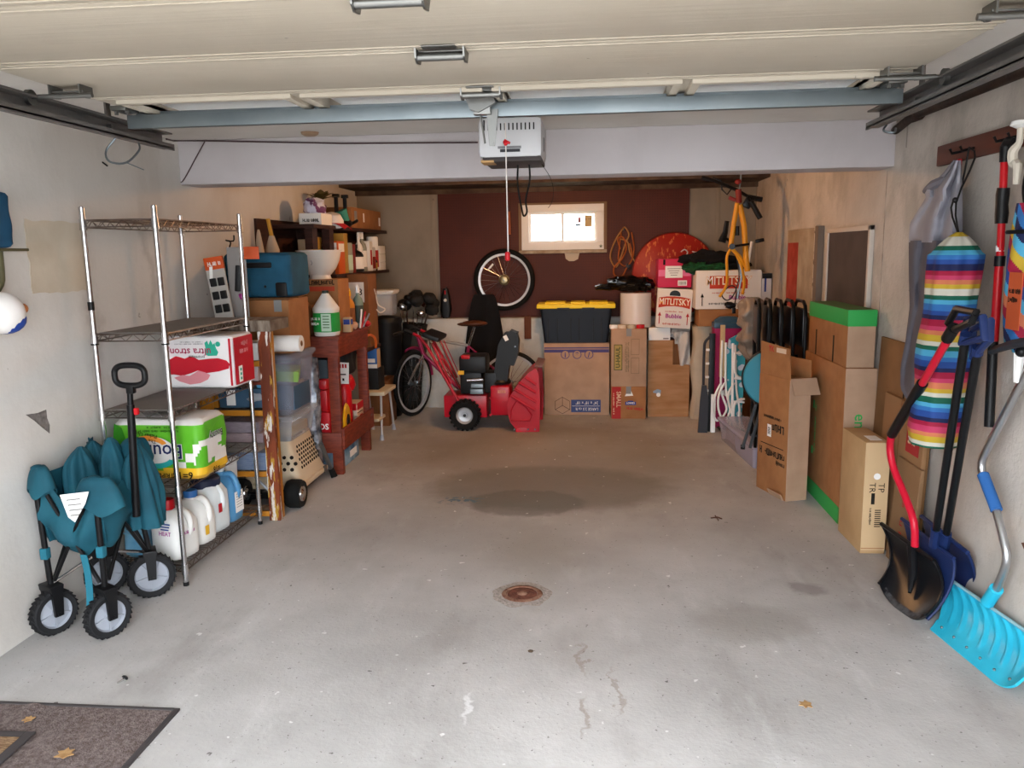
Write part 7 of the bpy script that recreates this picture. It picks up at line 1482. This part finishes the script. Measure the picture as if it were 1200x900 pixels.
# black shovel with red bent handle
bs_ = thing('snow_shovel', 'black bladed snow shovel with a bent red handle leaning on the right wall', 'shovel', (1.42, 3.6, 0)); o_ = V(bs_.location)
bf, bn = Zp(1030, 699)-o_, Zp(1084, 738)-o_; bf.z = bn.z = .004; tf, tn = Xp(1034, 614, 1.435)-o_, Xp(1096, 658, 1.50)-o_
BB = mat('shovel_black', '#131417', .32)
def bbl(u, v):
    p = blade_grid(bf, bn, tf, tn, .05, 0)(u, v); e = .06*(1-v)**2*((abs(u-.5)*2)**3); return p+V((0, 0, e))
part(bs_, 'blade', B().grid(bbl, 24, 16, thick=.006), BB)
part(bs_, 'blade_rim', B().tube([bbl(u/10, 1)+V((-.004, 0, 0)) for u in range(11)], .011, 8), BB)
for u in (.0, 1): part(bs_, 'blade_edge', B().tube([bbl(u, v/10)+V((-.004, 0, 0)) for v in range(11)], .007, 6), BB)
part(bs_, 'wear_strip', B().grid(lambda u, v: bbl(.08+.84*u, .005+.07*v)+V((-.002, 0, 0)), 20, 2, thick=.003), mat('scuffed', '#4a4a4d', .7, col2='#17181a', scale=30))
def bh(px, py, x): return Xp(px, py, x)-o_
part(bs_, 'socket', B().tube([bbl(.62, 1)+V((-.005, 0, 0)), bbl(.6, .55)+V((-.035, 0, 0)), bbl(.58, .3)+V((-.03, 0, 0))], [.024, .02, .008], 8), BB)
hp_ = [bh(1072, 640, 1.455), bh(1071, 612, 1.445), bh(1060, 580, 1.43), bh(1047, 548, 1.405), bh(1043, 525, 1.395), bh(1045, 508, 1.388)]
part(bs_, 'lower_handle', B().tube(hp_, .0165, 12, smooth=3), mat('handle_red', '#c01730', .3)); part(bs_, 'foam_grip', B().tube([bh(1045, 509, 1.388), bh(1081, 449, 1.345)], .022, 12), BLACK); part(bs_, 'upper_handle', B().tube([bh(1080, 451, 1.346), bh(1113, 394, 1.305)], .0155, 12), mat('handle_red'))
part(bs_, 'd_grip', B().tube([bh(1110, 397, 1.308), bh(1118, 384, 1.30)], .022, 10).tube([bh(1118, 385, 1.30), bh(1111, 379, 1.298), bh(1121, 362, 1.292), bh(1144, 366, 1.294), bh(1139, 377, 1.296), bh(1120, 386, 1.30)], .0135, 8, closed=True), BLACK)
# two navy shovels behind it
NVY = mat('shovel_navy', '#1b2a55', .45)
for k, (f0, n0, t0, t1, sh, grip) in enumerate((((1046, 703), (1078, 727), (1057, 608), (1118, 655), [(1096, 628, 1.50), (1131, 400, 1.335)], [(1127, 402), (1134, 374), (1152, 372), (1154, 396)]), ((1062, 690), (1116, 716), (1080, 605), (1134, 648), [(1108, 632, 1.545), (1145, 415, 1.37)], [(1140, 418), (1140, 386), (1161, 376), (1160, 398)]))):
    sv = thing('snow_shovel', ('navy snow shovel tucked directly behind the black shovel', 'navy snow shovel standing closest to the wall with a rounded blade end')[k], 'shovel', (1.5+.05*k, 3.55, 0)); o2 = V(sv.location)
    a, e = Zp(*f0)-o2, Zp(*n0)-o2; a.z = e.z = .004; a.x += .03+.0*k; e.x += .03+.02*k; b0, b1 = Xp(*t0, 1.505+.05*k)-o2, Xp(*t1, 1.535+.045*k)-o2
    fn = blade_grid(a, e, b0, b1, .035, 0)
    part(sv, 'blade', B().grid(fn, 20, 14, thick=.005), NVY); part(sv, 'blade_rim', B().tube([fn(i/10, 1) for i in range(11)], .01, 8), NVY); part(sv, 'blade_edge', B().tube([fn(1, i/10) for i in range(11)], .007, 6), NVY)
    s0, s1 = [Xp(*q)-o2 for q in sh]; part(sv, 'shaft', B().tube([s0, s1], .0155, 10), BLACK); part(sv, 'socket', B().tube([s0+(s1-s0)*-.06, s0+(s1-s0)*.04], .022, 8), NVY); part(sv, 'd_grip', B().tube([Xp(x, y_, sh[1][2]-.005)-o2 for x, y_ in grip], .014, 8, closed=True).tube([s1, s1+(s1-s0)*.03], .02, 8), NVY)
# turquoise shovel with aluminium handle
tsv = thing('snow_shovel', 'turquoise ribbed snow shovel with a bent aluminium handle at the right wall', 'shovel', (1.55, 3.15, 0)); o3 = V(tsv.location)
TQ = mat('shovel_turquoise', '#2fb2cf', .35, col2='#25a3c2', scale=4)
a, e = Zp(1091, 738)-o3, Zp(1189, 819)-o3; a.z = e.z = .004; b0, b1 = Xp(1099, 669, 1.565)-o3, Xp(1204, 741, 1.615)-o3
def tqf(u, v):
    p = lerp3(lerp3(a, e, u), lerp3(b0, b1, u), v); c = .06*4*v*(1-v)*.8
    rr = .010*max(0, math.cos(2*PI*8*u))*(1 if .18 < v < .92 else 0)*min(1, (v-.18)*8 if v > .18 else 0); sag = .05*(max(0, u-.8)/.2)**2*(1-v)
    return p+V((c-rr, .0, sag))
part(tsv, 'blade', B().grid(tqf, 96, 24, thick=.006), TQ, 60); part(tsv, 'blade_rim', B().tube([tqf(i/12, 1) for i in range(13)], .007, 8), mat('tq_rim', '#8fb9c6', .4))
part(tsv, 'wear_strip', B().grid(lambda u, v: tqf(u, .0+.16*v)+V((-.005, 0, 0)), 30, 3, thick=.004), TQ)
for k in range(6): part(tsv, 'rivet', B().ball(tqf(.1+k*.16, .12)+V((-.01, 0, 0)), .006, 8), STEEL)
def th(px, py, x): return Xp(px, py, x)-o3
ALU = mat('aluminium', '#c3c5c9', .3, 1)
part(tsv, 'socket', B().tube([th(1157, 706, 1.575), th(1168, 690, 1.575)], .026, 10), TQ); part(tsv, 'shaft', B().tube([th(1163, 700, 1.575), th(1174, 676, 1.572), th(1180, 655, 1.57), th(1176, 632, 1.568), th(1167, 598, 1.565), th(1150, 550, 1.56), th(1160, 520, 1.56), th(1202, 440, 1.565), th(1240, 370, 1.57)], .0155, 12, smooth=3), ALU)
part(tsv, 'foam_grip', B().tube([th(1168, 598, 1.565), th(1152, 556, 1.56)], .022, 12), mat('grip_blue', '#2c5f9e', .7))
part(tsv, 'd_grip', B().tube([th(1238, 372, 1.57), th(1250, 350, 1.57)], .02, 8).tube([th(1244, 352, 1.57), th(1262, 330, 1.57), th(1280, 340, 1.57), th(1256, 362, 1.57)], .013, 8, closed=True), TQ)
ob('rust_stain', B().prism([(.0, .0), (.05, .02), (.07, -.01), (.04, -.03)], .0015, frame(Xp(1197, 636, XR), (0, -1, 0), (-1, 0, 0))), mat('rust_spot', '#6a4436', .9), bpy.data.objects['wall_right'], 0)

# ------------------------------------------------------------------ things on the floor
dr = thing('floor_drain', 'rusty round floor drain set in the concrete', 'drain', (-.32, 3.59, 0))
dr.scale = (.85, .85, 1)
RU = mat('rust', '#6a4334', .8, col2='#8c6a58', scale=25, bump=.5, bscale=80)
part(dr, 'ring', B().lathe([(.085, .0005), (.088, .006), (.105, .006), (.115, .0005)], 40, caps=False), RU); part(dr, 'cover', B().lathe([(0, .004), (.05, .004), (.06, .002), (.082, .002), (.084, .0005)], 36), mat('rust_dark', '#4f2c22', .8, col2='#74473a', scale=18, bump=.5, bscale=60)); part(dr, 'knob', B().lathe([(.0, .012), (.02, .01), (.03, .004)], 20), RU)
part(dr, 'chipped_collar', B().grid(lambda u, v: ((.115+v*(.05+.03*noise.noise(V((math.cos(6.283*u)*2, math.sin(6.283*u)*2, 0)))))*math.cos(6.283*u), (.115+v*(.05+.03*noise.noise(V((math.cos(6.283*u)*2, math.sin(6.283*u)*2, 0)))))*math.sin(6.283*u), .0025*(1-v)+.0003), 40, 3, wrapu=True), mat('chipped_concrete', '#8f8780', .9, col2='#a79f98', scale=40, bump=.6, bscale=60))
mt = thing('door_mat', 'worn brown carpet mat with dark edging on the floor by the left wall', 'mat', (-1.92, 2.1, 0))
MAT = mat('mat_pile', '#574b47', .95, col2='#766a68', scale=70, bump=.8, bscale=160)
part(mt, 'pile', B().grid(lambda u, v: (-.46+.9*u, -.55+.965*v, .006+.010*math.exp(-((u-.42)/.03)**2)*v**8), 60, 20, thick=.006), MAT)
for lo, hi in (((.44, -.55, 0), (.46, .43, .009)), ((-.46, .415, 0), (.44, .43, .009))): part(mt, 'edging', B().bx(lo, hi, .002), mat('mat_edge', '#3f3b3c', .7))
m2 = thing('bristle_mat', 'small tan bristle mat with dark border lying on the carpet mat', 'mat', (-2.10, 2.02, .0135), .02)
part(m2, 'bristles', B().bx((-.25, -.4, 0), (.20, .28, .008)), mat('bristle', '#75583f', .95, col2='#a08465', scale=60, stretch=(1, 3, 1), bump=1, bscale=120), 0); part(m2, 'border', B().bx((.20, -.4, 0), (.235, .315, .007), .002).bx((-.25, .28, 0), (.20, .315, .007), .002), mat('mat_edge'))
def leaf(label, px, py, s_, rot, z=.0145):
    p = Zp(px, py, z); pts = [(.0, -.5), (.2, -.35), (.5, -.3), (.3, -.05), (.45, .2), (.2, .2), (.1, .5), (-.08, .25), (-.4, .3), (-.25, .0), (-.5, -.2), (-.2, -.3)]
    c_, n_ = math.cos(rot), math.sin(rot)
    t = tag(ob('dry_leaf', B().prism([((x*c_-y_*n_)*s_, (x*n_+y_*c_)*s_) for x, y_ in pts], .003), mat('leaf_tan', '#a8865c', .8, col2='#8c6a44', scale=30), None, 0), label, 'leaf'); t.location = (p.x, p.y, z); return t
leaf('large tan dry leaf lying on the carpet mat', 76, 883, .06, .4); leaf('small tan dry leaf near the back edge of the carpet mat', 33, 843, .04, 1.2)
leaf('tiny dry leaf fragment lying on bare concrete towards the right wall', 944, 826, .05, 2, .0005)
sp3 = Zp(145, 798); scw = thing('screw_anchor', 'small metal screw with a black head lying on the concrete', 'screw', (sp3.x, sp3.y, 0))
part(scw, 'shank', B().cyl((-.012, -.022, .004), (.0, .0, .007), .0032, .0045, n=8), CHROME); part(scw, 'head', B().lathe([(.012, 0), (.012, .006), (.006, .01)], 14, xf((.002, .003, .009), (-.9, .5, 0))), BLACK)
tag(ob('twig', B().tube([Zp(833, 607, .003), Zp(841, 606, .004), Zp(846, 608, .003)], .004, 6).tube([Zp(838, 604, .003), Zp(842, 610, .003)], .003, 6), mat('twig_brown', '#4f2e22', .9)), 'small dark twig lying on the concrete near the tall carton', 'twig')
tag(ob('pebble', B().ball(Zp(622, 763, .004), (.012, .009, .005), 8, amp=.3), mat('pebble_brown', '#4c3d30', .9)), 'small brown pebble on the concrete in front of the drain', 'pebble')
